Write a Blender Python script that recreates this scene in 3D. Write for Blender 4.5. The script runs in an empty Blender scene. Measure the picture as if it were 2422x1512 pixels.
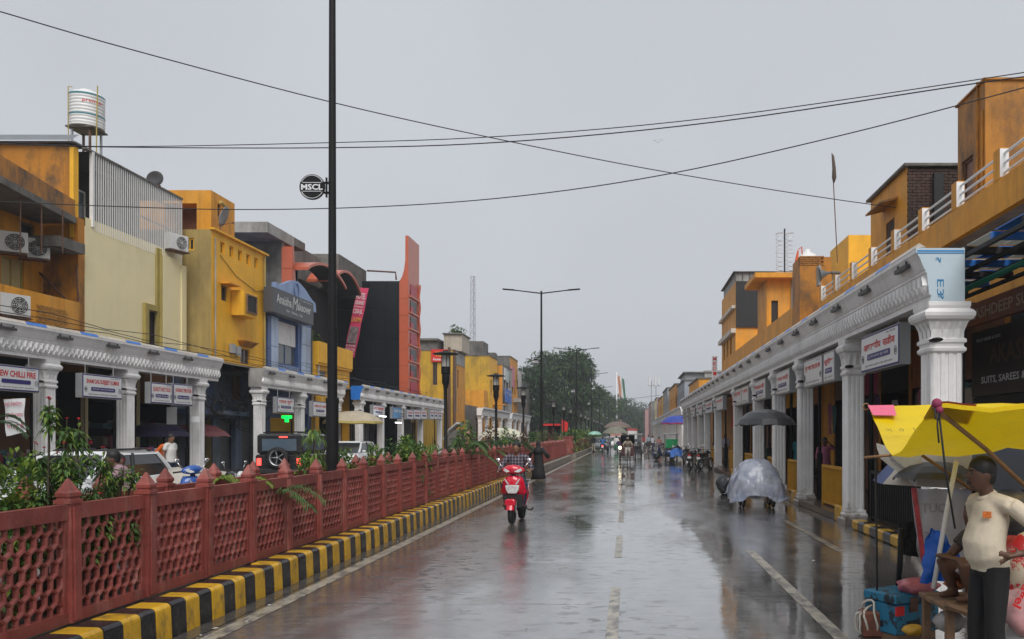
import bpy, bmesh, math, random
from math import radians as R, sin, cos, pi
from mathutils import Vector, Matrix

random.seed(7)
sc = bpy.context.scene
COL = sc.collection
F, VPU, VPV, H = 2000.0, 1485.0, 1027.0, 1.85      # focal and vanishing point of the street, eye height

# ------------------------------------------------------------------ camera, sky, sun, exposure
cam_d = bpy.data.cameras.new("camera")
cam = bpy.data.objects.new("camera", cam_d)
COL.objects.link(cam)
cam.location = (0, 0, H)
cam.rotation_euler = (R(90), 0, 0)
cam_d.sensor_width = 36.0
cam_d.lens = F / 2421.0 * 36.0
cam_d.shift_x = (1210.5 - VPU) / 2421.0
cam_d.shift_y = (VPV - 756.0) / 2421.0
cam_d.clip_start = 0.05
cam_d.clip_end = 6000
sc.camera = cam

SUN_EL, SUN_ROT = R(58), R(200)
w = bpy.data.worlds.new("World")
sc.world = w
w.use_nodes = True
nt = w.node_tree
for n in list(nt.nodes):
    nt.nodes.remove(n)
out = nt.nodes.new("ShaderNodeOutputWorld")
bg = nt.nodes.new("ShaderNodeBackground")
sky = nt.nodes.new("ShaderNodeTexSky")
sky.sky_type = 'NISHITA'
sky.sun_disc = False
sky.sun_elevation = SUN_EL
sky.sun_rotation = SUN_ROT
sky.dust_density = 4.0
hs = nt.nodes.new("ShaderNodeHueSaturation")
hs.inputs['Saturation'].default_value = 0.2
mixs = nt.nodes.new("ShaderNodeMix")
mixs.data_type = 'RGBA'
mixs.inputs[0].default_value = 0.9
mixs.inputs[7].default_value = (3.82, 4.00, 4.30, 1)       # even rain cloud
tc = nt.nodes.new("ShaderNodeTexCoord")
nz = nt.nodes.new("ShaderNodeTexNoise")
nz.inputs['Scale'].default_value = 2.2
nz.inputs['Detail'].default_value = 3
rmp = nt.nodes.new("ShaderNodeMapRange")
rmp.inputs[1].default_value = 0.3
rmp.inputs[2].default_value = 0.7
rmp.inputs[3].default_value = 0.945
rmp.inputs[4].default_value = 1.045
mul = nt.nodes.new("ShaderNodeVectorMath")
mul.operation = 'SCALE'
L = nt.links.new
L(tc.outputs['Generated'], nz.inputs['Vector'])
L(nz.outputs['Fac'], rmp.inputs[0])
L(sky.outputs[0], hs.inputs['Color'])
L(hs.outputs[0], mixs.inputs[6])
L(mixs.outputs[2], mul.inputs[0])
L(rmp.outputs[0], mul.inputs['Scale'])
L(mul.outputs[0], bg.inputs[0])
bg.inputs[1].default_value = 0.1
L(bg.outputs[0], out.inputs[0])

sun_d = bpy.data.lights.new("sun", 'SUN')
sun_d.energy = 1.5
sun_d.angle = R(40)
sun_d.color = (1.0, 0.97, 0.93)
sun = bpy.data.objects.new("sun", sun_d)
COL.objects.link(sun)
# light comes from behind the camera, high up
sdir = Vector((-0.20, 0.85, -0.92)).normalized()
sun.rotation_euler = sdir.to_track_quat('-Z', 'Y').to_euler()
SKYDIR = -sdir
sky.sun_elevation = math.asin(SKYDIR.z)
sky.sun_rotation = math.atan2(SKYDIR.x, SKYDIR.y)

sc.view_settings.view_transform = 'Standard'
sc.view_settings.look = 'None'
sc.view_settings.exposure = 0.62
sc.view_settings.gamma = 1.0
sc.view_settings.use_curve_mapping = False
sc.render.engine = 'CYCLES'
sc.cycles.use_denoising = True
sc.cycles.max_bounces = 6
sc.cycles.diffuse_bounces = 3
sc.cycles.glossy_bounces = 3
sc.cycles.transmission_bounces = 4
sc.cycles.transparent_max_bounces = 8
sc.cycles.volume_bounces = 0
sc.cycles.sample_clamp_indirect = 4.0
sc.cycles.caustics_reflective = False
sc.cycles.caustics_refractive = False

# ------------------------------------------------------------------ helpers
def P(u, v, Y):
    return Vector(((u - VPU) * Y / F, Y, H - (v - VPV) * Y / F))
def yx(X, u):
    return F * X / (u - VPU)
def zv(v, Y):
    return H - (v - VPV) * Y / F
def xu(u, Y):
    return (u - VPU) * Y / F

MATS = {}
def mat(name, col, rough=0.55, metal=0.0, var=0.12, vs=2.5, bump=0.0, bs=30.0, stain=None, stain_amt=0.5,
        stain_scale=(0.8, 0.8, 0.35), emis=0.0, ecol=None, alpha=1.0, trans=0.0, coat=0.0, ior=1.45, spec=0.5, stain2=None,
        stain_lo=0.48, stain_hi=0.68, sub=0.0, streak=0.0, rnd=0.0, mud=0.0):
    if name in MATS:
        return MATS[name]
    m = bpy.data.materials.new(name)
    m.use_nodes = True
    t = m.node_tree
    b = t.nodes['Principled BSDF']
    b.inputs['Roughness'].default_value = rough
    b.inputs['Metallic'].default_value = metal
    b.inputs['IOR'].default_value = ior
    b.inputs['Specular IOR Level'].default_value = spec
    if coat:
        b.inputs['Coat Weight'].default_value = coat
        b.inputs['Coat Roughness'].default_value = 0.08
    c4 = tuple(col) + (1,)
    g = t.nodes.new("ShaderNodeNewGeometry")
    last = None
    if var or stain:
        n1 = t.nodes.new("ShaderNodeTexNoise")
        n1.inputs['Scale'].default_value = vs
        n1.inputs['Detail'].default_value = 6
        n1.inputs['Roughness'].default_value = 0.62
        t.links.new(g.outputs['Position'], n1.inputs['Vector'])
        mr = t.nodes.new("ShaderNodeMapRange")
        mr.inputs[1].default_value = 0.3
        mr.inputs[2].default_value = 0.7
        mr.inputs[3].default_value = 1 - var
        mr.inputs[4].default_value = 1 + var
        t.links.new(n1.outputs['Fac'], mr.inputs[0])
        vm = t.nodes.new("ShaderNodeVectorMath")
        vm.operation = 'SCALE'
        vm.inputs[0].default_value = col
        t.links.new(mr.outputs[0], vm.inputs['Scale'])
        last = vm.outputs[0]
    for k, (scol, samt) in enumerate(((stain, stain_amt), (stain2, stain_amt * 0.8))):
        if not scol:
            continue
        mp = t.nodes.new("ShaderNodeMapping")
        mp.inputs['Scale'].default_value = stain_scale
        mp.inputs['Location'].default_value = (k * 7.3, k * 3.1, k * 5.7)
        n2 = t.nodes.new("ShaderNodeTexNoise")
        n2.inputs['Scale'].default_value = 1.0
        n2.inputs['Detail'].default_value = 9
        n2.inputs['Roughness'].default_value = 0.7
        t.links.new(g.outputs['Position'], mp.inputs[0])
        t.links.new(mp.outputs[0], n2.inputs['Vector'])
        m2 = t.nodes.new("ShaderNodeMapRange")
        m2.inputs[1].default_value = stain_lo
        m2.inputs[2].default_value = stain_hi
        m2.inputs[3].default_value = 0
        m2.inputs[4].default_value = samt
        t.links.new(n2.outputs['Fac'], m2.inputs[0])
        mx = t.nodes.new("ShaderNodeMix")
        mx.data_type = 'RGBA'
        mx.inputs[7].default_value = tuple(scol) + (1,)
        t.links.new(m2.outputs[0], mx.inputs[0])
        t.links.new(last, mx.inputs[6])
        last = mx.outputs[2]
    if rnd:
        oi = t.nodes.new("ShaderNodeObjectInfo"); m5 = t.nodes.new("ShaderNodeMapRange"); m5.inputs[3].default_value = 1-rnd; m5.inputs[4].default_value = 1+rnd
        t.links.new(oi.outputs['Random'], m5.inputs[0]); v5 = t.nodes.new("ShaderNodeVectorMath"); v5.operation = 'SCALE'
        t.links.new(last, v5.inputs[0]); t.links.new(m5.outputs[0], v5.inputs['Scale']); last = v5.outputs[0]
    if mud:
        sx = t.nodes.new("ShaderNodeSeparateXYZ"); t.links.new(g.outputs['Position'], sx.inputs[0])
        n6 = t.nodes.new("ShaderNodeTexNoise"); n6.inputs['Scale'].default_value = 7; n6.inputs['Detail'].default_value = 6; t.links.new(g.outputs['Position'], n6.inputs['Vector'])
        a6 = t.nodes.new("ShaderNodeMath"); a6.operation = 'MULTIPLY_ADD'; a6.inputs[1].default_value = -1.1; a6.inputs[2].default_value = 0.35; t.links.new(sx.outputs[2], a6.inputs[0])
        b6 = t.nodes.new("ShaderNodeMath"); b6.operation = 'ADD'; t.links.new(a6.outputs[0], b6.inputs[0]); t.links.new(n6.outputs['Fac'], b6.inputs[1])
        m6 = t.nodes.new("ShaderNodeMapRange"); m6.inputs[1].default_value = 0.45; m6.inputs[2].default_value = 0.75; m6.inputs[3].default_value = 0; m6.inputs[4].default_value = mud; t.links.new(b6.outputs[0], m6.inputs[0])
        mx = t.nodes.new("ShaderNodeMix"); mx.data_type = 'RGBA'; mx.inputs[7].default_value = (0.17,0.125,0.085,1)      # splashed street mud
        t.links.new(m6.outputs[0], mx.inputs[0]); t.links.new(last, mx.inputs[6]); last = mx.outputs[2]
    if streak:
        mp = t.nodes.new("ShaderNodeMapping"); mp.inputs['Scale'].default_value = (2.6, 2.6, 0.16)
        n2 = t.nodes.new("ShaderNodeTexNoise"); n2.inputs['Scale'].default_value = 1.0; n2.inputs['Detail'].default_value = 8; n2.inputs['Roughness'].default_value = 0.72
        t.links.new(g.outputs['Position'], mp.inputs[0]); t.links.new(mp.outputs[0], n2.inputs['Vector'])
        m2 = t.nodes.new("ShaderNodeMapRange"); m2.inputs[1].default_value = 0.5; m2.inputs[2].default_value = 0.72; m2.inputs[3].default_value = 0; m2.inputs[4].default_value = streak
        t.links.new(n2.outputs['Fac'], m2.inputs[0])
        mx = t.nodes.new("ShaderNodeMix"); mx.data_type = 'RGBA'; mx.inputs[7].default_value = tuple(c*0.28 for c in col) + (1,)
        t.links.new(m2.outputs[0], mx.inputs[0]); t.links.new(last, mx.inputs[6]); last = mx.outputs[2]
    if last:
        t.links.new(last, b.inputs['Base Color'])
    else:
        b.inputs['Base Color'].default_value = c4
    if bump:
        n3 = t.nodes.new("ShaderNodeTexNoise")
        n3.inputs['Scale'].default_value = bs
        n3.inputs['Detail'].default_value = 4
        t.links.new(g.outputs['Position'], n3.inputs['Vector'])
        bp = t.nodes.new("ShaderNodeBump")
        bp.inputs['Strength'].default_value = bump
        bp.inputs['Distance'].default_value = 0.02
        t.links.new(n3.outputs['Fac'], bp.inputs['Height'])
        t.links.new(bp.outputs[0], b.inputs['Normal'])
    if emis:
        b.inputs['Emission Color'].default_value = tuple(ecol or col) + (1,)
        b.inputs['Emission Strength'].default_value = emis
    if alpha < 1:
        b.inputs['Alpha'].default_value = alpha
    if trans:
        b.inputs['Transmission Weight'].default_value = trans
    if sub:
        tr = t.nodes.new("ShaderNodeBsdfTranslucent")
        tr.inputs[0].default_value = c4
        ms = t.nodes.new("ShaderNodeMixShader")
        ms.inputs[0].default_value = sub
        t.links.new(b.outputs[0], ms.inputs[1])
        t.links.new(tr.outputs[0], ms.inputs[2])
        t.links.new(ms.outputs[0], t.nodes['Material Output'].inputs[0])
    MATS[name] = m
    return m

class MB:
    """collects shapes into one mesh"""
    def __init__(s):
        s.v = []; s.f = []; s.mi = []; s.cur = 0; s.sm = []
        s.smooth = False
    def add(s, vs, fs):
        o = len(s.v)
        s.v += [tuple(p) for p in vs]
        for f in fs:
            s.f.append([i + o for i in f]); s.mi.append(s.cur); s.sm.append(s.smooth)
        return s
    def box(s, a, b):
        x0, y0, z0 = a; x1, y1, z1 = b
        x0, x1 = min(x0, x1), max(x0, x1); y0, y1 = min(y0, y1), max(y0, y1); z0, z1 = min(z0, z1), max(z0, z1)
        return s.add([(x0,y0,z0),(x1,y0,z0),(x1,y1,z0),(x0,y1,z0),(x0,y0,z1),(x1,y0,z1),(x1,y1,z1),(x0,y1,z1)],
                     [(0,3,2,1),(4,5,6,7),(0,1,5,4),(1,2,6,5),(2,3,7,6),(3,0,4,7)])
    def cbox(s, c, d, rot=None):
        h = Vector(d) / 2
        vs = [Vector((sx*h.x, sy*h.y, sz*h.z)) for sz in (-1,1) for sx, sy in ((-1,-1),(1,-1),(1,1),(-1,1))]
        if rot is not None:
            vs = [rot @ q for q in vs]
        c = Vector(c)
        return s.add([q + c for q in vs], [(0,3,2,1),(4,5,6,7),(0,1,5,4),(1,2,6,5),(2,3,7,6),(3,0,4,7)])
    def cham(s, a, b, c):
        """box with chamfered edges all round"""
        x0,y0,z0 = a; x1,y1,z1 = b
        vs = []
        for z, i in ((z0,c),(z0+c,0),(z1-c,0),(z1,c)):
            vs += [(x0+i+ (c if not i else 0)*0, y0+i, z),(x1-i,y0+i,z),(x1-i,y1-i,z),(x0+i,y1-i,z)]
        fs = [(3,2,1,0),(12,13,14,15)]
        for k in range(3):
            for j in range(4):
                fs.append((k*4+j, k*4+(j+1)%4, k*4+4+(j+1)%4, k*4+4+j))
        return s.add(vs, fs)
    def ring_loft(s, rings, cap=True, closed=True):
        n = len(rings[0]); vs = [p for r in rings for p in r]; fs = []
        for k in range(len(rings)-1):
            for j in range(n if closed else n-1):
                fs.append((k*n+j, k*n+(j+1)%n, (k+1)*n+(j+1)%n, (k+1)*n+j))
        if cap:
            fs.append(tuple(range(n-1,-1,-1))); fs.append(tuple((len(rings)-1)*n+j for j in range(n)))
        return s.add(vs, fs)
    def tube(s, pts, rad, n=8, cap=True, flat=1.0):
        pts = [Vector(p) for p in pts]
        if not hasattr(rad, '__len__'):
            rad = [rad]*len(pts)
        rings = []; up = None
        for i, p in enumerate(pts):
            d = (pts[min(i+1,len(pts)-1)] - pts[max(i-1,0)])
            if d.length < 1e-9:
                d = Vector((0,0,1))
            d.normalize()
            if up is None:
                up = Vector((0,0,1)) if abs(d.z) < 0.9 else Vector((0,1,0))
            a = d.cross(up)
            if a.length < 1e-6:
                a = d.cross(Vector((1,0,0)))
            a.normalize(); b2 = a.cross(d).normalized(); up = b2
            rings.append([p + (a*cos(2*pi*j/n) + b2*sin(2*pi*j/n)*flat)*rad[i] for j in range(n)])
        return s.ring_loft(rings, cap)
    def cyl(s, p0, p1, r0, r1=None, n=12):
        return s.tube([p0, p1], [r0, r0 if r1 is None else r1], n)
    def lathe(s, prof, c=(0,0,0), n=16, cap=True):
        c = Vector(c)
        return s.ring_loft([[c + Vector((r*cos(2*pi*j/n), r*sin(2*pi*j/n), z)) for j in range(n)] for r, z in prof], cap)
    def sphere(s, c, r, n=12, m=8, sc_=(1,1,1)):
        c = Vector(c)
        rings = []
        for i in range(m+1):
            a = -pi/2 + pi*i/m
            a = max(-pi/2+0.02, min(pi/2-0.02, a))
            rings.append([c + Vector((cos(a)*cos(2*pi*j/n)*r*sc_[0], cos(a)*sin(2*pi*j/n)*r*sc_[1], sin(a)*r*sc_[2])) for j in range(n)])
        return s.ring_loft(rings)
    def prism(s, outline, o, a, b, n, depth):
        """2-D outline in axes a,b at o, extruded along n by depth"""
        o, a, b, n = Vector(o), Vector(a), Vector(b), Vector(n)
        k = len(outline)
        f0 = [o + a*x + b*y for x, y in outline]
        f1 = [q + n*depth for q in f0]
        fs = [tuple(range(k)), tuple(range(2*k-1, k-1, -1))]
        for j in range(k):
            fs.append((j, k+j, k+(j+1)%k, (j+1)%k))
        return s.add(f0+f1, fs)
    def quad(s, *p):
        return s.add(p, [tuple(range(len(p)))])
    def sheet(s, grid):
        n = len(grid[0]); vs = [p for r in grid for p in r]
        fs = [(i*n+j, i*n+j+1, (i+1)*n+j+1, (i+1)*n+j) for i in range(len(grid)-1) for j in range(n-1)]
        return s.add(vs, fs)
    def wall(s, o, a, b, n, W, Hh, holes=(), depth=0.15):
        """flat wall W x Hh with rectangular holes (x0,y0,x1,y1) and their reveals"""
        o, a, b, n = Vector(o), Vector(a), Vector(b), Vector(n)
        xs = sorted(set([0, W] + [q for h in holes for q in (h[0], h[2]) if 0 < q < W]))
        ys = sorted(set([0, Hh] + [q for h in holes for q in (h[1], h[3]) if 0 < q < Hh]))
        pt = lambda x, y, d=0: o + a*x + b*y - n*d
        for i in range(len(xs)-1):
            for j in range(len(ys)-1):
                cx, cy = (xs[i]+xs[i+1])/2, (ys[j]+ys[j+1])/2
                if any(h[0] < cx < h[2] and h[1] < cy < h[3] for h in holes):
                    continue
                s.quad(pt(xs[i],ys[j]), pt(xs[i+1],ys[j]), pt(xs[i+1],ys[j+1]), pt(xs[i],ys[j+1]))
        for x0, y0, x1, y1 in holes:
            for (p, q) in (((x0,y0),(x1,y0)), ((x1,y0),(x1,y1)), ((x1,y1),(x0,y1)), ((x0,y1),(x0,y0))):
                s.quad(pt(*p), pt(*q), pt(*q, depth), pt(*p, depth))
        return s
    def mesh(s, name, smooth=None, off=None):
        me = bpy.data.meshes.new(name)
        vs = s.v if off is None else [(x-off[0], y-off[1], z-off[2]) for x, y, z in s.v]
        me.from_pydata(vs, [], s.f)
        me.polygons.foreach_set('material_index', s.mi)
        me.polygons.foreach_set('use_smooth', [bool(smooth)]*len(s.f) if smooth is not None else s.sm)
        me.update()
        return me
    def build(s, name, mats, parent=None, smooth=None, world=False, bevel=0, bseg=2, fix=True, loc=None, rot=None, auto=None):
        off = tuple(parent.matrix_basis.translation) if (world and parent is not None) else None
        me = s.mesh(name, smooth, off)
        if fix:
            bm = bmesh.new(); bm.from_mesh(me)
            bmesh.ops.recalc_face_normals(bm, faces=bm.faces)
            bm.to_mesh(me); bm.free()
        for m in (mats if isinstance(mats, (list, tuple)) else [mats]):
            me.materials.append(m)
        o = bpy.data.objects.new(name, me)
        COL.objects.link(o)
        if parent is not None:
            o.parent = parent
        if loc is not None:
            o.location = loc
        if rot is not None:
            o.rotation_euler = rot
        if bevel:
            md = o.modifiers.new("bevel", 'BEVEL'); md.width = bevel; md.segments = bseg; md.limit_method = 'ANGLE'; md.angle_limit = R(40)
        if auto:
            try:
                me.set_sharp_from_angle(angle=R(auto))
            except Exception:
                pass
        return o

def tag(o, label=None, cat=None, group=None, kind=None):
    if label: o['label'] = label
    if cat: o['category'] = cat
    if group: o['group'] = group
    if kind: o['kind'] = kind
    return o
def thing(name, label, cat, loc=(0,0,0), rz=0, group=None):
    o = bpy.data.objects.new(name, None)
    o.empty_display_size = 0.1
    COL.objects.link(o)
    o.location = loc; o.rotation_euler = (0, 0, rz)
    return tag(o, label, cat, group)
def inst(o, parent=None, loc=None, rot=None, scale=None):
    c = o.copy(); COL.objects.link(c)
    if parent is not None: c.parent = parent
    if loc is not None: c.location = loc
    if rot is not None: c.rotation_euler = rot
    if scale is not None: c.scale = scale
    return c
CH = {}
def copy_tree(o, parent=None, loc=None, rz=None, label=None, group=None, scale=None):
    c = o.copy(); COL.objects.link(c); c.parent = parent
    for ch in list(o.children):
        copy_tree(ch, c)
    if loc is not None: c.location = loc
    if rz is not None: c.rotation_euler = (0,0,rz)
    if label: c['label'] = label
    if group: c['group'] = group
    if scale: c.scale = (scale,)*3
    return c
def meshobj(name, me, parent=None, loc=None, rot=None):
    o = bpy.data.objects.new(name, me); COL.objects.link(o)
    if parent is not None: o.parent = parent
    if loc is not None: o.location = loc
    if rot is not None: o.rotation_euler = rot
    return o

_txt = {}
_tsc = bpy.data.scenes.new("lettering_workbench")       # letters are shaped apart from the street, then the bench is dropped
def text_data(s, bold=0.0):
    k = (s, bold)
    if k in _txt:
        return _txt[k]
    cu = bpy.data.curves.new("t", 'FONT')
    cu.body = s; cu.resolution_u = 2; cu.fill_mode = 'FRONT'; cu.offset = bold; cu.extrude = 0.0
    o = bpy.data.objects.new("t", cu); _tsc.collection.objects.link(o)
    _tsc.view_layers[0].update()
    dg = _tsc.view_layers[0].depsgraph
    if dg is None:
        with bpy.context.temp_override(scene=_tsc, view_layer=_tsc.view_layers[0]):
            dg = bpy.context.evaluated_depsgraph_get()
    oe = o.evaluated_get(dg); me = oe.to_mesh()
    vs = [(q.co.x, q.co.y) for q in me.vertices]; fs = [tuple(p.vertices) for p in me.polygons]
    oe.to_mesh_clear()
    bpy.data.objects.remove(o); bpy.data.curves.remove(cu)
    _txt[k] = (vs, fs)
    return _txt[k]
def put_text(mb, s, o, a, b, w, h, bold=0.0, center=True, skew=0.0, gap=0.0):
    """text filling a w x h box whose lower-left corner is o, along axes a (right) and b (up)"""
    vs, fs = text_data(s, bold)
    if not vs:
        return
    x0 = min(q[0] for q in vs); x1 = max(q[0] for q in vs); y0 = min(q[1] for q in vs); y1 = max(q[1] for q in vs)
    sx = w / max(1e-6, x1-x0); sy = h / max(1e-6, y1-y0)
    o, a, b = Vector(o), Vector(a), Vector(b)
    mb.add([o + a*((x-x0)*sx + (y-y0)*sy*skew) + b*((y-y0)*sy) for x, y in vs], fs)

def fillet_rect(w, h, r, n=4):
    pts = []
    for cx, cy, a0 in ((w-r, r, -90), (w-r, h-r, 0), (r, h-r, 90), (r, r, 180)):
        for i in range(n+1):
            a = R(a0 + 90*i/n); pts.append((cx + r*cos(a), cy + r*sin(a)))
    return pts
X, Yv, Z = Vector((1,0,0)), Vector((0,1,0)), Vector((0,0,1))

# ------------------------------------------------------------------ shared materials
orange = (0.52, 0.235, 0.028)
M_ORANGE = mat("orange_wall", (0.70,0.30,0.018), 0.6, var=0.16, vs=1.2, bump=0.25, bs=25, stain=(0.16,0.075,0.03), stain_amt=0.7, stain2=(0.50,0.30,0.10), stain_scale=(0.9,0.9,0.3), stain_lo=0.52, stain_hi=0.75, streak=0.55)
M_ORANGE2 = mat("deep_orange_wall", (0.47,0.185,0.014), 0.6, var=0.18, vs=1.0, bump=0.3, bs=22, stain=(0.05,0.04,0.028), stain_amt=0.95, stain_scale=(1.0,1.0,0.55), stain_lo=0.46, stain_hi=0.66, streak=0.6)
M_YELLOW = mat("yellow_wall", (0.86,0.45,0.022), 0.6, var=0.12, vs=1.1, bump=0.25, bs=25, stain=(0.25,0.13,0.04), stain_amt=0.5, stain_scale=(0.9,0.9,0.3), stain_lo=0.52, stain_hi=0.75, streak=0.2)
M_MUSTARD = mat("mustard_wall", (0.55,0.33,0.02), 0.65, var=0.15, vs=1.2, bump=0.2, stain=(0.10,0.08,0.035), stain_amt=0.6, streak=0.6)
M_OLIVE = mat("olive_wall", (0.40,0.285,0.095), 0.65, var=0.12, vs=1.3, bump=0.25, stain=(0.15,0.12,0.06), stain_amt=0.5, streak=0.5)
M_CREAM = mat("cream_wall", (0.86,0.75,0.45), 0.6, var=0.05, vs=0.8, bump=0.15, stain=(0.40,0.30,0.08), stain_amt=0.45, stain_scale=(1.2,1.2,0.25), stain_lo=0.58, stain_hi=0.8, streak=0.06)
M_CREAMD = mat("aged_cream", (0.42,0.33,0.09), 0.6, var=0.15, vs=1.5, bump=0.15, stain=(0.2,0.14,0.05), stain_amt=0.5, stain_scale=(1.5,1.5,0.25))
M_CONC = mat("old_concrete", (0.16,0.15,0.135), 0.8, var=0.35, vs=2.0, bump=0.5, bs=18, stain=(0.05,0.047,0.04), stain_amt=0.8, streak=0.5)
M_CONCL = mat("pale_concrete", (0.36,0.35,0.33), 0.75, var=0.2, vs=2.0, bump=0.3, bs=18, stain=(0.1,0.09,0.08), stain_amt=0.6, streak=0.5)
M_WHITE = mat("white_stone_paint", (0.83,0.82,0.81), 0.5, var=0.06, vs=3, bump=0.12, bs=35, stain=(0.36,0.34,0.30), stain_amt=0.45, stain_scale=(2.2,2.2,0.7), stain_lo=0.54, stain_hi=0.80, streak=0.25)
M_WHITEC = mat("white_column_paint", (0.83,0.82,0.81), 0.5, var=0.07, vs=3, bump=0.2, bs=30, stain=(0.36,0.34,0.30), stain_amt=0.5, stain_scale=(3.2,3.2,0.8), stain_lo=0.54, stain_hi=0.78, streak=0.3, rnd=0.05, mud=0.8)
M_WHITEP = mat("white_paint", (0.76,0.76,0.75), 0.4, var=0.05)
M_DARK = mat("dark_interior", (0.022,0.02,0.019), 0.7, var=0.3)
M_BLACK = mat("black_paint", (0.010,0.010,0.011), 0.5, var=0.1, spec=0.25)
M_BLACKM = mat("matt_black", (0.02,0.02,0.021), 0.7, var=0.2)
M_STEEL = mat("galvanised_steel", (0.45,0.46,0.47), 0.4, 0.7, var=0.15)
M_RUST = mat("rusty_steel", (0.14,0.075,0.05), 0.65, 0.3, var=0.4, vs=9)
M_GLASS = mat("dark_glass", (0.02,0.024,0.028), 0.08, var=0.0, spec=0.8)
M_GLASSB = mat("blue_glass", (0.09,0.13,0.17), 0.08, var=0.1, spec=0.9)
M_FENCE = mat("red_oxide", (0.245,0.058,0.047), 0.45, var=0.22, vs=5, rnd=0.14, mud=0.35, bump=0.25, bs=45, stain=(0.38,0.19,0.16), stain_amt=0.65, stain_scale=(6,6,1.6), stain_lo=0.52, stain_hi=0.72, stain2=(0.085,0.024,0.02))
M_YEL = mat("kerb_yellow", (0.62,0.35,0.02), 0.35, var=0.2, vs=6, rnd=0.12, bump=0.25, bs=30, stain=(0.09,0.065,0.04), stain_amt=0.85, stain_scale=(7,7,4), stain_lo=0.50, stain_hi=0.68)
M_KBLK = mat("kerb_black", (0.018,0.018,0.02), 0.22, var=0.3, vs=6, stain=(0.12,0.10,0.075), stain_amt=.6, stain_scale=(7,7,4), stain_lo=.54, stain_hi=.72, bump=0.25, bs=30)
M_BLUEF = mat("blue_film", (0.02,0.16,0.55), 0.35, var=0.1)
M_RED = mat("sign_red", (0.62,0.02,0.02), 0.5, var=0.0)
M_NAVY = mat("sign_navy", (0.03,0.025,0.17), 0.45, var=0.0)
M_SIGNW = mat("sign_white", (0.74,0.75,0.76), 0.35, var=0.03)
M_GREYB = mat("grey_cabinet", (0.36,0.37,0.38), 0.4, 0.3, var=0.06)
M_INK = mat("ink", (0.03,0.03,0.035), 0.5, var=0.0)
M_WOOD = mat("weathered_wood", (0.20,0.12,0.07), 0.7, var=0.3, vs=6)
M_RUBBER = mat("rubber", (0.014,0.014,0.015), 0.7, var=0.1)
M_CHROME = mat("chrome", (0.7,0.7,0.7), 0.12, 1.0, var=0.0)
M_BAMBOO = mat("bamboo", (0.24,0.13,0.055), 0.6, var=0.3, vs=12)
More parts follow.
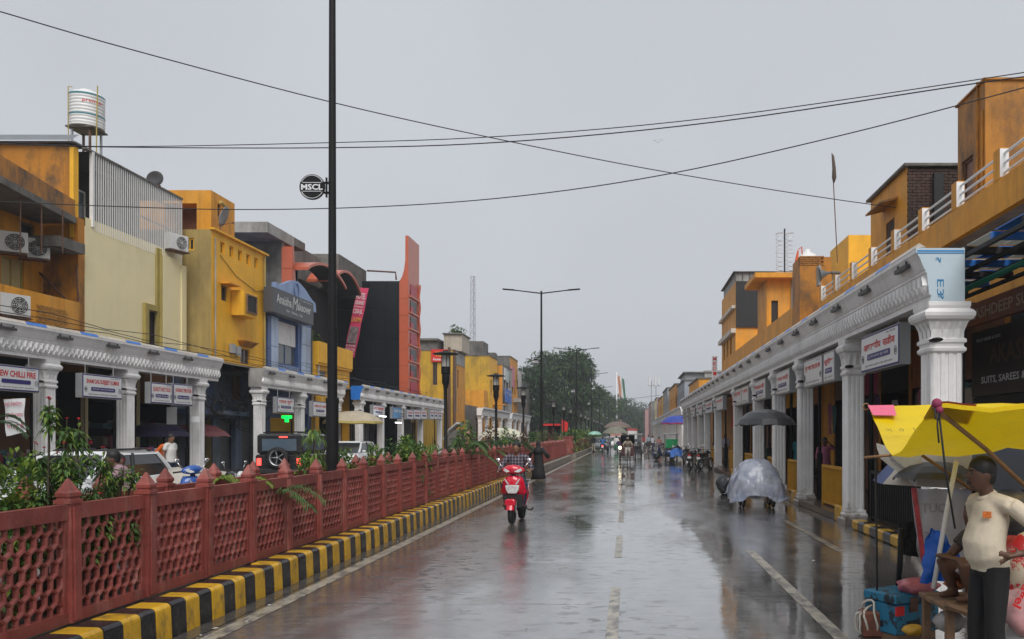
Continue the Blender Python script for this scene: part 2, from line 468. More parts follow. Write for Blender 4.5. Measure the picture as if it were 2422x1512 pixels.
# ------------------------------------------------------------------ ground, roads, pavements
def road_mat(name, mud=0.0):
    m = bpy.data.materials.new(name); m.use_nodes = True
    t = m.node_tree; b = t.nodes['Principled BSDF']
    nd = t.nodes.new; lk = t.links.new
    g = nd("ShaderNodeNewGeometry")
    def noise(scale, detail=4, rough=0.6, vec=None, sc3=None):
        n = nd("ShaderNodeTexNoise"); n.inputs['Scale'].default_value = scale
        n.inputs['Detail'].default_value = detail; n.inputs['Roughness'].default_value = rough
        src = g.outputs['Position']
        if sc3:
            mp = nd("ShaderNodeMapping"); mp.inputs['Scale'].default_value = sc3; lk(src, mp.inputs[0]); src = mp.outputs[0]
        lk(src, n.inputs['Vector']); return n.outputs['Fac']
    def rng(x, a, b_, c, d):
        r = nd("ShaderNodeMapRange"); r.inputs[1].default_value = a; r.inputs[2].default_value = b_
        r.inputs[3].default_value = c; r.inputs[4].default_value = d; lk(x, r.inputs[0]); return r.outputs[0]
    def mth(op, a, b_):
        r = nd("ShaderNodeMath"); r.operation = op
        for i, q in enumerate((a, b_)):
            if isinstance(q, (int, float)): r.inputs[i].default_value = q
            else: lk(q, r.inputs[i])
        return r.outputs[0]
    sep = nd("ShaderNodeSeparateXYZ"); lk(g.outputs['Position'], sep.inputs[0])
    wet = rng(noise(0.22, 3, 0.55, sc3=(1.0, 0.45, 1)), 0.37, 0.51, 0, 1)        # standing water
    side = rng(sep.outputs[0], -3.4, -0.8, 0, 1)                               # the crown's left gutter is rougher
    wet = mth('MULTIPLY', wet, rng(side, 0, 1, 0.25, 1))
    rip_big = noise(1.6, 3, 0.5, sc3=(0.8, 1.3, 1))
    rip = noise(6.5, 6, 0.66, sc3=(0.8, 1.15, 1))
    agg = noise(95.0, 3, 0.6)
    patch = noise(2.2, 5, 0.65, sc3=(1.0, 0.6, 1))
    # colour: wet asphalt, brown silt towards the right-hand shops
    mx = nd("ShaderNodeMix"); mx.data_type = 'RGBA'
    mx.inputs[6].default_value = (0.10,0.102,0.104,1); mx.inputs[7].default_value = (0.21,0.21,0.205,1)
    lk(rng(patch, 0.35, 0.65, 0, 1), mx.inputs[0])
    mx2 = nd("ShaderNodeMix"); mx2.data_type = 'RGBA'; mx2.inputs[7].default_value = (0.10,0.072,0.048,1)
    mudf = mth('MULTIPLY', rng(sep.outputs[0], 0.9, 3.6, 0.0, 0.6), rng(noise(0.5, 4), 0.3, 0.6, 0.35, 1))
    lk(mudf, mx2.inputs[0]); lk(mx.outputs[2], mx2.inputs[6])
    mx3 = nd("ShaderNodeMix"); mx3.data_type = 'RGBA'; mx3.inputs[7].default_value = (0.12,0.105,0.098,1)
    lk(rng(sep.outputs[0], -1.6, -3.6, 0.0, 0.35), mx3.inputs[0]); lk(mx2.outputs[2], mx3.inputs[6])
    # spots where the film breaks and bare coarse asphalt shows
    bare = mth('MULTIPLY', rng(noise(5.2, 3, 0.6, sc3=(0.75, 1.2, 1)), 0.545, 0.60, 0, 1), rng(noise(0.42, 4, 0.6, sc3=(1.0, 0.5, 1)), 0.40, 0.58, 0.0, 1.0))
    bare = mth('MULTIPLY', bare, rng(sep.outputs[0], -3.2, 1.2, 1.0, 0.45))
    mx4 = nd("ShaderNodeMix"); mx4.data_type = 'RGBA'; mx4.inputs[7].default_value = (0.045,0.038,0.034,1)
    lk(bare, mx4.inputs[0]); lk(mx3.outputs[2], mx4.inputs[6]); lk(mx4.outputs[2], b.inputs['Base Color'])
    lk(rng(bare, 0, 1, 1.0, 0.0), b.inputs['Coat Weight']); lk(rng(bare, 0, 1, 0.5, 0.22), b.inputs['Specular IOR Level'])
    ro = nd("ShaderNodeMix"); lk(wet, ro.inputs[0]); lk(rng(patch, 0.3, 0.7, 0.07, 0.19), ro.inputs[2]); ro.inputs[3].default_value = 0.035
    ro2 = nd("ShaderNodeMix"); lk(bare, ro2.inputs[0]); lk(ro.outputs[0], ro2.inputs[2]); ro2.inputs[3].default_value = 0.4
    lk(ro2.outputs[0], b.inputs['Roughness'])
    b.inputs['IOR'].default_value = 1.7
    b.inputs['Coat Weight'].default_value = 1.0; b.inputs['Coat Roughness'].default_value = 0.035; b.inputs['Coat IOR'].default_value = 1.8
    h1 = mth('MULTIPLY', rip_big, 0.012)
    gust = rng(noise(0.55, 3, 0.6, sc3=(1.0, 0.35, 1)), 0.45, 0.60, 0.06, 1.0)        # rain roughens the film in patches
    h2 = mth('MULTIPLY', rip, mth('MULTIPLY', rng(wet, 0, 1, 0.034, 0.008), gust))
    h3 = mth('MULTIPLY', agg, rng(wet, 0, 1, 0.0026, 0.0001))
    hh = mth('ADD', mth('ADD', mth('MULTIPLY', h1, 0.35), h2), h3)
    bp = nd("ShaderNodeBump"); bp.inputs['Strength'].default_value = 0.55; bp.inputs['Distance'].default_value = 1.0
    lk(hh, bp.inputs['Height']); lk(bp.outputs[0], b.inputs['Normal']); lk(bp.outputs[0], b.inputs['Coat Normal'])
    MATS[name] = m
    return m
M_ROAD = road_mat("wet_asphalt")
M_GROUND = mat("wet_ground", (0.085,0.075,0.065), 0.3, var=0.3, vs=0.6, bump=0.2, bs=6)
M_PAVE = mat("wet_paving", (0.13,0.10,0.08), 0.22, var=0.3, vs=1.5, bump=0.2, bs=12, stain=(0.06,0.05,0.04))
M_LINE = mat("worn_line_paint", (0.37,0.34,0.28), 0.3, var=0.2, vs=8, stain=(0.11,0.105,0.10), stain_amt=0.95, stain_scale=(6,3.5,5), stain_lo=0.45, stain_hi=0.60)
M_LINEF = mat("faded_line_paint", (0.32,0.27,0.20), 0.3, var=0.2, vs=8, stain=(0.11,0.10,0.09), stain_amt=1.0, stain_scale=(5,2,5), stain_lo=0.40, stain_hi=0.56)

g = MB(); g.quad((-900,-60,-0.03),(900,-60,-0.03),(900,1600,-0.03),(-900,1600,-0.03))
tag(g.build("ground", M_GROUND), kind='structure')
g = MB(); g.sheet([[(x, y, 0.0) for x in (-4.10, -1, 1.5, 4.42)] for y in (-12, 20, 60, 140, 420)])
tag(g.build("road", M_ROAD), kind='structure')
g = MB(); g.sheet([[(x, y, 0.0) for x in (-14.7, -10, -5.50)] for y in (-12, 20, 60, 140, 420)])
tag(g.build("road_beyond_median", M_ROAD), kind='structure')
# raised walkway under the right arcade, and the left one
g = MB(); g.box((4.44,11.0,-0.02),(7.6,190,0.15)); tag(g.build("pavement", M_PAVE), kind='structure')
g = MB(); g.box((-18.6,4,-0.02),(-14.72,190,0.15)); tag(g.build("pavement_beyond_median", M_PAVE), kind='structure')
g = MB(); g.box((4.43,-12,-0.02),(12,10.99,0.012)); tag(g.build("pavement_near_stall", M_PAVE), kind='structure')
# line paint on the road
def line(name, x, w_, y0, y1, m, z=0.004, n=8):
    b = MB()
    b.sheet([[(x-w_/2, y0+(y1-y0)*i/n, z), (x+w_/2, y0+(y1-y0)*i/n, z)] for i in range(n+1)])
    return b.build(name, m)
lines = [line("road_marking", -3.78, 0.17, 5, 150, M_LINE, n=30)]
lines.append(line("road_marking", 1.93, 0.14, 5.5, 13.4, M_LINE))
lines.append(line("road_marking", 3.36, 0.13, 13.3, 18.2, M_LINEF))
yy = 5.0
while yy < 75:
    lines.append(line("road_marking", -0.15, 0.115, yy+2.6, yy+5.2, M_LINE if yy < 11 else M_LINEF)); yy += 5.1
for o in lines:
    o['kind'] = 'structure'
# concrete gutter strip beside the kerb
g = MB(); g.sheet([[(-4.12, y, 0.006), (-3.93, y, 0.006)] for y in range(4, 61, 4)])
tag(g.build("gutter_strip", mat("gutter_concrete", (0.07,0.065,0.06), 0.14, var=0.35, vs=4, bump=0.4, bs=14)), kind='structure')

# ------------------------------------------------------------------ median: soil, kerb, fence
MED0, MED1 = 4.6, 60.5
M_SOIL = mat("planter_soil", (0.06,0.042,0.03), 0.8, var=0.4, vs=5, bump=0.7, bs=8)
M_KTOP = mat("kerb_concrete", (0.23,0.20,0.16), 0.45, var=0.25, vs=5, bump=0.4, bs=20, stain=(0.07,0.06,0.05))
med = thing("median_planter", "long raised median planter bed behind the striped kerb", "planter", (-4.8, MED0, 0))
b = MB()
b.box((-5.34, MED0, -0.02), (-4.40, MED1, 0.30)); b.build("bed", M_KTOP, med, world=True)
b = MB(); b.sheet([[(x, y, 0.33+0.05*random.random()) for x in (-5.02,-4.9,-4.75,-4.6)] for y in [MED0+i*0.7 for i in range(80)]])
b.build("soil", M_SOIL, med, world=True, smooth=True)
kerb = thing("kerb", "black and yellow painted kerb stones along the red median fence", "kerb", (-4.26, MED0, 0))
def kerb_block():
    b = MB(); L_ = 0.243; r = 0.05
    prof = [(0.14,-0.02),(-0.14,-0.02),(-0.14+0.012,0.33-r)]
    for i in range(1,5):
        a = pi - pi/2*i/4
        prof.append((-0.128+r+r*cos(a), 0.33-r+r*sin(a)))
    prof.append((0.14,0.335))
    prof = [(-x, z) for x, z in prof]          # street side is +X
    rings = []
    for y, s_ in ((0.0,0.985),(0.012,1.0),(L_-0.012,1.0),(L_,0.985)):
        rings.append([(x*s_, y, z*(0.992 if s_ < 1 else 1)) for x, z in prof])
    b.ring_loft(rings)
    return b
kb = kerb_block()
me_y = kb.mesh("kerb_stone", False); me_y.materials.append(M_YEL)
me_k = kb.mesh("kerb_stone", False); me_k.materials.append(M_KBLK)
k = 0; y = 5.2
while y < 31:
    o = meshobj("kerb_stone", me_y if k % 2 else me_k, kerb, (random.uniform(-.006,.006), y-MED0, random.uniform(-.006,.004)), (0,0,random.uniform(-.012,.012)))
    y += 0.246; k += 1
M_YELF = mat("faded_kerb_yellow", (0.50,0.33,0.10), 0.45, var=0.2, vs=4, stain=(0.25,0.22,0.17), stain_amt=0.8)
M_BLKF = mat("faded_kerb_black", (0.085,0.08,0.07), 0.45, var=0.3, vs=4, stain=(0.22,0.20,0.16), stain_amt=0.7)
b = MB()
while y < MED1:
    far = y > 41
    b.cur = (2 if far else (1 if k % 2 else 0))
    b.cham((-4.40, y, -0.02), (-4.125, y+0.242, 0.325), 0.02)
    y += 0.246; k += 1
tag(b.build("kerb_stones_far", [M_BLKF, M_YELF, M_KTOP], kerb, world=True), kind='stuff')
# second median stretch beyond the crossing
b = MB(); b.box((-5.3, 67, -0.02), (-4.13, 160, 0.32))
tag(b.build("median_kerb", M_KTOP), "pale plain kerb of the median stretch beyond the gap in the fence", "kerb")

S = 1.08
def panel_mesh(detail=True):
    b = MB()
    Wp, z0, z1, d = S-0.12, 0.0, 0.955, 0.048
    # frame rails along local Y, centred on X=0
    b.box((-d/2-0.012, 0, z1-0.125), (d/2+0.012, Wp, z1)); b.box((-d/2-0.012, 0, z0), (d/2+0.012, Wp, z0+0.09))
    b.box((-d/2-0.004, -0.002, z0+0.09), (d/2+0.004, 0.045, z1-0.125)); b.box((-d/2-0.004, Wp-0.045, z0+0.09), (d/2+0.004, Wp+0.002, z1-0.125))
    ya, yb, za, zb = 0.045, Wp-0.045, z0+0.09, z1-0.125
    nx = 7; wc = (yb-ya)/nx; pr = wc*0.93
    hh = pr/0.75
    row = 0; zc = za + 0.02
    while zc < zb + hh*0.45:
        off = 0 if row % 2 == 0 else -0.5
        for i in range(nx + (row % 2)):
            yc = ya + (i+0.5+off)*wc
            def hexa(s, sx=1.0):
                return [(yc+s*sx*wc/2*qx, zc+s*hh/2*qz) for qx, qz in ((0,1),(1,.5),(1,-.5),(0,-1),(-1,-.5),(-1,.5))]
            o_ = hexa(1.0); m_ = hexa(0.89); i_ = hexa(0.77)
            cl = lambda q: (min(max(q[0], ya-0.01), yb+0.01), min(max(q[1], za-0.01), zb+0.01))
            vs = [(d/2*0.70, *cl(q)) for q in o_] + [(d/2*0.86, *cl(q)) for q in m_] + [(d/2*0.35, *cl(q)) for q in i_] + \
                 [(-d/2*0.5, *cl(q)) for q in i_] + [(-d/2*0.8, *cl(q)) for q in m_] + [(-d/2*0.7, *cl(q)) for q in o_]
            fs = [(k*6+j, k*6+(j+1)%6, k*6+6+(j+1)%6, k*6+6+j) for k in range(5) for j in range(6)]
            b.add(vs, fs)
        row += 1; zc += pr
    me = b.mesh("panel", False); me.materials.append(M_FENCE)
    return me
def post_mesh():
    b = MB()
    b.box((-0.062,-0.06,0),(0.062,0.06,0.955))
    b.box((-0.078,-0.038,0.02),(0.078,0.038,0.93))
    me = b.mesh("post", False); me.materials.append(M_FENCE)
    c = MB()
    sq = lambda r, z: [(-r,-r,z),(r,-r,z),(r,r,z),(-r,r,z)]
    c.ring_loft([sq(0.072,0.955), sq(0.072,0.985), sq(0.055,0.99), sq(0.055,1.005), sq(0.064,1.012), sq(0.064,1.040), sq(0.054,1.055), sq(0.006,1.155)])
    mc = c.mesh("cap", False); mc.materials.append(M_FENCE)
    return me, mc
PM = panel_mesh(); PO, PC = post_mesh()
Y0F = yx(-4.5, 165) - 2*S                       # a post stands where the photograph shows one
def fence(xc, label, y0, y1, base):
    t = thing("median_fence", label, "fence", (xc, y0, base), group="red fences of the median")
    n = int((y1-y0)/S); dy = []
    # post positions settle unevenly along the run
    for i in range(n+1):
        jz = random.uniform(-0.012,0.012); jr = random.uniform(-0.012,0.012)
        p_ = meshobj("post", PO, t, (0, i*S, jz), (jr, random.uniform(-.012,.012), 0))
        meshobj("cap", PC, p_, rot=(0,0,random.uniform(-.08,.08)))
        if i < n:
            meshobj("panel", PM, t, (random.uniform(-.006,.006), i*S+0.06, jz*0.5), (0, random.uniform(-.01,.01), random.uniform(-.006,.006)))
    return t
fence(-4.5, "red lattice fence with pointed post caps facing the scooter's carriageway", Y0F, 60.2, 0.33)
fence(-5.08, "rear red lattice fence behind the plants, facing the parked cars", Y0F+0.3, 60.2, 0.33)
fence(-4.5, "short far stretch of red fence beyond the gap in the median", 67.4, 100, 0.32)
for yy_ in (60.45, 67.1):
    b = MB(); b.box((-5.2, yy_-0.14, 0.28), (-4.36, yy_+0.14, 1.62)); b.box((-5.24, yy_-0.18, 1.62), (-4.32, yy_+0.18, 1.70))
    tag(b.build("gate_pier", M_FENCE), "red pier closing the fence at the gap, %s side" % ("near" if yy_ < 62 else "far"), "pier", "red piers at the gap")

# scraps and leaves washed against the kerb
b = MB(); rl = random.Random(5)
for i in range(160):
    x = -3.95+abs(rl.gauss(0,.35)) if rl.random() < .8 else rl.uniform(-3.5,3.5); y = rl.uniform(7,34); a = rl.random()*6; s_ = rl.uniform(.012,.035); b.cur = rl.randrange(3)
    b.add([(x+s_*cos(a),y+s_*sin(a),.009),(x-s_*sin(a)*.5,y+s_*cos(a)*.5,.016),(x-s_*cos(a),y-s_*sin(a),.009),(x+s_*sin(a)*.5,y-s_*cos(a)*.5,.011)],[(0,1,2,3)])
tag(b.build("litter", [mat("litter_leaf",(0.14,0.09,0.03),.5), mat("litter_paper",(0.5,0.48,0.45),.5), mat("litter_dark",(0.05,0.04,0.03),.5)], fix=False), kind='stuff')
# ------------------------------------------------------------------ white arcades
def sqr(r, z, ry=None):
    ry = r if ry is None else ry
    return [(-r,-ry,z),(r,-ry,z),(r,ry,z),(-r,ry,z)]
def flute_outline(h, z, n=3, dep=0.02, ch=0.03):
    pts = []
    base = []
    w_ = 2*(h-ch); st = w_/(n*2+1)
    x = -h+ch; base.append((x, 0))
    for i in range(n):
        x += st; base.append((x,0)); base.append((x+st*0.2,dep)); base.append((x+st*0.8,dep)); x += st; base.append((x,0))
    base.append((h-ch,0))
    for k in range(4):
        a = k*pi/2; c, s_ = round(cos(a)), round(sin(a))
        for bx, d in base:
            px, py = bx, -h+d
            pts.append((px*c-py*s_, px*s_+py*c, z))
    return pts
b = MB(); b.ring_loft([flute_outline(0.235, 0.3), flute_outline(0.235, 3.08)])
ME_SHAFT = b.mesh("shaft", False); ME_SHAFT.materials.append(M_WHITEC)
b = MB(); b.ring_loft([sqr(.34,0),sqr(.34,.1),sqr(.32,.12),sqr(.30,.13),sqr(.30,.2),sqr(.265,.23),sqr(.265,.27),sqr(.245,.3)])
ME_BASE = b.mesh("base", False); ME_BASE.materials.append(M_WHITEC)
b = MB()
b.ring_loft([sqr(.235,3.05),sqr(.27,3.08),sqr(.275,3.12),sqr(.245,3.15),sqr(.245,3.19),sqr(.275,3.21),sqr(.275,3.255),sqr(.24,3.28),sqr(.245,3.36),sqr(.275,3.46),sqr(.30,3.52)])
ME_CAP = b.mesh("capital", False); ME_CAP.materials.append(M_WHITE)
b = MB()
for k in range(4):
    a = k*pi/2; rot = Matrix.Rotation(a, 3, 'Z')
    for i in range(3):
        xc = -0.17+0.17*i
        pr = [(-.075,3.27,-.245),(0,3.27,-.262),(.075,3.27,-.245),(-.07,3.40,-.262),(0,3.40,-.285),(.07,3.40,-.262),(-.045,3.46,-.300),(0,3.47,-.315),(.045,3.46,-.300),(0,3.52,-.335)]
        vs = [rot @ Vector((xc+x, y, z)) for x, z, y in pr]
        b.add(vs, [(0,1,4,3),(1,2,5,4),(3,4,7,6),(4,5,8,7),(6,7,9),(7,8,9)])
ME_LEAF = b.mesh("acanthus", False); ME_LEAF.materials.append(M_WHITE)
b = MB(); b.ring_loft([sqr(.30,3.52),sqr(.345,3.545),sqr(.37,3.59),sqr(.375,3.64),sqr(.345,3.68),sqr(.30,3.70,.33),sqr(.31,3.74,.345),sqr(.31,3.80,.345)])
ME_ABA = b.mesh("abacus", False); ME_ABA.materials.append(M_WHITE)
# one ogee leaf of the frieze, in local (s = out of the wall, y along, z up)
def frieze_leaf():
    b = MB()
    o_ = [(0,0.0),(.045,.06),(.085,.13),(.06,.21),(.02,.27),(0,.30)]
    vs = [(0.0,y,z) for y, z in o_] + [(0.0,-y,z) for y, z in o_[1:-1]]
    ridge = [(0.045,0,0.06),(0.05,0,0.14),(0.03,0,0.22)]
    inner = [(.020,.034,.09),(.026,.05,.135),(.016,.03,.20)]
    # outer rim raised, centre sunk
    n = len(vs)
    ring_o = [(0,0,0),(0,.05,.055),(0,.092,.13),(0,.062,.215),(0,0,.305),(0,-.062,.215),(0,-.092,.13),(0,-.05,.055)]
    ring_m = [(.035,0,.03),(.035,.036,.07),(.04,.064,.132),(.035,.040,.20),(.03,0,.265),(.035,-.040,.20),(.04,-.064,.132),(.035,-.036,.07)]
    ring_i = [(.006,0,.065),(.006,.018,.09),(.006,.036,.135),(.006,.02,.185),(.006,0,.22),(.006,-.02,.185),(.006,-.036,.135),(.006,-.018,.09)]
    b.ring_loft([ring_o, ring_m, ring_i], cap=False)
    b.add(ring_i, [tuple(range(8))])
    b.add([(.0,0,.085),(.03,.014,.135),(.0,0,.20),(.03,-.014,.135)], [(0,1,2,3)])
    return b
FL = frieze_leaf()
PROF = [(.25,4.58),(.25,4.52),(.235,4.50),(.20,4.44),(.16,4.34),(.135,4.28),(.115,4.255),(.115,4.225),(.095,4.215),(.06,3.90),(.03,3.885),(.03,3.865),(.045,3.855),(.045,3.80),(.0,3.80),(-.45,3.80),(-.45,4.58)]
M_FIXT = mat("lamp_fixture", (0.05,0.05,0.052), 0.5, var=0.2)
M_FASC = mat("fascia_plate", (0.55,0.50,0.43), 0.5, var=0.15, vs=2, stain=(0.3,0.26,0.2))
def arcade(label, side, xf, y0, y1, cols, panel=None, leaves=True, zscale=1.0, fixt=2.1, far=False, group="white arcades along both sides of the street", pipes=True, nleaf=300):
    """side +1: arcade right of the street (faces -X); -1: left (faces +X). xf = column front face"""
    t = thing("arcade", label, "arcade", (xf, y0, 0), group=group)
    sg = -side                                  # street direction in X
    t.scale = (1,1,zscale)
    L_ = y1-y0
    # entablature
    b = MB(); b.ring_loft([[(sg*s_, y, z) for s_, z in PROF] for y in (0.0, L_)])
    b.build("entablature", M_WHITE, t)
    if not far:
        # frieze leaves: those that show largest are pieces, the rest one mesh
        me = None; n = int(L_/0.2); rest = MB(); m = Matrix(((sg,0,0),(0,1,0),(0,0,1)))
        vs = [m @ Vector((q[0]*1.7,q[1],q[2]*1.02)) for q in FL.v]
        tilt = 0.11
        vs = [Vector((q.x + sg*(0.064+q.z*tilt), q.y, q.z+3.905)) for q in vs]
        b1 = MB(); b1.add(vs, FL.f); me = b1.mesh("frieze_leaf", False); me.materials.append(M_WHITE)
        for i in range(n):
            y = 0.1+i*0.2
            if leaves and i < nleaf:
                meshobj("frieze_leaf", me, t, (0, y, 0))
            else:
                rest.add([q+Vector((0,y,0)) for q in vs], FL.f)
        if rest.v:
            tag(rest.build("frieze_leaves_far", M_WHITE, t, fix=False), kind='stuff')
    # fascia plates on top, some still wearing blue film
    y = 0.0; k = 0
    while y < L_-0.2:
        ln = (0.75 if k % 2 else 1.35)*(fixt/2.1); ln = min(ln, L_-y)
        b = MB(); b.add([(sg*.255,y+.02,4.582),(sg*.255,y+ln-.02,4.582),(sg*.20,y+ln-.02,4.66),(sg*.20,y+.02,4.66),(sg*.1,y+.02,4.60),(sg*.1,y+ln-.02,4.60)],[(0,1,2,3),(3,2,5,4),(0,3,4),(1,5,2)])
        b.build("fascia_plate", M_BLUEF if k % 2 else M_FASC, t)
        y += ln; k += 1
    y = 0.7
    bf = MB(); bf.cbox((0,0,0),(0.07,0.55,0.06)); bf.cbox((0,-0.2,0.05),(0.02,0.03,0.08)); bf.cbox((0,0.2,0.05),(0.02,0.03,0.08))
    mef = bf.mesh("cornice_light"); mef.materials.append(M_FIXT)
    while y < L_-0.5:
        meshobj("cornice_light", mef, t, (sg*.235, y, 4.40)); y += fixt
    for yc in cols:
        ks = 1.0 if (side > 0 and yc == 12.75) else 0.79
        c = meshobj("column", ME_SHAFT, t, (-sg*0.24*ks, yc-y0, 0)); c.scale = (ks, ks, 1)
        meshobj("base", ME_BASE, c); meshobj("capital", ME_CAP, c); meshobj("abacus", ME_ABA, c)
        if not far:
            meshobj("acanthus", ME_LEAF, c)
        if pipes and not far:
            b = MB(); b.tube([(-sg*.1,-.15,3.22),(sg*.02,-.42,3.22)],.018,n=6); b.sphere((sg*.03,-.52,3.21),1,10,6,(.09,.17,.035)); b.build("floodlight", M_BLACK, t, loc=(0,yc-y0,0), smooth=True)
        if pipes:
            b = MB(); b.cyl((0,0,0.15),(0,0,3.72),0.045,n=8); b.cyl((0,0,0.15),(0,0,1.35),0.075,n=8); b.cyl((0,0,3.3),(0,0,3.7),0.07,n=8)
            b.build("downpipe", M_BLACK, t, loc=(-sg*0.60, yc-y0+0.12, 0))
    return t
RC = [12.75, 17.55, 22.3, 26.2, 30.3, 35.9, 43.9, 50.0, 54.6, 59.6, 64.3, 68.6]
A_R = arcade("long white arcade with fluted columns on the right, running from the blue-film end panel", 1, 4.48, 12.42, 69.2, RC)
M_FILM = mat("film_covered_panel", (0.50,0.60,0.66), 0.3, var=0.06, vs=2)
b = MB(); prof2 = [(x*1.02, z) for x, z in PROF]
b.prism([(-x, z) for x, z in prof2], (0,-0.012,0), X, Z, Yv, 0.01)
ep = b.build("end_panel", M_FILM, A_R)
b = MB(); put_text(b, "E3", (0.05,-0.016,4.12), Z*-1, X, 0.24, 0.10); put_text(b, "?", (0.03,-0.016,4.45), Z*-1, X, 0.09, 0.08)
put_text(b, "?", (0.07,-0.016,3.89), Z*-1, X, 0.06, 0.08)
b.build("lettering", mat("film_blue_print", (0.02,0.20,0.42), 0.4, var=0), A_R)
b = MB(); b.box((-0.24,-0.018,4.50),(0.45,-0.0125,4.515)); b.box((-0.24,-0.018,4.53),(0.45,-0.0125,4.55)); b.build("film_stripe", mat("film_blue_stripe",(0.03,0.25,0.55),0.4,var=0), A_R)
A_R2 = arcade("second white arcade further off on the right, lower and half hidden", 1, 5.35, 84, 186, [85+i*4.6 for i in range(22)], far=True, fixt=4.2)
LA = [18.3, 22.3, 25.9, 30.2]
A_L1 = arcade("white arcade at the far left carrying the red-lettered shop signs", -1, -15.2, 15.5, 31.3, LA, nleaf=120)
A_L2 = arcade("short white arcade below the blue salon, grey end panel", -1, -15.2, 34.9, 45.2, [35.3, 39.6, 44.6], nleaf=55)
A_L3 = arcade("white arcade with a blue end panel below the black hotel tower", -1, -15.2, 47.8, 69.5, [48.4, 52.6, 57.2, 62.6, 69.0], nleaf=110)
A_L4 = arcade("far white arcade behind the median palms", -1, -15.2, 87.5, 108, [88,92,97,102,107.5], far=True, fixt=1.4)
A_L5 = arcade("farthest white arcade fragment beside the tall tree", -1, -15.2, 110, 131, [110.5,115,120,125,130], far=True, fixt=2.1)
for t_, m_ in ((A_L2, M_CONCL), (A_L3, M_BLUEF), (A_L4, M_WHITE)):
    b = MB(); b.prism([(x, z) for x, z in prof2], (0,-0.012,0), X, Z, Yv, 0.01); b.build("end_panel", m_, t_)

# ------------------------------------------------------------------ right-hand buildings
def window(parent, o, a, n, W, Hh, d=0.12, frame=M_WOOD, pane=M_GLASS, world=True, bars=0, mull=1, name="window", fw=0.06):
    """frame + panes standing in a hole: o lower-left corner on the wall face"""
    o, a, n = Vector(o), Vector(a), Vector(n); o = o - n*d
    b = MB()
    def bar(x0,y0,x1,y1,t_=0.05):
        q = [o+a*x0+Z*y0, o+a*x1+Z*y0, o+a*x1+Z*y1, o+a*x0+Z*y1]
        r = [p+n*t_ for p in q]
        b.add(q+r, [(0,1,2,3),(7,6,5,4),(0,4,5,1),(1,5,6,2),(2,6,7,3),(3,7,4,0)])
    bar(0,0,fw,Hh); bar(W-fw,0,W,Hh); bar(fw,0,W-fw,fw); bar(fw,Hh-fw,W-fw,Hh)
    for i in range(1, mull+1):
        x = W*i/(mull+1); bar(x-fw*.35,fw,x+fw*.35,Hh-fw,0.045)
    f = b.build(name, frame, parent, world=world)
    off = Vector(parent.matrix_basis.translation) if world else Vector((0,0,0))
    g_ = MB(); q0 = o + n*0.012
    g_.quad(q0+a*fw*.5+Z*fw*.5-off, q0+a*(W-fw*.5)+Z*fw*.5-off, q0+a*(W-fw*.5)+Z*(Hh-fw*.5)-off, q0+a*fw*.5+Z*(Hh-fw*.5)-off)
    g_.build("pane", pane, f, fix=False)
    if bars:
        bb = MB()
        for i in range(1, bars+1):
            x = W*i/(bars+1); p0 = o+a*x+Z*fw+n*0.03-off; bb.cyl(p0, p0+Z*(Hh-2*fw), 0.008, n=5)
        bb.build("bars", M_RUST, f)
    return f
M_BROWN = mat("brown_board", (0.17,0.075,0.035), 0.5, var=0.25, vs=2)
M_SHUT = mat("grey_shutter", (0.10,0.105,0.11), 0.45, 0.4, var=0.2)
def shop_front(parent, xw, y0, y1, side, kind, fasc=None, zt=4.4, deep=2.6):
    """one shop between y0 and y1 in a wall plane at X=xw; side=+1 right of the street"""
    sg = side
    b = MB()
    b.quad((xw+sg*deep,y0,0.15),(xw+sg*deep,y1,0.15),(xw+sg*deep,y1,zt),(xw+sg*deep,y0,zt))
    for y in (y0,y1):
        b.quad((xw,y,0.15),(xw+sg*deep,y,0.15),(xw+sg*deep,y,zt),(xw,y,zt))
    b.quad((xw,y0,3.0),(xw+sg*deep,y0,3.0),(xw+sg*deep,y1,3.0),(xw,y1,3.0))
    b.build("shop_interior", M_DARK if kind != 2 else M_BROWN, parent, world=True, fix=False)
    b = MB(); b.box((xw-sg*0.0,y0,3.0),(xw+sg*0.1,y1,zt)); b.build("shop_lintel", fasc or M_BROWN, parent, world=True)
    if kind == 1:     # half-drawn shutter with ribs
        b = MB()
        for i in range(18):
            z = 1.6+i*0.075; b.box((xw+sg*.03,y0+.05,z),(xw+sg*.06,y1-.05,z+.06))
        b.build("shutter", M_SHUT, parent, world=True)
    if kind in (0, 3):     # shelves with goods
        for k in range(4):
            z = 0.5+k*0.6
            b = MB(); b.box((xw+sg*(deep-.5),y0+.1,z),(xw+sg*(deep-.05),y1-.1,z+.04)); b.build("shelf", M_WOOD, parent, world=True)
    if kind == 2:
        b = MB(); b.box((xw-sg*.02,y0+.08,0.2),(xw+sg*.04,y0+(y1-y0)*.55,2.9)); b.build("door", M_BROWN, parent, world=True)

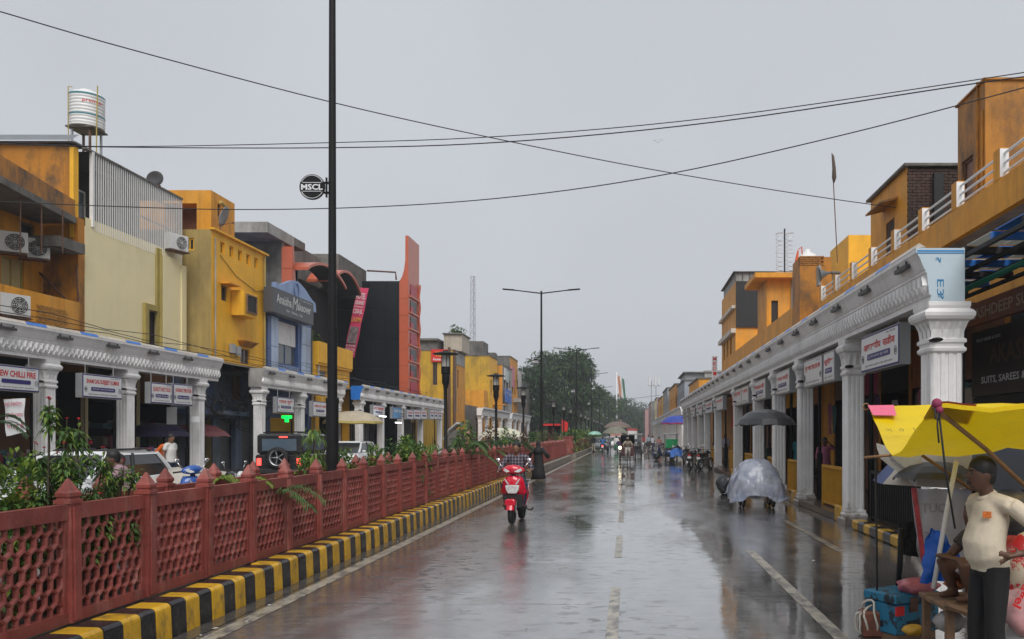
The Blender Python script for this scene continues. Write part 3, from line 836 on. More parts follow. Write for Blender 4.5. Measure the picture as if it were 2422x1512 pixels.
R1 = thing("terrace_building", "orange two-storey building with white-railed roof terrace behind the near right arcade", "building", (7.15, 12, 0))
XW = 7.15; XB = 6.6
zb, zt_, zr = 5.88, 6.38, 6.88
b = MB(); b.box((XW,11,4.45),(12,29.3,zb)); b.build("wall", M_ORANGE, R1, world=True)
b = MB(); b.box((XB,11,zb-0.08),(12.5,29.2,zb+0.02)); b.build("balcony_slab", M_CONCL, R1, world=True)
b = MB(); b.box((XB-.01,11,zb-.1),(XB+.12,29.22,zt_)); b.build("parapet", M_ORANGE, R1, world=True)
for i in range(9):
    yp = 15.1 + (i-1)*1.98
    b = MB(); b.box((XB-.02,yp-.14,zt_),(XB+.14,yp+.14,zr+.04)); p_ = b.build("terrace_post", M_ORANGE, R1, world=True)
    b = MB(); b.box((XB-.026,yp-.147,zt_+.02),(XB+.13,yp-.141,zr+.02)); b.build("post_face", M_WHITE, p_, fix=True); p_.children[0].location = (-7.15,-12,0)
    if i < 8:
        for k in range(3):
            z = zt_+.1+k*.17
            b = MB(); b.cyl((XB+.06,yp+.14,z),(XB+.06,yp+1.98-.14,z),0.024,n=8); b.build("handrail", M_WHITEP, R1, world=True)
# AC bracket lamp on the soffit
# rooms on the roof
Yr, Xr = 18.0, 7.6
zr1 = zv(190, Yr)
b = MB(); b.wall((Xr,19.5,zt_-.4), (0,-1,0), Z, (-1,0,0), 1.5, zr1-zt_+.4, [(0.25,0.4,0.85,2.05)], 0.15)
b.quad((Xr,Yr,zt_-.4),(12,Yr,zt_-.4),(12,Yr,zr1),(Xr,Yr,zr1)); b.quad((Xr,19.5,zr1),(Xr,Yr,zr1),(12,Yr,zr1),(12,19.5,zr1)); b.quad((Xr,19.5,zt_-.4),(12,19.5,zt_-.4),(12,19.5,zr1),(Xr,19.5,zr1))
b.build("stair_room", M_ORANGE2, R1, world=True)
window(R1, (Xr,19.5-.25,zt_), (0,-1,0), (-1,0,0), 0.6, 1.65, 0.1, M_RUST, mat("wood_door",(0.22,0.12,0.09),0.6,var=.25), mull=0)
b = MB(); b.cyl((Xr-.02,18.35,zt_),(Xr-.02,18.35,zr1+.1),0.03,n=6); b.cyl((Xr-.02,18.12,zt_),(Xr-.02,18.12,zr1-.6),0.02,n=6); b.build("drainpipe", M_ORANGE2, R1, world=True)
b = MB(); b.box((Xr-.05,Yr-.05,zr1),(12,19.55,zr1+.04)); b.build("roof_slab", M_ORANGE2, R1, world=True)
Yq, Xq = 22.4, 7.4; zq = zv(395, Yq)
b = MB(); b.wall((Xq,25.8,zt_-.4),(0,-1,0),Z,(-1,0,0),3.4,zq-zt_+.4,[(1.5,0.5,2.3,1.9)],0.2); b.quad((Xq,25.8,zt_-.4),(12,25.8,zt_-.4),(12,25.8,zq),(Xq,25.8,zq)); b.build("roof_room", M_ORANGE, R1, world=True)
M_BRICKD = mat("sooty_brick", (0.06,0.032,0.024), 0.8, var=0.4, vs=5, bump=0.6, bs=12, stain=(0.02,0.018,0.016), stain_amt=0.9)
b = MB()                    # exposed brick gable: every course laid
zz = zt_-.3; row = 0
while zz < zq-.05:
    x = Xq + 0.002 - (0.12 if row % 2 else 0)
    while x < 10.4:
        b.box((max(x,Xq),Yq-.02-random.uniform(0,.012),zz),(min(x+.225,10.45),Yq+.05,zz+.068)); x += .24
    zz += .08; row += 1
b.box((Xq+.03,Yq+.03,zt_-.4),(12,25.7,zq-.01))
tag(b.build("brick_gable", M_BRICKD, R1, world=True), kind='stuff')
window(R1, (Xq,24.3,zt_+.1), (0,-1,0), (-1,0,0), 0.8, 1.4, 0.15, M_WOOD, M_DARK, mull=0)
b = MB(); b.add([(Xq,24.6,zq-.62),(Xq,23.2,zq-.62),(Xq-.5,23.2,zq-.75),(Xq-.5,24.6,zq-.75),(Xq,24.6,zq-.56),(Xq,23.2,zq-.56),(Xq-.5,23.2,zq-.70),(Xq-.5,24.6,zq-.70)],[(0,1,2,3),(7,6,5,4),(0,4,5,1),(1,5,6,2),(2,6,7,3),(3,7,4,0)]); b.build("window_hood", M_ORANGE2, R1, world=True)
b = MB(); b.box((Xq-.12,Yq-.12,zq),(12,25.9,zq+.07)); b.build("roof_slab", M_CONC, R1, world=True)
b = MB(); b.box((8.05,Yq-.16,zt_),(8.3,Yq-.03,zq-.2)); b.build("chimney_flue", M_BLACKM, R1, world=True)
# ground-floor shops of R1
kinds = [0,1,3,0,2,3]
edges = [13.2,15.9,18.6,21.4,24.0,26.6,29.3]
fas = [M_BLACKM, M_BROWN, mat("orange_fascia",(0.42,0.13,0.02),0.5), M_BLACKM, mat("pink_fascia",(0.45,0.04,0.12),0.5), M_BROWN]
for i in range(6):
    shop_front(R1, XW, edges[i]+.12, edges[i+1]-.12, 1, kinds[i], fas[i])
    b = MB(); b.box((XW-.02,edges[i]-.12,.15),(XW+.25,edges[i]+.12,4.45)); b.build("pier", M_ORANGE2, R1, world=True)
# near shop with lit-less black board
AK = thing("suit_shop_front", "black and orange suit shop front with lettering at the far right edge", "shop front", (6.5, 12.0, 0))
b = MB(); b.box((6.5,11.0,2.55),(6.62,16.0,3.75)); b.build("board", mat("black_board",(0.016,0.013,0.012),0.4,var=.2), AK, world=True)
b = MB(); b.box((6.35,11.0,3.85),(6.47,16.2,4.25)); b.build("banner", mat("orange_banner",(0.33,0.10,0.03),0.5,var=.3,vs=1.2,stain=(0.12,0.10,0.12),stain_amt=.8), AK, world=True)
b = MB(); b.box((6.55,11.0,0.15),(6.7,16.0,2.54)); b.build("shop_glass", M_DARK, AK, world=True)
b = MB(); put_text(b, "AKASHDEEP SUITS", (6.34,16.0,3.94), (0,-1,0), Z, 3.1, 0.2, 0.02)
b.build("lettering", mat("banner_letter",(0.5,0.34,0.24),0.5,var=.1), AK, world=True)
b = MB(); put_text(b, "AKASH", (6.49,15.2,3.1), (0,-1,0), Z, 1.6, 0.34, 0.02); b.build("lettering", mat("bronze_letter",(0.10,0.06,0.035),0.3,0.5,var=.1), AK, world=True)
b = MB(); put_text(b, "SUITS, SAREES &", (6.49,15.55,2.75), (0,-1,0), Z, 1.75, 0.15, 0.02); put_text(b, "MULTI SAREES & SUITS", (6.49,15.75,3.55), (0,-1,0), Z, 1.0, 0.055, 0.0)
b.build("lettering", mat("white_letter",(0.6,0.6,0.62),0.5,var=0), AK, world=True)
# walkway roof by the end panel: blue beams and translucent sheets
CAN = thing("walkway_canopy", "canopy of blue beams and translucent sheets beside the arcade end panel", "canopy", (5.9, 11, 4.3))
M_SHEET = mat("translucent_sheet", (0.55,0.56,0.53), 0.4, var=.15, sub=0.5)
for i in range(7):
    y = 10.6+i*0.95
    b = MB(); b.box((4.98,y,4.52),(6.56,y+.10,4.62)); b.build("beam", M_BLUEF if i % 2 else M_BLACKM, CAN, world=True)
    for j in range(3):
        x = 5.0+j*.53
        b = MB(); b.box((x,y+.12,4.63+j*.012),(x+.47,y+.93,4.645+j*.012)); b.build("sheet", M_SHEET if (i+j)%3 else M_BLUEF, CAN, world=True)
b = MB()
for x in (4.99,5.5,6.03,6.5): b.box((x-.03,10.6,4.46),(x+.03,17.2,4.519))
b.build("purlins", M_BLACKM, CAN, world=True)
b = MB(); b.tube([(6.45,9.5,4.95),(5.9,12.0,4.42),(5.2,15.2,4.05)],0.05,n=8); tag(b.build("green_pipe", mat("green_pipe",(0.02,0.22,0.14),0.4)), "dark green pipe slanting under the blue beamed canopy", "pipe")
b = MB(); b.box((4.95,17.4,4.45),(7.14,69,4.56)); tag(b.build("walkway_roof", M_CONC), kind='structure')

R2 = thing("second_terrace_building", "orange building with a chajja room and brick-topped block beyond the railed terrace", "building", (7.15, 29.5, 0))
b = MB(); b.box((7.15,29.4,.15),(13,31.0,6.3)); b.box((7.15,31.0,4.45),(13,56.5,6.2)); b.build("wall", M_ORANGE, R2, world=True)
Yb = 31.0; zb2 = zv(606, Yb)
b = MB(); b.box((xu(1891,Yb),Yb,5.0),(xu(1966,Yb),Yb+1.4,zb2-.35)); b.build("stair_block", M_ORANGE2, R2, world=True)
M_BRICK = mat("bare_orange_brick", (0.30,0.13,0.03), 0.8, var=0.35, vs=7, bump=.5)
row = 0; z = zb2-.34
while z < zb2:
    x = xu(1891,Yb) - (.11 if row % 2 else 0)
    while x < xu(1935,Yb):
        b = MB(); b.cham((max(x,xu(1891,Yb)),Yb-.01-random.uniform(0,.02),z),(x+.21,Yb+.3,z+.062),.008); b.build("brick", M_BRICK, R2, world=True); x += .225
    z += .07; row += 1
b = MB(); b.box((xu(1891,Yb)+.01,Yb+.05,zb2-.36),(xu(1966,Yb),Yb+1.4,zb2-.02)); b.build("block_core", M_ORANGE2, R2, world=True)
b = MB(); b.wall((6.6,56.5,5.9),(0,-1,0),Z,(-1,0,0),24.1,1.05); b.quad((6.6,32.4,5.9),(7.3,32.4,5.9),(7.3,32.4,6.95),(6.6,32.4,6.95)); b.quad((6.75,56.5,6.95),(6.75,32.4,6.95),(6.6,32.4,6.95),(6.6,56.5,6.95)); b.build("parapet", M_ORANGE, R2, world=True)
Yc = 44.0; zc_ = zv(662,Yc)
b = MB(); b.wall((7.2,47,6.2),(0,-1,0),Z,(-1,0,0),3.0,zc_-6.2); b.wall((7.2,Yc,6.2),X,Z,(0,-1,0),2.6,zc_-6.2,[(.25,.9,.6,2.6)],.2); b.build("roof_room", M_ORANGE, R2, world=True)
b = MB(); b.quad((7.44,Yc+.1,7.0),(7.85,Yc+.1,7.0),(7.85,Yc+.1,9),(7.44,Yc+.1,9)); b.build("arched_window", M_DARK, R2, world=True, fix=False)
b = MB(); b.box((6.5,Yc-.7,zc_),(9.9,47.2,zc_+.25)); b.build("chajja", M_ORANGE, R2, world=True)
b = MB(); b.cyl((8.55,Yc-.08,5.5),(8.55,Yc-.08,zc_),.09,n=8); b.cyl((8.8,Yc-.08,5.5),(8.8,Yc-.08,zc_-.4),.06,n=8); b.build("drainpipe", M_CONCL, R2, world=True)
b = MB(); b.box((8.6,33,6.2),(11.5,36,zv(583,35))); b.build("roof_hut", M_YELLOW, R2, world=True)
e2 = [31.2+i*3.6 for i in range(8)]
for i in range(7):
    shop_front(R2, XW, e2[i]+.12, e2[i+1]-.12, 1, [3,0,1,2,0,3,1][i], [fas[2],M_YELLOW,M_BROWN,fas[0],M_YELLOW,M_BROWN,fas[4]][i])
    b = MB(); b.box((XW-.02,e2[i]-.12,.15),(XW+.25,e2[i]+.12,4.45)); b.build("pier", M_ORANGE, R2, world=True)
tk = thing("water_tank", "white roof water tank behind the brick-topped orange block", "water tank", (xu(1916,34), 34.6, 6.2))
b = MB(); zt2 = zv(583,34)-6.2
b.lathe([(.45,0),(.46,zt2*.25),(.44,zt2*.27),(.46,zt2*.5),(.44,zt2*.52),(.46,zt2*.8),(.36,zt2*.93),(.12,zt2*.97),(.12,zt2)], n=18); b.build("tank_body", M_WHITEP, tk, smooth=True)
b = MB(); b.lathe([(.48,-.1),(.48,0)], n=12); b.build("stand", M_CONC, tk)
# third: black panel building with grey tin hut
R3 = thing("black_panel_building", "tall orange building with a big black side panel and tin roof hut", "building", (7.2, 56.7, 0))
Yk = 56.7; xk1 = xu(1812,Yk); zk0, zk1 = zv(775,Yk), zv(666,Yk)
b = MB(); b.wall((7.2,65,.15),(0,-1,0),Z,(-1,0,0),8.3,zk1-.15,[(1.2,7.2,2.2,9),(3.2,7.2,4.2,9),(5.2,7.2,6.2,9)],.25); b.quad((7.2,Yk,.15),(12,Yk,.15),(12,Yk,zk1),(7.2,Yk,zk1)); b.build("wall", M_ORANGE, R3, world=True)
for k in range(3):
    window(R3,(7.2,65-1.2-2*k,7.35),(0,-1,0),(-1,0,0),1.0,1.8,.2,M_WHITEP,M_GLASS)
b = MB(); b.box((7.22,Yk-.12,zk0),(xk1,Yk-.02,zk1)); b.build("side_panel", M_BLACKM, R3, world=True)
b = MB(); b.box((6.9,Yk-.1,zk0-.35),(7.2,65,zk0-.05)); b.box((6.95,Yk,zk0+1.3),(7.2,65,zk0+1.5)); b.build("balcony_band", M_FASC, R3, world=True)
b = MB(); b.box((7.3,57.2,zk1),(11.8,64.6,zv(645,57.2)))
b.build("roof_hut", M_CONCL, R3, world=True)
for k in range(9):
    b = MB(); b.box((7.22+k*.5,57.05,zk1),(7.26+k*.5,57.19,zv(645,57.2))); b.build("tin_rib", M_CONC, R3, world=True)
b = MB(); b.box((7.1,57,zv(645,57.2)),(11.9,64.8,zv(645,57.2)+.06)); b.build("roof_sheet", M_CONC, R3, world=True)
ms = thing("medical_sign", "white vertical medical shop sign with red letters above the arcade's far end", "sign", (6.9,66.0,0))
b = MB(); b.box((6.55,65.9,zv(975,66)+2.6),(6.95,66.1,zv(855,66)+.4)); b.build("board", M_SIGNW, ms, world=True)
b = MB()
for i, c_ in enumerate("MEDICAL"):
    put_text(b, c_, (6.62,65.89,zv(855,66)+.05-i*.38), X, Z, .26, .28, .02)
b.build("lettering", M_RED, ms, world=True)
b = MB(); b.box((6.9,66.2,0),(11,72,zv(905,66))); tag(b.build("corner_house", M_ORANGE2), "narrow orange house behind the medical sign", "building")
# ------------------------------------------------------------------ left-hand buildings
def wallx(b, x, y0, y1, z0, z1, holes=(), depth=0.18):
    """street-facing wall of a left-hand building at X=x (faces +X); holes in (y0,z0,y1,z1)"""
    b.wall((x,y0,z0), Yv, Z, X, y1-y0, z1-z0, [(h[0]-y0,h[1]-z0,h[2]-y0,h[3]-z0) for h in holes], depth)
def wally(b, y, x0, x1, z0, z1, holes=(), depth=0.18):
    """wall facing the camera at Y=y; holes in (x0,z0,x1,z1)"""
    b.wall((x0,y,z0), X, Z, -Yv, x1-x0, z1-z0, [(h[0]-x0,h[1]-z0,h[2]-x0,h[3]-z0) for h in holes], depth)
def winx(parent, x, y0, z0, y1, z1, **k):
    return window(parent, (x,y0,z0), Yv, X, y1-y0, z1-z0, **k)
def winy(parent, y, x0, z0, x1, z1, **k):
    return window(parent, (x0,y,z0), X, -Yv, x1-x0, z1-z0, **k)
def bx(parent, name, m, a, c, bevel=0):
    b = MB(); b.box(a, c); return b.build(name, m, parent, world=True, bevel=bevel)
def roofq(b, x0, x1, y0, y1, z):
    b.quad((x0,y0,z),(x1,y0,z),(x1,y1,z),(x0,y1,z))

def ac_unit(label, loc, rz):
    t = thing("ac_unit", label, "air conditioner", loc, rz, "outdoor air conditioner units")
    b = MB(); b.cham((-.42,-.15,0),(.42,.15,.62),.015); b.build("cabinet", M_AC, t)
    b = MB(); b.lathe([(.24,0),(.24,.012),(.02,.012)], n=24)
    b.v = [(x+.1, -.151-z, y+.31) for x, y, z in b.v]; b.build("fan_recess", M_BLACKM, t)
    b = MB()
    for r in (.05,.1,.15,.2,.245):
        pts = [(.1+r*cos(a*pi/12), -.172, .31+r*sin(a*pi/12)) for a in range(25)]; b.tube(pts, .006, n=4, cap=False)
    for a in range(8):
        b.cyl((.1,-.172,.31),(.1+.245*cos(a*pi/4),-.172,.31+.245*sin(a*pi/4)),.005,n=4)
    b.build("fan_grille", M_AC, t, fix=False)
    b = MB(); b.box((-.36,-.25,-.05),(-.31,.15,-.005)); b.box((.31,-.25,-.05),(.36,.15,-.005)); b.box((-.40,-.28,-.07),(.40,.15,-.05)); b.build("bracket", M_RUST, t)
    return t
M_AC = mat("ac_white", (0.62,0.62,0.6), 0.45, var=.06, stain=(0.3,0.28,0.25), stain_amt=.4)
def dish(label, loc, rz, r=.4, tilt=0.6):
    t = thing("satellite_dish", label, "satellite dish", loc, rz, "roof satellite dishes")
    b = MB(); n = 18
    rot = Matrix.Rotation(tilt, 3, 'X')
    ring = lambda rr, d: [rot @ Vector((rr*cos(2*pi*j/n), -d, rr*sin(2*pi*j/n))) + Vector((0,0,.75)) for j in range(n)]
    b.ring_loft([ring(.02,0),ring(r*.5,.03),ring(r,.12),ring(r,.135),ring(r*.5,.045),ring(.02,.015)], cap=True); b.build("reflector", mat("dish_grey",(0.33,0.33,0.34),.5), t, smooth=True)
    b = MB(); b.cyl((0,0,0),(0,.08,.75),.02,n=6); p1 = rot @ Vector((0,-.55,-.1)) + Vector((0,0,.75)); p0 = rot @ Vector((0,0,-r)) + Vector((0,0,.75)); b.cyl(p0,p1,.012,n=5); b.cbox(p1,(.06,.1,.06)); b.build("mount", M_RUST, t)
    return t

# --- L1: orange building at the picture's left edge
L1 = thing("balcony_building", "weathered orange building with sagging balcony slab at the far left", "building", (-19.2, 24, 0))
XL = -19.2
b = MB(); wallx(b, XL, 18, 27.7, .15, 8.8, [(25.9,6.0,26.9,7.35),(24.9,7.2,25.6,8.5),(26.7,7.45,27.4,8.6)], .2); b.build("wall", M_ORANGE, L1, world=True)
winx(L1, XL, 25.9, 6.0, 26.9, 7.35, frame=M_CREAMD, pane=mat("shutter_cream",(0.50,0.40,0.18),.6,var=.15), mull=1, d=.1)
winx(L1, XL, 24.9, 7.2, 25.6, 8.5, frame=M_WOOD, pane=M_DARK, mull=0); winx(L1, XL, 26.7, 7.45, 27.4, 8.6, frame=M_WOOD, pane=M_DARK, mull=0)
# sagging overhang slab
b = MB(); sl = [(-18.0,27.6),(-17.1,22.9),(-16.9,18),(-19.2,18),(-19.2,27.6)]
b.prism(sl, (0,0,8.72), X, Yv, Z, 0.20); b.build("overhang_slab", M_CONC, L1, world=True)
b = MB(); b.prism([(-18.05,27.62),(-17.12,23.0),(-16.95,18),(-17.3,18),(-18.3,27.62)], (0,0,8.925), X, Yv, Z, .55); b.build("roof_parapet", M_ORANGE2, L1, world=True)
bx(L1, "ledge", M_CONC, (-19.2,26.4,7.72), (-17.75,27.65,8.05))
for u_ in (48,98,148):
    Yp = 26.4; b = MB(); b.cyl(P(u_,600,Yp-(148-u_)*.02), P(u_,440+(u_-48)*.6,Yp-(148-u_)*.02), .022, n=6); b.build("hanger_rod", M_RUST, L1, world=True)
b = MB(); wallx(b, -17.8, 18, 27.45, 4.55, 6.12); b.quad((-17.8,18,6.12),(-17.8,27.45,6.12),(-18.0,27.45,6.12),(-18.0,18,6.12)); b.quad((-18.0,18,5),(-18.0,27.45,5),(-18.0,27.45,6.12),(-18.0,18,6.12)); b.quad((-17.8,27.45,4.55),(-18.0,27.45,4.55),(-18.0,27.45,6.12),(-17.8,27.45,6.12)); b.build("balcony_parapet", M_ORANGE, L1, world=True)
bx(L1, "balcony_floor", M_CONC, (-19.2,18,4.9), (-17.82,27.5,5.0))
# patch of bare brick in the parapet
M_BRKP = mat("parapet_brick", (0.42,0.20,0.035), .7, var=.3, vs=7, bump=.4)
z = 5.18; row = 0
while z < 5.72:
    y = 25.55 - (.11 if row % 2 else 0)
    while y < 26.75:
        bx(L1, "brick", M_BRKP, (-17.79,y,z), (-17.775+random.uniform(-.006,.01),y+.205,z+.062)); y += .22
    z += .074; row += 1
b = MB(); b.tube([(-18.05,27.66,7.35),(-17.95,27.62,6.2)],.035,n=6); b.tube([P(88,640,27.6), P(165,718,27.5)],.035,n=6); b.build("waste_pipe", M_RUST, L1, world=True)
for lab, u_, v_, Yq_ in (("left air conditioner under the sagging orange balcony slab", 26, 598, 25.4), ("right air conditioner under the sagging orange balcony slab", 80, 612, 26.5), ("air conditioner outside the orange parapet at the picture's left edge", 4, 748, 24.2)):
    p_ = P(u_, v_, Yq_); ac_unit(lab, (max(p_.x,-18.9) if v_ < 700 else -17.62, Yq_, p_.z), R(35) if v_ < 700 else R(70))

# --- B1: cream building with barred screen
B1 = thing("cream_building", "pale cream building with a tall white barred screen on top", "building", (-18, 28, 0))
ZC, ZS = 9.05, 11.3
b = MB(); wallx(b, -18, 28.05, 34.15, .15, ZC, [(31.6,4.5,32.35,6.5),(28.2,.16,31.0,4.3),(31.2,.16,34.0,4.3)], .25)
wally(b, 28.05, -24, -18, 4.4, 8.75); roofq(b, -24, -18, 28.05, 34.15, ZC-.02)
b.build("wall", [M_CREAM], B1, world=True)
bx(B1, "side_wall", M_ORANGE2, (-24,27.72,3.9), (-18.02,28.04,8.95)); bx(B1, "side_wall_upper", M_ORANGE2, (-24,27.74,8.96), (-18.3,28.0,11.35))
bx(B1, "corner_strip", M_YELLOW, (-18.29,27.70,8.3), (-18.16,27.95,11.3))
bx(B1, "pilaster", M_CREAM, (-17.99,32.55,4.4), (-17.86,33.75,8.75)); bx(B1, "pilaster_strip", M_CREAMD, (-17.99,32.2,4.4), (-17.93,32.54,8.95)); bx(B1, "pilaster_edge", M_CREAM, (-17.99,33.76,4.4), (-17.80,34.1,8.6))
bx(B1, "door_surround", M_CREAMD, (-17.99,31.35,4.4),(-17.88,31.59,6.72)); bx(B1, "door_head", M_CREAMD, (-17.99,31.595,6.51),(-17.88,32.19,6.72))
d_ = bx(B1, "door", mat("dark_brown_door",(0.035,0.025,0.022),.5,var=.25), (-18.2,31.61,4.5), (-18.1,32.34,6.49))
y = 28.5; bars = []
bb = MB(); bb.box((-18.02,0,ZC-.35),(-17.985,.03,ZS)); meb = bb.mesh("bar"); meb.materials.append(M_WHITEP)
while y < 34.1:
    meshobj("bar", meb, B1, (18, y-28, 0)); y += .127
bx(B1, "corner_post", M_WHITEP, (-18.06,28.36,8.8), (-17.94,28.46,11.32))
for z in (9.9,10.8): bx(B1, "cross_rail", M_CONC, (-18.10,28.4,z), (-18.04,34.1,z+.05))
bx(B1, "roof_trim", M_CONC, (-18.12,28.0,ZS), (-17.96,34.15,ZS+.07))
b = MB(); b.box((-19.9,28.1,9.05),(-19.7,34.1,11.25)); b.box((-19.9,28.3,11.26),(-18.06,34.1,11.3)); b.build("rear_wall", mat("shaded_grey_wall",(0.045,0.045,0.05),.7,var=.3), B1, world=True)  # shade in the wall colour; top slab added to darken behind the bars
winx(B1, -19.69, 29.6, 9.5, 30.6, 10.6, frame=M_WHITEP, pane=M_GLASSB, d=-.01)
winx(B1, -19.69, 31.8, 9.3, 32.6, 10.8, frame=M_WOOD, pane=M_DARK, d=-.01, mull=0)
b = MB(); b.box((-24,27.6,11.38),(-18.05,28.3,11.42)); b.quad((-24,27.5,11.42),(-18.1,27.5,11.42),(-18.35,28.3,11.87),(-24,28.3,11.87)); b.build("tin_roof", mat("grey_tin",(0.22,0.235,0.25),.45,.5,var=.12), B1, world=True)
ac_unit("air conditioner bracketed on the cream building's barred screen", (-17.72, 33.2, 9.05), R(70))
dish("small grey dish on the barred screen's top rail", (-18.3, 32.6, 11.0), R(60), .32)
# water tank
WT = thing("water_tank", "white ribbed plastic water tank on steel legs above the cream building", "water tank", (xu(205,31), 31, 11.4))
zb_ = zv(306,31)-11.4; zt_k = zv(216,31)-11.4; hh_ = zt_k-zb_
WT.scale = (.92,.92,1)
pr = [(.62,zb_),(.63,zb_+.03)]
nrib = 9
for i in range(nrib):
    z0 = zb_+.06+i*(hh_*.76)/nrib; st = hh_*.76/nrib
    pr += [(.60,z0),(.635,z0+st*.35),(.635,z0+st*.65),(.60,z0+st*.98)]
pr += [(.60,zb_+hh_*.82),(.50,zb_+hh_*.92),(.26,zb_+hh_*.95),(.26,zb_+hh_),(.05,zb_+hh_)]
b = MB(); b.lathe(pr, n=28); b.build("tank_body", M_WHITEP, WT, smooth=True)
for z, m_ in ((zb_+hh_*.80, mat("tank_teal",(0.06,0.22,0.27),.5)), (zb_+hh_*.27, MATS["tank_teal"])):
    b = MB(); b.lathe([(.638,z),(.642,z+.02),(.642,z+.045),(.638,z+.06)], n=28, cap=False); b.build("tank_band", m_, WT, smooth=True)
b = MB()
vs, fs = text_data("premier", .01)
wv = max(q[0] for q in vs)
for (x, y) in ((0,0),): pass
b.add([(.648*cos(-R(72)+ (x/wv)*R(70)), .648*sin(-R(72)+(x/wv)*R(70)), zb_+hh_*.60+y*.16) for x, y in vs], fs); b.build("lettering", M_RED, WT, fix=False)
for i in range(4):
    a = R(45+90*i); b = MB(); b.box((.5*cos(a)-.035,.5*sin(a)-.035,-1.2),(.5*cos(a)+.035,.5*sin(a)+.035,zb_-.06)); b.build("leg", M_RUST if i % 2 else M_STEEL, WT)
b = MB(); b.box((-.52,-.52,zb_-.07),(.52,.52,zb_-.01)); b.build("platform", M_CONC, WT)
b = MB(); b.tube([(.60,-.35,-1),(.62,-.36,zb_),(.66,-.36,zb_+hh_+.05)],.025,n=6); b.tube([(-.3,-.60,0),(-.3,-.66,zb_),(-.3,-.66,zb_+hh_*.95),(-.25,-.5,zb_+hh_*.97)],.02,n=6); b.build("pipe", M_CREAMD, WT)

# --- B2 yellow building
B2 = thing("yellow_building", "yellow building with vent openings and a roof room beside the cream one", "building", (-17, 34.5, 0))
YA, YB_ = 34.5, 39.7; ZT = 10.2
W1 = (35.35,7.45,35.9,8.1); VN = [(35.25+i*.8,9.42,35.65+i*.8,9.9) for i in range(5)]
b = MB(); wallx(b, -17, YA, YB_, 4.9, ZT, [W1, (37.1,4.95,38.0,5.62)] + VN, .2); b.build("wall", M_YELLOW, B2, world=True)
b = MB(); wally(b, YA, -22, -17.0, .15, ZT, [(-18.1,9.35,-17.7,9.85)], .2); roofq(b, -22, -17, YA, YB_, ZT-.03); b.quad((-17,YB_,.15),(-22,YB_,.15),(-22,YB_,ZT),(-17,YB_,ZT)); b.build("side_wall", M_OLIVE, B2, world=True)
for h in VN:
    f_ = winx(B2, -17, *h, frame=M_YELLOW, pane=M_DARK, mull=1, d=.12, name="vent", fw=.05)
winy(B2, YA, -18.1,9.35,-17.7,9.85, frame=M_YELLOW, pane=M_DARK, mull=1, d=.1, name="vent")
winx(B2, -17, *W1, frame=M_WOOD, pane=M_DARK, mull=0)
b = MB(); b.prism([(35.2,8.13),(36.15,8.13),(36.15,8.2),(35.2,8.2)],(-16.98,0,0),Yv,Z,X,.42); b.build("window_hood", M_ORANGE, B2, world=True)
bx(B2, "window_box", M_YELLOW, (-16.98,36.2,6.95), (-16.45,37.55,8.02))
winx(B2, -16.44, 36.4, 7.1, 37.4, 7.9, frame=M_WOOD, pane=M_DARK, mull=0, d=-.01)
winx(B2, -17, 37.1,4.95,38.0,5.62, frame=M_WOOD, pane=M_GLASS, mull=1)
b = MB()
for i in range(5):
    b.prism([(37.0-i*.04,5.72+i*.05),(38.1+i*.04,5.72+i*.05),(38.1+i*.04,5.765+i*.05),(37.0-i*.04,5.765+i*.05)],(-16.99,0,0),Yv,Z,X,.1+i*.05)
b.build("door_hood", M_ORANGE2, B2, world=True)
bx(B2, "parapet_coping", M_YELLOW, (-17.05,YA-.04,ZT), (-16.85,YB_,ZT+.08))
# lower blue-grey storey
M_OLDBL = mat("faded_blue_wall", (0.16,0.19,0.23), .65, var=.3, vs=1.3, bump=.3, stain=(0.05,0.055,0.06), stain_amt=.8, stain2=(0.05,0.12,0.30), stain_lo=.45, stain_hi=.62)
b = MB(); wallx(b, -16.98, 31.4, YB_, .15, 4.85, [(32.3,3.5,32.9,4.4),(36.2,3.3,37.2,4.7),(33.0,.2,34.6,2.5),(35.2,.2,36.6,2.5),(37.2,.2,38.6,2.6)], .3); b.build("lower_wall", M_OLDBL, B2, world=True)
for q in ((32.3,3.5,32.9,4.4),(36.2,3.3,37.2,4.7)): winx(B2, -16.98, *q, frame=M_WOOD, pane=M_BROWN, bars=4)
for q in ((33.0,.2,34.6,2.5),(35.2,.2,36.6,2.5),(37.2,.2,38.6,2.6)): winx(B2, -16.98, *q, frame=M_BLACKM, pane=M_SHUT, mull=0, d=.25)
bx(B2, "ledge", M_OLDBL, (-16.97,31.4,2.62), (-16.3,YB_,2.8))
b = MB(); b.quad((-17.2,31.35,4.9),(-17.2,39.8,4.9),(-15.6,39.8,4.55),(-15.6,31.35,4.55)); b.quad((-17.2,31.35,4.93),(-17.2,39.8,4.93),(-15.6,39.8,4.58),(-15.6,31.35,4.58)); b.build("tin_awning", M_CONC, B2, world=True, fix=False)
# roof room
zp = zv(450,35.2)
b = MB(); wally(b, 35.2, -20.5, -17.35, ZT-.1, zp, [(-19.3,ZT+.05,-17.95,zp-.55)], 1.0); wallx(b, -17.35, 35.2, 37.3, ZT-.1, zp, [(35.75,zp-.95,36.05,zp-.4)], .15); roofq(b,-20.5,-17.35,35.2,37.3,zp); b.build("roof_room", M_ORANGE, B2, world=True)
b = MB(); wally(b, 36.15, -19.4, -17.9, ZT-.1, zp-.5); b.build("porch_back", M_BROWN, B2, world=True)
winx(B2, -17.35, 35.75,zp-.95,36.05,zp-.4, frame=M_WOOD, pane=M_DARK, mull=0)
b = MB(); b.cyl((-17.2,35.7,zp-.35),(-17.2,36.4,zp-.5),.07,n=8); b.build("water_pipe", M_CREAMD, B2, world=True)
dish("tilted grey satellite dish on the yellow building's parapet", (-17.0, 35.3, ZT+.02), R(100), .45, .35)
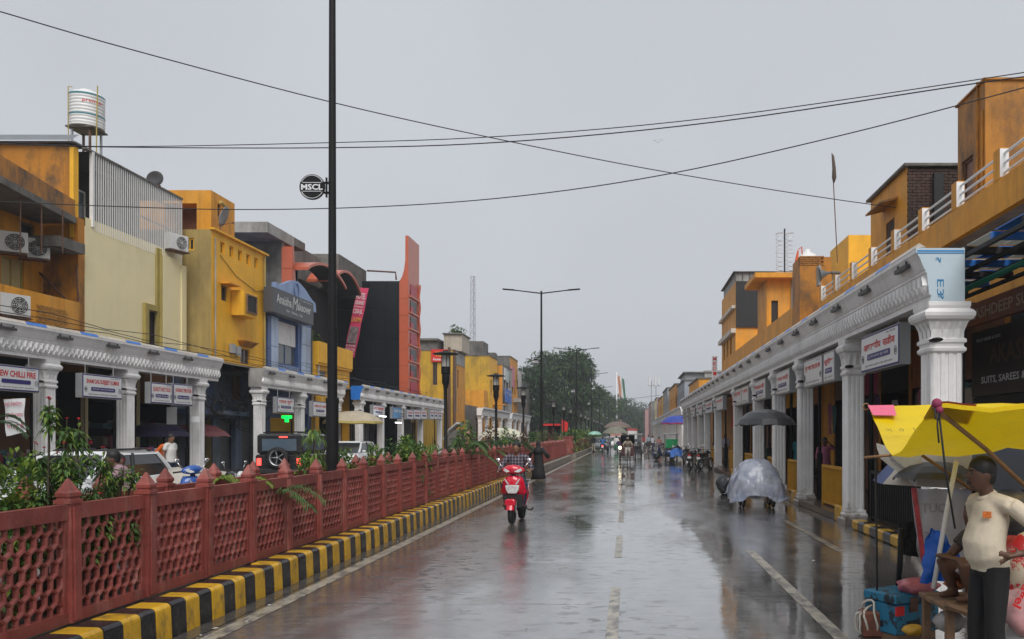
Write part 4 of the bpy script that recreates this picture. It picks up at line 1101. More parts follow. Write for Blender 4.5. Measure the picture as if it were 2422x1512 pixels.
# tangled cables between the arcades
cab = thing("cable_tangle", "tangle of black cables hanging on the faded blue wall", "cables", (-16.4,36,3))
for i in range(16):
    y0 = 32+random.random()*3; y1 = y0+2+random.random()*4; z0 = 2.7+random.random()*1.2; sag = .2+random.random()*.7
    pts = [(-16.2+random.uniform(-.25,.35), y0+(y1-y0)*k/8, z0+random.uniform(-.08,.08)-sag*sin(pi*k/8)+(random.random()-.5)*.1) for k in range(9)]
    b = MB(); b.tube(pts, .016, n=4); b.build("cable", M_BLACKM, cab, world=True)
b = MB(); b.tube([(-16.1+.28*cos(a)*.3, 33.2+.28*cos(a), 2.9+.28*sin(a)) for a in [k*pi/8 for k in range(17)]],.06,n=5); b.build("cable_coil", M_BLACKM, cab, world=True)

# --- B3 blue salon
B3 = thing("salon_building", "blue panelled salon with a curved pediment and dark sign", "building", (-17, 39.8, 0))
M_BLUEP = mat("blue_panel", (0.22,0.32,0.54), .35, var=.12, vs=1.5, stain=(0.07,0.10,0.2)); M_BLUEL = mat("light_blue_panel", (0.42,0.53,0.70), .35, var=.1, vs=1.5, stain=(0.2,0.25,0.35)); M_BLUED = mat("dark_blue_panel",(0.06,0.11,0.27),.4)
ya, yb, yc, yd = 39.75, 41.0, 43.6, 45.4
b = MB(); wallx(b, -17.0, ya, yd, .15, 8.6, [(yb,5.3,yc,7.45),(40.2,.2,44.9,2.9)], .35); wally(b, ya, -22,-17,.15,8.6); roofq(b,-22,-17,ya,yd,8.6); b.build("wall", M_BLUED, B3, world=True)
def tiles(y0,y1,z0,z1,ny,nz_,m):
    for i in range(ny):
        for j in range(nz_):
            bx(B3, "panel", m, (-16.995,y0+(y1-y0)*i/ny+.012,z0+(z1-z0)*j/nz_+.012), (-16.93-.004*((i+j)%2),y0+(y1-y0)*(i+1)/ny-.012,z0+(z1-z0)*(j+1)/nz_-.012))
tiles(40.15,yb-.03,4.6,7.5,2,2,M_BLUEL); tiles(yc+.35,yd-.25,4.6,7.5,2,3,M_BLUEL); tiles(yb,yc,4.6,5.25,6,1,M_BLUEP); tiles(ya,40.14,4.6,8.5,1,3,M_BLUED)
winx(B3, -17, yb,5.3,yc,7.45, frame=M_BLUED, pane=mat("salon_glass",(0.10,0.11,0.115),.1,var=.3,vs=1.2,spec=.8), mull=1, d=.2)
b = MB(); n = 24
b.sheet([[(-17.12+.03*sin(i*1.7), yb+.12+(yc-yb-.2)*i/n, z) for i in range(n+1)] for z in (6.3+0, 7.4)])
b.build("curtain", M_WHITE, B3, world=True)
ped = [(39.7,8.3),(39.75,9.0)]
for i in range(13):
    tt = i/12; y = 39.9+tt*4.9; ped.append((y, 8.95+.55*sin(pi*min(1,tt*1.02))**2-.0*tt - .35*max(0,tt-.75)*2))
ped += [(44.9,8.3)]
b = MB(); b.prism(ped,(-16.75,0,0),Yv,Z,X,.2); b.build("pediment", M_BLUEP, B3, world=True)
b = MB()
b.tube([(-16.53,42.2+.28*cos(a),8.98+.38*sin(a)) for a in [k*pi/10 for k in range(21)]],.025,n=5); b.build("oval_ornament", M_BLUED, B3, world=True)
sb = thing("salon_sign", "dark grey Anaisha Makeover salon sign on the blue building", "sign", (-16.4,39.1,7.5))
b = MB(); b.box((-16.85,39.1,7.52),(-16.4,44.1,8.67)); b.build("cabinet", mat("sign_charcoal",(0.075,0.08,0.09),.45,var=.08), sb, world=True)
M_SLV = mat("sign_silver",(0.62,0.62,0.6),.4,var=0)
b = MB(); put_text(b,"Anaisha",(-16.39,39.45,8.0),Yv,Z,1.75,.44,.015); b.build("lettering",M_SLV,sb,world=True,fix=False)
b = MB(); put_text(b,"M",(-16.388,41.3,7.95),Yv,Z,.55,.62,.0,skew=.25); put_text(b,"akeover",(-16.39,41.95,8.0),Yv,Z,1.75,.42,.015); b.build("lettering",M_SLV,sb,world=True,fix=False)
b = MB(); put_text(b,"Hair  |  Makeup  |  Skin",(-16.39,40.6,7.68),Yv,Z,2.0,.17,.01); put_text(b,"For appointment",(-16.39,42.3,8.5),Yv,Z,1.5,.1); b.build("lettering",M_SLV,sb,world=True,fix=False)

# --- low yellow house
B4 = thing("low_yellow_house", "low yellow house with a plain parapet between the salon and the hotel", "building", (-16.8,45.5,0))
b = MB(); wallx(b,-16.8,45.45,51,.15,5.7,[(46.0,4.55,47.2,5.35),(46,.2,50.5,2.9)],.3); wally(b,45.45,-22,-16.8,.15,5.7); roofq(b,-22,-16.8,45.45,51,5.69); b.build("wall", M_YELLOW, B4, world=True)
bx(B4,"parapet",M_YELLOW,(-17.2,45.43,5.73),(-16.6,51,6.85)); bx(B4,"string_course",M_YELLOW,(-17.2,45.43,5.6),(-16.65,51,5.72))
f_ = winx(B4,-16.8,46.0,4.55,47.2,5.35,frame=M_YELLOW,pane=M_GLASS,mull=0,d=.15)
b = MB()
for i in range(6): b.box((-16.9,46.06,4.62+i*.12),(-16.86,47.1,4.70+i*.12))
b.build("louvre", M_CONCL, B4, world=True)

# --- hotel with orange fins
HT = thing("hotel_building", "black glass hotel with orange tiled fins and curved canopies", "building", (-17,46,0))
M_OT = mat("orange_tile",(0.50,0.115,0.055),.3,var=.08,vs=1.5); M_HG = mat("black_glass",(0.008,0.010,0.014),.28,var=.2,spec=.3); M_GRG = mat("grey_glass",(0.10,0.115,0.125),.15,var=.35,vs=1.0,spec=.7)
Yh = 62.0; zh = zv(665,Yh)
# camera-facing black glass wall made of panes
x0h, x1h = xu(735,Yh), xu(946,Yh); nx, nz_ = 6, 6
for i in range(nx):
    for j in range(nz_):
        xa = x0h+(x1h-x0h)*i/nx; xb_ = x0h+(x1h-x0h)*(i+1)/nx; za = .2+(zh-.2)*j/nz_; zb2_ = .2+(zh-.2)*(j+1)/nz_
        bx(HT,"glass_pane",M_HG,(xa+.006,Yh-.03,za+.006),(xb_-.006,Yh+.02,zb2_-.006))
bx(HT,"core",M_BLACKM,(x0h,Yh+.03,.15),(x1h,Yh+3,zh-.05))
# tall fin
fo = [(-16.1,4.3),(-16.1,16.4),(-16.32,16.4),(-16.33,14.6),(-16.42,13.9),(-16.56,13.4),(-16.76,13.05),(-16.76,4.3)]
b = MB(); b.prism(fo,(0,Yh-.02,0),X,Z,Yv,3.2); b.build("fin", M_OT, HT, world=True)
for j in range(7):
    bx(HT,"fin_tile",M_OT,(-16.75,Yh-.075,4.4+j*1.23),(-16.12,Yh-.03,4.4+j*1.23+1.21))
M_FRED = mat("fin_red",(0.42,0.02,0.05),.4); 
for j in range(7):
    z = 4.7+j*1.2
    bx(HT,"fin_window",M_HG if j % 3 else M_FRED,(-16.09,Yh+.5,z+.25),(-16.06,Yh+2.3,z+1.05)); bx(HT,"fin_ledge",M_OT,(-16.12,Yh+.2,z+.05),(-15.96,Yh+2.7,z+.17)); bx(HT,"fin_panel",M_FRED,(-16.09,Yh+.5,z+.18),(-16.04,Yh+1.2,z+.6))
b = MB()      # wavy outer rib
for k in range(40): pass
b.tube([(-16.02+.04*sin(k*.9),Yh+2.9,4.4+k*.24) for k in range(38)],.09,n=6); b.build("wavy_rib", M_OT, HT, world=True, smooth=True)
# near fin
b = MB(); b.prism([(46,12.05),(46.2,12.05),(46.3,11.2),(46.45,10.3),(46.8,9.4),(47.6,8.2),(46,8.2)],(-18.8,0,0),Yv,Z,X,.55); b.build("fin", M_OT, HT, world=True)
bx(HT,"fin_tile",M_OT,(-18.82,45.94,10.85),(-18.26,45.995,11.95)); bx(HT,"fin_tile",M_OT,(-18.82,45.94,9.9),(-18.26,45.995,10.83))
# curved canopies
def canopy(y0,y1,z0,zp_,xa,xb_):
    b = MB(); n = 14; o_ = []
    for i in range(n+1):
        tt = i/n; o_.append((y0+(y1-y0)*tt, z0+(zp_-z0)*sin(pi*tt)**.8))
    out = o_ + [(y,z-.16) for y, z in reversed(o_)]
    b.prism(out,(xa,0,0),Yv,Z,X,xb_-xa)
    b.build("canopy", M_OT, HT, world=True)
    b = MB(); b.sheet([[(x,y,z-.165) for x in (xa+.02,xb_-.12)] for y, z in o_]); b.build("canopy_dark_underside", M_BLACKM, HT, world=True)  # black sheet laid under the arch to make its underside dark
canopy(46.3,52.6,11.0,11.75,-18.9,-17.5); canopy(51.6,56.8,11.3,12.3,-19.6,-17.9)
# slanting grey glazing behind the near fin
for i in range(4):
    for j in range(4):
        a0, a1 = i/4, (i+1)/4
        q = lambda a, z: Vector((-18.35-2.4*a, 47.0+4.5*a, z))
        zz0, zz1 = 6.9+j*1.05, 6.9+(j+1)*1.05-.03
        b = MB(); p0, p1, p2, p3 = q(a0+.01,zz0), q(a1-.01,zz0), q(a1-.01,zz1), q(a0+.01,zz1); b.add([p0,p1,p2,p3]+[p+Vector((.03,-.03,0)) for p in (p0,p1,p2,p3)],[(0,1,2,3),(7,6,5,4),(0,4,5,1),(1,5,6,2),(2,6,7,3),(3,7,4,0)])
        b.build("glazing", M_GRG, HT, world=True)
b = MB(); b.quad((-18.5,47.1,.15),(-20.9,51.6,.15),(-20.9,51.6,11.2),(-18.5,47.1,11.2)); b.quad((-20.9,51.6,.15),(-21.3,62,.15),(-21.3,62,12.5),(-20.9,51.6,12.5)); b.build("rear_wall", M_BLACKM, HT, world=True, fix=False)
bx(HT,"roof_block",M_CONC,(-22.5,57,11.8),(-19.5,63,14.0)); bx(HT,"roof_block",M_CONC,(-23,50.5,11.3),(-20.0,55,13.25)); bx(HT,"roof_slab",M_CONC,(-22,45.8,12.55),(-18.9,49.5,13.0)); bx(HT,"roof_wall",M_CONC,(-22,46.1,8.4),(-18.85,46.4,12.6))
bx(HT,"roof_slab",M_CONCL,(-21,44,12.35),(-18.75,47.5,12.9))
b = MB(); b.tube([(-19.3,63.0,14.0),(-19.3,62.6,13.95),(-17.1,62.2,13.75),(-17.05,62.2,13.2)],.07,n=6); b.build("roof_pipe", M_RUST, HT, world=True)
b = MB(); b.box((-18.3,50.8,.2),(-17.0,51.3,5)); b.box((-22,51.05,.15),(-16.9,61.9,.3)); b.build("plinth", M_BLACKM, HT, world=True)
# pink banner hanging from the canopy
bn = thing("hotel_banner", "long pink hotel banner hanging askew before the black glass", "banner", P(842,760,60.2))
TL, TR, BR_, BL = P(846,680,60.2), P(872,682,60.2), P(838,846,60.2), P(812,842,60.2)
b = MB(); n = 12
b.sheet([[TL.lerp(BL,i/n).lerp(TR.lerp(BR_,i/n),j/3)+Vector((0,.06*sin(i*1.3+j),0)) for j in range(4)] for i in range(n+1)]); b.build("cloth", mat("banner_pink",(0.62,0.05,0.13),.5,var=.1), bn, world=True, smooth=True)
ax = (TR-TL); dn = (BL-TL)
def bl(txt, t0, t1, m_, s0=.08, s1=.92, bold=.02):
    b = MB(); o_ = TL+dn*t1+ax*s0+Vector((0,-.10,0)); put_text(b, txt, o_, ax.normalized(), (-dn).normalized(), ax.length*(s1-s0), dn.length*(t1-t0), bold); b.build("lettering", m_, bn, world=True, fix=False)
M_BW = mat("banner_white",(0.7,0.62,0.63),.5,var=0)
bl("HOTEL",.08,.17,M_BW); bl("GRAND",.19,.25,M_BW); bl("RESTAURANT",.27,.29,M_BW); bl("1250-JL",.31,.40,M_BW); bl("LAXMI",.43,.50,mat("banner_gold",(0.65,0.30,0.03),.5,var=0)); bl("AC ROOMS",.83,.86,M_BW); bl("CONTACT 9758",.88,.93,M_BW); bl("MORADABAD",.945,.975,M_BW)
b = MB(); o0 = TL+dn*.57+Vector((0,-.09,0)); b.quad(o0+ax*.1,o0+ax*.9,o0+ax*.9+dn*.24,o0+ax*.1+dn*.24); b.build("photo_print", mat("banner_photo",(0.22,0.17,0.17),.5,var=.6,vs=4), bn, world=True, fix=False)

# --- further left buildings
def house(label, x1, y0, y1, z1, mf, ms, wins=(), swins=(), depth=6.0, coping=True, name="house"):
    t = thing(name, label, "building", (x1, y0, 0))
    b = MB(); wallx(b, x1, y0, y1, .15, z1, wins, .18); b.build("wall", mf, t, world=True)
    b = MB(); wally(b, y0, x1-depth, x1, .15, z1, swins, .18); roofq(b, x1-depth, x1, y0, y1, z1-.02); b.quad((x1,y1,.15),(x1-depth,y1,.15),(x1-depth,y1,z1),(x1,y1,z1)); b.build("side_wall", ms, t, world=True)
    for h in wins: winx(t, x1, *h, frame=M_WOOD, pane=M_GLASS, d=.12)
    for h in swins: winy(t, y0, *h, frame=M_WOOD, pane=M_GLASS, d=.12)
    if coping: bx(t, "coping", M_CONC, (x1-depth-.05,y0-.06,z1), (x1+.08,y1,z1+.1))
    return t
m1 = house("mustard house behind the round lamp, red hotel board on its side", -16.85, 82, 87.5, 9.95, M_ORANGE, M_MUSTARD, [(83.5,6.4,84.4,8.2),(84,4,84.5,5.4)], [(-18.95,6.6,-18.5,8.8)])
bx(m1,"roof_room",M_CONC,(-22,82.4,10.05),(-18.6,86.5,10.95)); bx(m1,"roof_room_slab",M_CONC,(-22.3,82.0,10.95),(-18.45,87,11.15)); bx(m1,"water_room",mat("beige_plaster",(0.45,0.39,0.31),.7,var=.15,streak=.4),(-18.2,83.5,10.05),(-16.4,87.4,11.7)); bx(m1,"tin_panel",M_CONCL,(-16.84,82.4,8.7),(-16.8,87,9.9)); bx(m1,"water_room_slab",M_CONC,(-18.3,83.3,11.7),(-16.3,87.6,11.82))
hb = thing("hotel_board", "red hotel board with yellow letters on the mustard side wall", "sign", (-19,81.9,8.8))
bx(hb,"board",M_RED,(-19.05,81.82,8.85),(-17.4,81.95,10.05))
b = MB(); put_text(b,"Hotel",(-18.6,81.81,9.35),X,Z,1.1,.5,.02); b.build("lettering",mat("sign_yellow",(0.7,0.5,0.04),.5,var=0),hb,world=True,fix=False)
b = MB(); put_text(b,"Restaurant",(-18.85,81.81,8.98),X,Z,1.35,.24,.02); b.build("lettering",M_SIGNW,hb,world=True,fix=False)
m2 = house("olive blank-walled house with a low orange front", -16.4, 100, 106, 11.1, M_YELLOW, M_MUSTARD, [(101,6.5,102,8.3),(103.4,6.5,104.4,8.3)], depth=8)
bx(m2,"low_block",M_ORANGE,(-18.8,97.5,.15),(-16.6,99.95,6.9)); bx(m2,"roof_room",M_CONC,(-21,100.5,11.2),(-17.2,104,12.9)); bx(m2,"roof_room",M_CONC,(-18.5,104.2,11.2),(-16.4,106,11.9))
b = MB(); b.box((-16.38,102.6,5.4),(-14.9,104.6,5.5)); b.build("awning", M_ORANGE, m2, world=True)
m3 = house("tall slim orange house with a dark flank", -16.2, 116, 124, 12.5, M_ORANGE, M_CONC, [(117.5,7.5,119,9.6),(120.5,7.5,122,9.6),(117.5,4.6,119,6.2)], depth=5)
m4 = house("grey balcony house with piled signboards before the tall orange one", -15.9, 107, 115.8, 10.6, M_CONCL, M_ORANGE, [(108,7,109.4,9),(110.6,7,112,9),(113,7,114.4,9),(108,4.4,109.4,6)], depth=5)
for i,(c_,a_,z_) in enumerate((((0.6,0.6,0.6),108,8.8),((0.45,0.52,0.5),110,8.6),((0.5,0.5,0.52),111.4,6.4))):
    o_ = bx(m4,"signboard",mat("board_%d"%i,c_,.5,var=.2),(-15.86,a_,z_),(-15.7,a_+1.6,z_+1.5))
pk = thing("pink_board","pink signboard with rows of white print on the tall orange house","sign",(-16.1,117,9))
bx(pk,"board",mat("faded_pink",(0.6,0.2,0.24),.5),(-16.15,116.2,8.4),(-16.0,119.4,11.2))
bs = thing("blue_board","pair of blue signboards hung over the far arcade","sign",(-15.6,108,6))
for k in range(2):
    bx(bs,"board",mat("board_blue",(0.05,0.15,0.5),.5),(-15.5,106.6+k*2.6,5.9-k*.1),(-15.38,109.0+k*2.6,7.6-k*.1))
    b = MB(); put_text(b,"DENTAL CLINIC" if k else "JANTA STORE",(-15.37,106.8+k*2.6,6.9-k*.1),Yv,Z,2.0,.35,.02); b.build("lettering",M_SIGNW,bs,world=True,fix=False)
bx(m3,"balcony",M_CONCL,(-16.2,119.5,6.4),(-14.9,124,6.9)); bx(m3,"side_board",M_GREYB,(-16.0,123,8.6),(-15.6,124.4,11))
m5 = house("dark soot-stained house beside the big tree", -16.0, 128, 140, 9.6, M_CONC, M_CONC, [(130,5,131.5,7),(134,5,135.5,7)], depth=7)
m6 = house("white flat-roofed house glimpsed over the tree", -21, 150, 160, 14.6, M_WHITE, M_CONCL, [(152,10,154,12.5)], depth=8)
# filler bases behind the arcades so no gap opens between houses
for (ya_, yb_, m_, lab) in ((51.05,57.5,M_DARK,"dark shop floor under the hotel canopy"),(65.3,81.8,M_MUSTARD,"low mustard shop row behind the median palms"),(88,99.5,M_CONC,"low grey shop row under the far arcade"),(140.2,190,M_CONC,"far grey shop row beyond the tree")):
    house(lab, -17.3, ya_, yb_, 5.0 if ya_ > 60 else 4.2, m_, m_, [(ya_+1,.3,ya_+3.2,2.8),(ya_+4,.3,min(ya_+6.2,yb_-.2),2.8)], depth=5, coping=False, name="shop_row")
# shops under the first left arcades
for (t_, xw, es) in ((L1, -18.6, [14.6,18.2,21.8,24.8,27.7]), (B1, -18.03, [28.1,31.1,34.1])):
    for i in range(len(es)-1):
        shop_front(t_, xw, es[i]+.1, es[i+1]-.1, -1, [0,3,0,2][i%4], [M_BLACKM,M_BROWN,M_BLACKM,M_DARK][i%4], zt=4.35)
for yA, yB in ((15.5,31.3),(34.9,45.2),(47.8,69.5)):
    b = MB(); b.box((-18.6,yA,4.38),(-15.62,yB,4.48)); tag(b.build("walkway_roof", M_CONC), kind='structure')
# lattice mast and posts
def mast(label, base, h, wd, m_=M_STEEL, cat="mast"):
    t = thing("lattice_mast", label, cat, base); n = int(h/(wd*1.1))
    b = MB(); c = [(-wd/2,-wd/2),(wd/2,-wd/2),(0,wd/2)]
    for x, y in c: b.cyl((x,y,0),(x*.6,y*.6,h),.05,n=5)
    b.build("chords", m_, t)
    b = MB()
    for k in range(n):
        z0, z1 = h*k/n, h*(k+1)/n; s0, s1 = 1-.4*k/n, 1-.4*(k+1)/n
        for i in range(3):
            a, d = c[i], c[(i+1)%3]; b.cyl((a[0]*s0,a[1]*s0,z0),(d[0]*s1,d[1]*s1,z1),.028,n=4); b.cyl((a[0]*s1,a[1]*s1,z1),(d[0]*s1,d[1]*s1,z1),.025,n=4)
    b.build("bracing", m_, t)
    return t
mast("slim grey lattice mast rising behind the far left roofs", (xu(1119,130),130,5), zv(655,130)-5, 1.1)
for k, u_ in enumerate((1062,1074)):
    b = MB(); Y_ = 76; b.cyl((xu(u_,Y_),Y_,0),(xu(u_,Y_),Y_,zv(822 if k == 0 else 828,Y_)),.16,.12,n=8); tag(b.build("utility_post", M_RUST), "rusty brown utility post, %s of the pair by the mustard house" % ("left" if k == 0 else "right"), "post", "pair of rusty posts")

# pipes, meters and cables fixed to the left fronts
for par, pts, r_, m_ in ((B2,[(-16.93,39.4,10.1),(-16.93,39.4,4.95)],.05,M_CREAMD),(B2,[(-16.95,34.75,9.9),(-16.95,34.75,5.0)],.03,M_CONCL),(B1,[(-17.9,32.4,8.9),(-17.9,32.4,4.6)],.045,M_CREAMD),
        (B2,[(-16.97,35.2,9.3),(-16.97,36.6,8.7),(-16.97,38.6,8.35),(-16.97,39.6,8.6)],.012,M_BLACKM),(B4,[(-16.72,45.7,6.6),(-16.72,45.7,4.4)],.05,M_CONCL),(B3,[(-16.9,45.2,7.4),(-16.9,45.2,4.5)],.04,M_CONC),(m1,[(-16.8,82.4,9.5),(-16.8,82.4,4)],.08,M_CONC),(m1,[(-17.8,81.93,9.8),(-17.7,81.93,4)],.14,mat("moss",(0.05,0.06,0.025),.8,var=.4))):
    b = MB(); b.tube(pts, r_, n=6); b.build("pipe", m_, par, world=True)
for k, (y_, z_) in enumerate(((36.0,5.3),(36.5,5.25))):
    bx(B2,"meter_box",M_GREYB,(-16.98,y_,z_),(-16.85,y_+.35,z_+.4))
for k, (x_,y_,z_,L_) in enumerate(((-16.9,34.9,9.6,2.2),(-16.92,38.2,9.3,1.4),(-17.95,29.2,8.6,1.6))):
    pass
for i in range(5):
    z0 = 4.75+.12*i; b = MB(); b.tube([(-15.9+.05*sin(k*2.0+i), 18+k*2.6, z0-.18*abs(sin(k*1.3+i))) for k in range(20)], .011, n=4); tag(b.build("service_cable", M_BLACKM), "thin black cable strung along the left arcade roofs, %s of five" % ["lowest","second","third","fourth","highest"][i], "cable", "cables along the left arcades")
# ------------------------------------------------------------------ street lamps and garden lamps in the median
XM = -4.79
def street_lamp():
    t = thing("street_lamp", "x", "street lamp", (XM, 0, 0), group="tall twin-arm street lamps in the median")
    b = MB(); b.cyl((0,0,.3),(0,0,2.35),.098,n=14); b.cyl((0,0,2.35),(0,0,2.43),.105,n=14); b.cyl((0,0,2.43),(0,0,3.5),.078,n=14); b.cyl((0,0,3.5),(0,0,3.55),.086,n=14); b.tube([(0,0,3.55),(0,0,9.75)],[.066,.050],n=12); b.build("pole", M_BLACK, t, smooth=True, auto=40)
    for s_ in (-1,1):
        b = MB(); b.tube([(0,0,9.62),(s_*1.5,0,9.80)],[.035,.03],n=8); b.build("arm", M_BLACK, t)
        b = MB(); b.cbox((s_*1.80,0,9.83),(.68,.2,.06),Matrix.Rotation(-s_*.08,3,'Y')); b.build("lamp_head", M_BLACK, t, bevel=.015)
    s = MB(); s.lathe([(.205,0),(.205,.03)],n=28); s.v = [(x-.31,-.02-z,y+5.84) for x,y,z in s.v]; sg_ = s.build("sign_disc", M_BLACK, t)
    b = MB(); b.tube([(-.31+.185*cos(a),-.056,5.84+.185*sin(a)) for a in [R(25+k*13) for k in range(11)]],.006,n=4); b.tube([(-.31+.185*cos(a),-.056,5.84+.185*sin(a)) for a in [R(205+k*13) for k in range(11)]],.006,n=4)
    b.box((-.46,-.058,5.905),(-.16,-.052,5.913)); b.box((-.46,-.058,5.765),(-.16,-.052,5.773)); b.build("sign_rim", M_SIGNW, sg_)
    b = MB(); put_text(b,"MSCL",(-.485,-.058,5.79),X,Z,.35,.095,.03); b.build("lettering", M_SIGNW, sg_, fix=False)
    b = MB(); b.box((-.13,-.03,5.90),(0,.01,5.93)); b.box((-.13,-.03,5.74),(0,.01,5.77)); b.box((-.10,-.03,5.68),(-.08,.01,6.0)); b.build("sign_bracket", M_BLACK, t)
    return t
sl0 = street_lamp()
SLY = [13.7, 46.7, 78.5, 110.5, 142.5, 174.5, 206.5]
SLL = ["nearest tall black lamp pole carrying the round MSCL sign, its arms out of frame", "second lamp pole from the camera, twin arms seen whole against the sky", "third lamp pole down the median, left arm before the big tree", "fourth lamp pole down the median", "fifth lamp pole down the median, small with distance", "sixth lamp pole down the median, faint", "seventh and farthest lamp pole by the flag"]
for i, y in enumerate(SLY):
    o = sl0 if i == 0 else copy_tree(sl0)
    o.location = (XM, y, 0); o['label'] = SLL[i]
def garden_lamp():
    t = thing("garden_lamp", "x", "lamp post", (XM,0,0), group="disc-topped garden lamps in the median")
    b = MB(); b.lathe([(.06,.3),(.06,1.2),(.046,1.22),(.046,3.05),(.064,3.07),(.064,3.12),(.098,3.20),(.098,3.42),(.12,3.44),(.12,3.62)],n=14); b.build("post", M_BLACK, t, smooth=True, auto=40)
    b = MB(); b.lathe([(.10,3.62),(.10,3.93)],n=14,cap=False); b.build("lamp_glass", mat("lamp_glass",(0.75,0.74,0.70),.25,var=.05,sub=.5), t, smooth=True)
    b = MB(); b.lathe([(.02,3.92),(.33,3.94),(.33,3.965),(.08,4.02),(.06,4.05)],n=20); b.build("disc_shade", M_BLACK, t)
    b = MB()
    for k in range(4): a = k*pi/2+.4; b.cyl((.105*cos(a),.105*sin(a),3.6),(.105*cos(a),.105*sin(a),3.94),.008,n=4)
    b.build("struts", M_BLACK, t)
    return t
gl0 = garden_lamp()
gy = [22.2,30.6,38.6,54.7,62.6,70.5,86.5,94.5,102.5,118.5,126.5,134.5,150.5,158.5]
gw = ["first","second","third","fourth","fifth","sixth","seventh","eighth","ninth","tenth","eleventh","twelfth","thirteenth","fourteenth"]
for i, y in enumerate(gy):
    o = gl0 if i == 0 else copy_tree(gl0)
    o.location = (XM + random.uniform(-.03,.03), y, 0)
    o['label'] = "black garden lamp with flat disc shade, %s from the camera" % gw[i]

# ------------------------------------------------------------------ hanging shop signs
def shop_sign(label, side, xc, y0, y1, z0, z1, title, sub1="", sub2="", top="", lod=0, tcol=M_RED, bar=True, face=M_SIGNW, frame=M_NAVY):
    t = thing("shop_sign", label, "shop sign", (xc, y0, z0), group="light-box shop signs hung under the arcades")
    sg = -side; L_, h = y1-y0, z1-z0
    b = MB(); b.box((-.09,0,0),(.09,L_,h)); b.build("cabinet", M_GREYB, t)
    fx = sg*.092
    b = MB(); b.box((fx,.02,.02),(fx+sg*.008,L_-.02,h-.02)); b.build("border", frame, t)
    fx += sg*.0085; m_ = .05
    b = MB(); b.box((fx,m_,m_),(fx+sg*.006,L_-m_,h-m_)); b.build("face", face, t)
    fx += sg*.0095
    if side > 0: a = -Yv; st = lambda s_, z: Vector((fx, L_-s_*L_, z*h))
    else: a = Yv; st = lambda s_, z: Vector((fx, s_*L_, z*h))
    def txt(s_, x0, zz0, x1, zz1, m, bold=.01):
        if not s_: return
        b = MB(); put_text(b, s_, st(x0,zz0), a, Z, (x1-x0)*L_, (zz1-zz0)*h, bold); b.build("lettering", m, t, fix=False)
    txt(title, .09, .55, .91, .79, tcol, .03)
    if bar:
        b = MB(); w_, hh = .60*L_, .16*h
        b.prism(fillet_rect(w_,hh,hh*.3,2), st(.2,.30), a, Z, Vector((sg,0,0)), .004); b.build("blue_bar", M_NAVY, t)
        if sub1:
            b = MB(); put_text(b, sub1, st(.24,.335)+Vector((sg*.006,0,0)), a, Z, .52*L_, .09*h); b.build("lettering", M_SIGNW, t, fix=False)
    txt(sub2, .14, .12, .86, .19, M_INK, .0)
    if lod == 0:
        txt(top, .70, .85, .92, .90, M_INK, .0)
        for (cs, cz, star) in ((.075,.36,True),(.925,.36,False)):
            c = st(cs,cz); r_ = .11*h; b = MB()
            b.tube([c + a*(r_*.8*cos(k*pi/8)) + Z*(r_*sin(k*pi/8)) for k in range(17)], .004, n=3, cap=False)
            if star:
                pts = [c + a*(r_*.7*(1 if k%2==0 else .4)*cos(pi/2+k*pi/5)) + Z*(r_*.8*(1 if k%2==0 else .4)*sin(pi/2+k*pi/5)) + Vector((sg*.002,0,0)) for k in range(10)]
                b.add(pts, [tuple(range(10))])
            else:
                for sx in (-1,1): b.tube([c+a*(r_*.4*sx)-Z*r_*.5, c+a*(r_*.15*sx), c+a*(r_*.4*sx)+Z*r_*.5], .004, n=3)
            b.build("emblem", M_INK, t, fix=False)
    b = MB()
    for s_ in (.15,.85): b.cyl((0,L_*s_,h),(0,L_*s_,h+max(.02,3.80-z1)),.012,n=5)
    b.build("hanger", M_STEEL, t)
    return t
XS = -15.02
def sl_(label, u0, u1, vt, vb, title, **k):
    y0, y1 = yx(XS,u0), yx(XS,u1)
    return shop_sign(label, -1, XS, y0, y1, min(zv(vb,y0),3.0), min(zv(vt,y0),3.74), title, **k)
sl_("NEW CHILLI FIRE sign at the picture's left edge", -32, 84, 858, 922, "NEW CHILLI FIRE", sub1="", sub2="को जय माता दी बुध बाजार मुरादाबाद", top="Mob. 7500000742")
sl_("SHAM DAS SURJEET KUMAR sign with two-line blue bar", 186, 281, 882, 940, "SHAM DAS SURJEET KUMAR", sub1="Book No. Town, All Companies", sub2="BUDH BAZAAR, STATION ROAD, MORADABAD", top="Mob. 9837870")
sl_("QUALITY FAST FOOD sign, left of the adjoining pair", 349, 400, 903, 954, "QUALITY FAST FOOD", sub1="Fast Food", sub2="को जय माता की दुकान मुरादाबाद", top="Mob. 8477704")
sl_("JAI BHARAT PEN STORE sign, right of the adjoining pair", 402.5, 449, 906, 958, "JAI BHARAT PEN STORE", sub1="Pen store", sub2="Office: 4 bazaar, station road, moradabad", top="Mob. 9456700")
sl_("white sign with short red Hindi title above the green cross", 650, 690, 938, 976, "भगत बुक", sub1="स्टेशन", sub2="बुध बाजार स्टेशन रोड", top="Mob")
sl_("white sign with three-word Hindi title left of the lamp pole", 735, 768, 948, 985, "मनोज बुक स्टोर", sub1="बुक सेलर", sub2="बुध बाजार मुरादाबाद", lod=1)
sl_("narrow white sign tight against the tall lamp pole", 769.5, 786, 951, 986, "बुक", lod=1)
sl_("square white sign at the start of the blue-ended arcade", 878, 905, 957, 985, "कमल", sub1="स्टोर", sub2="बुध बाजार", lod=1)
sl_("blue and white medical sign in the blue-ended arcade", 925, 945, 962, 990, "मेडिकल", bar=False, lod=1, face=mat("sign_sky",(0.10,0.30,0.55),.4), tcol=M_SIGNW)
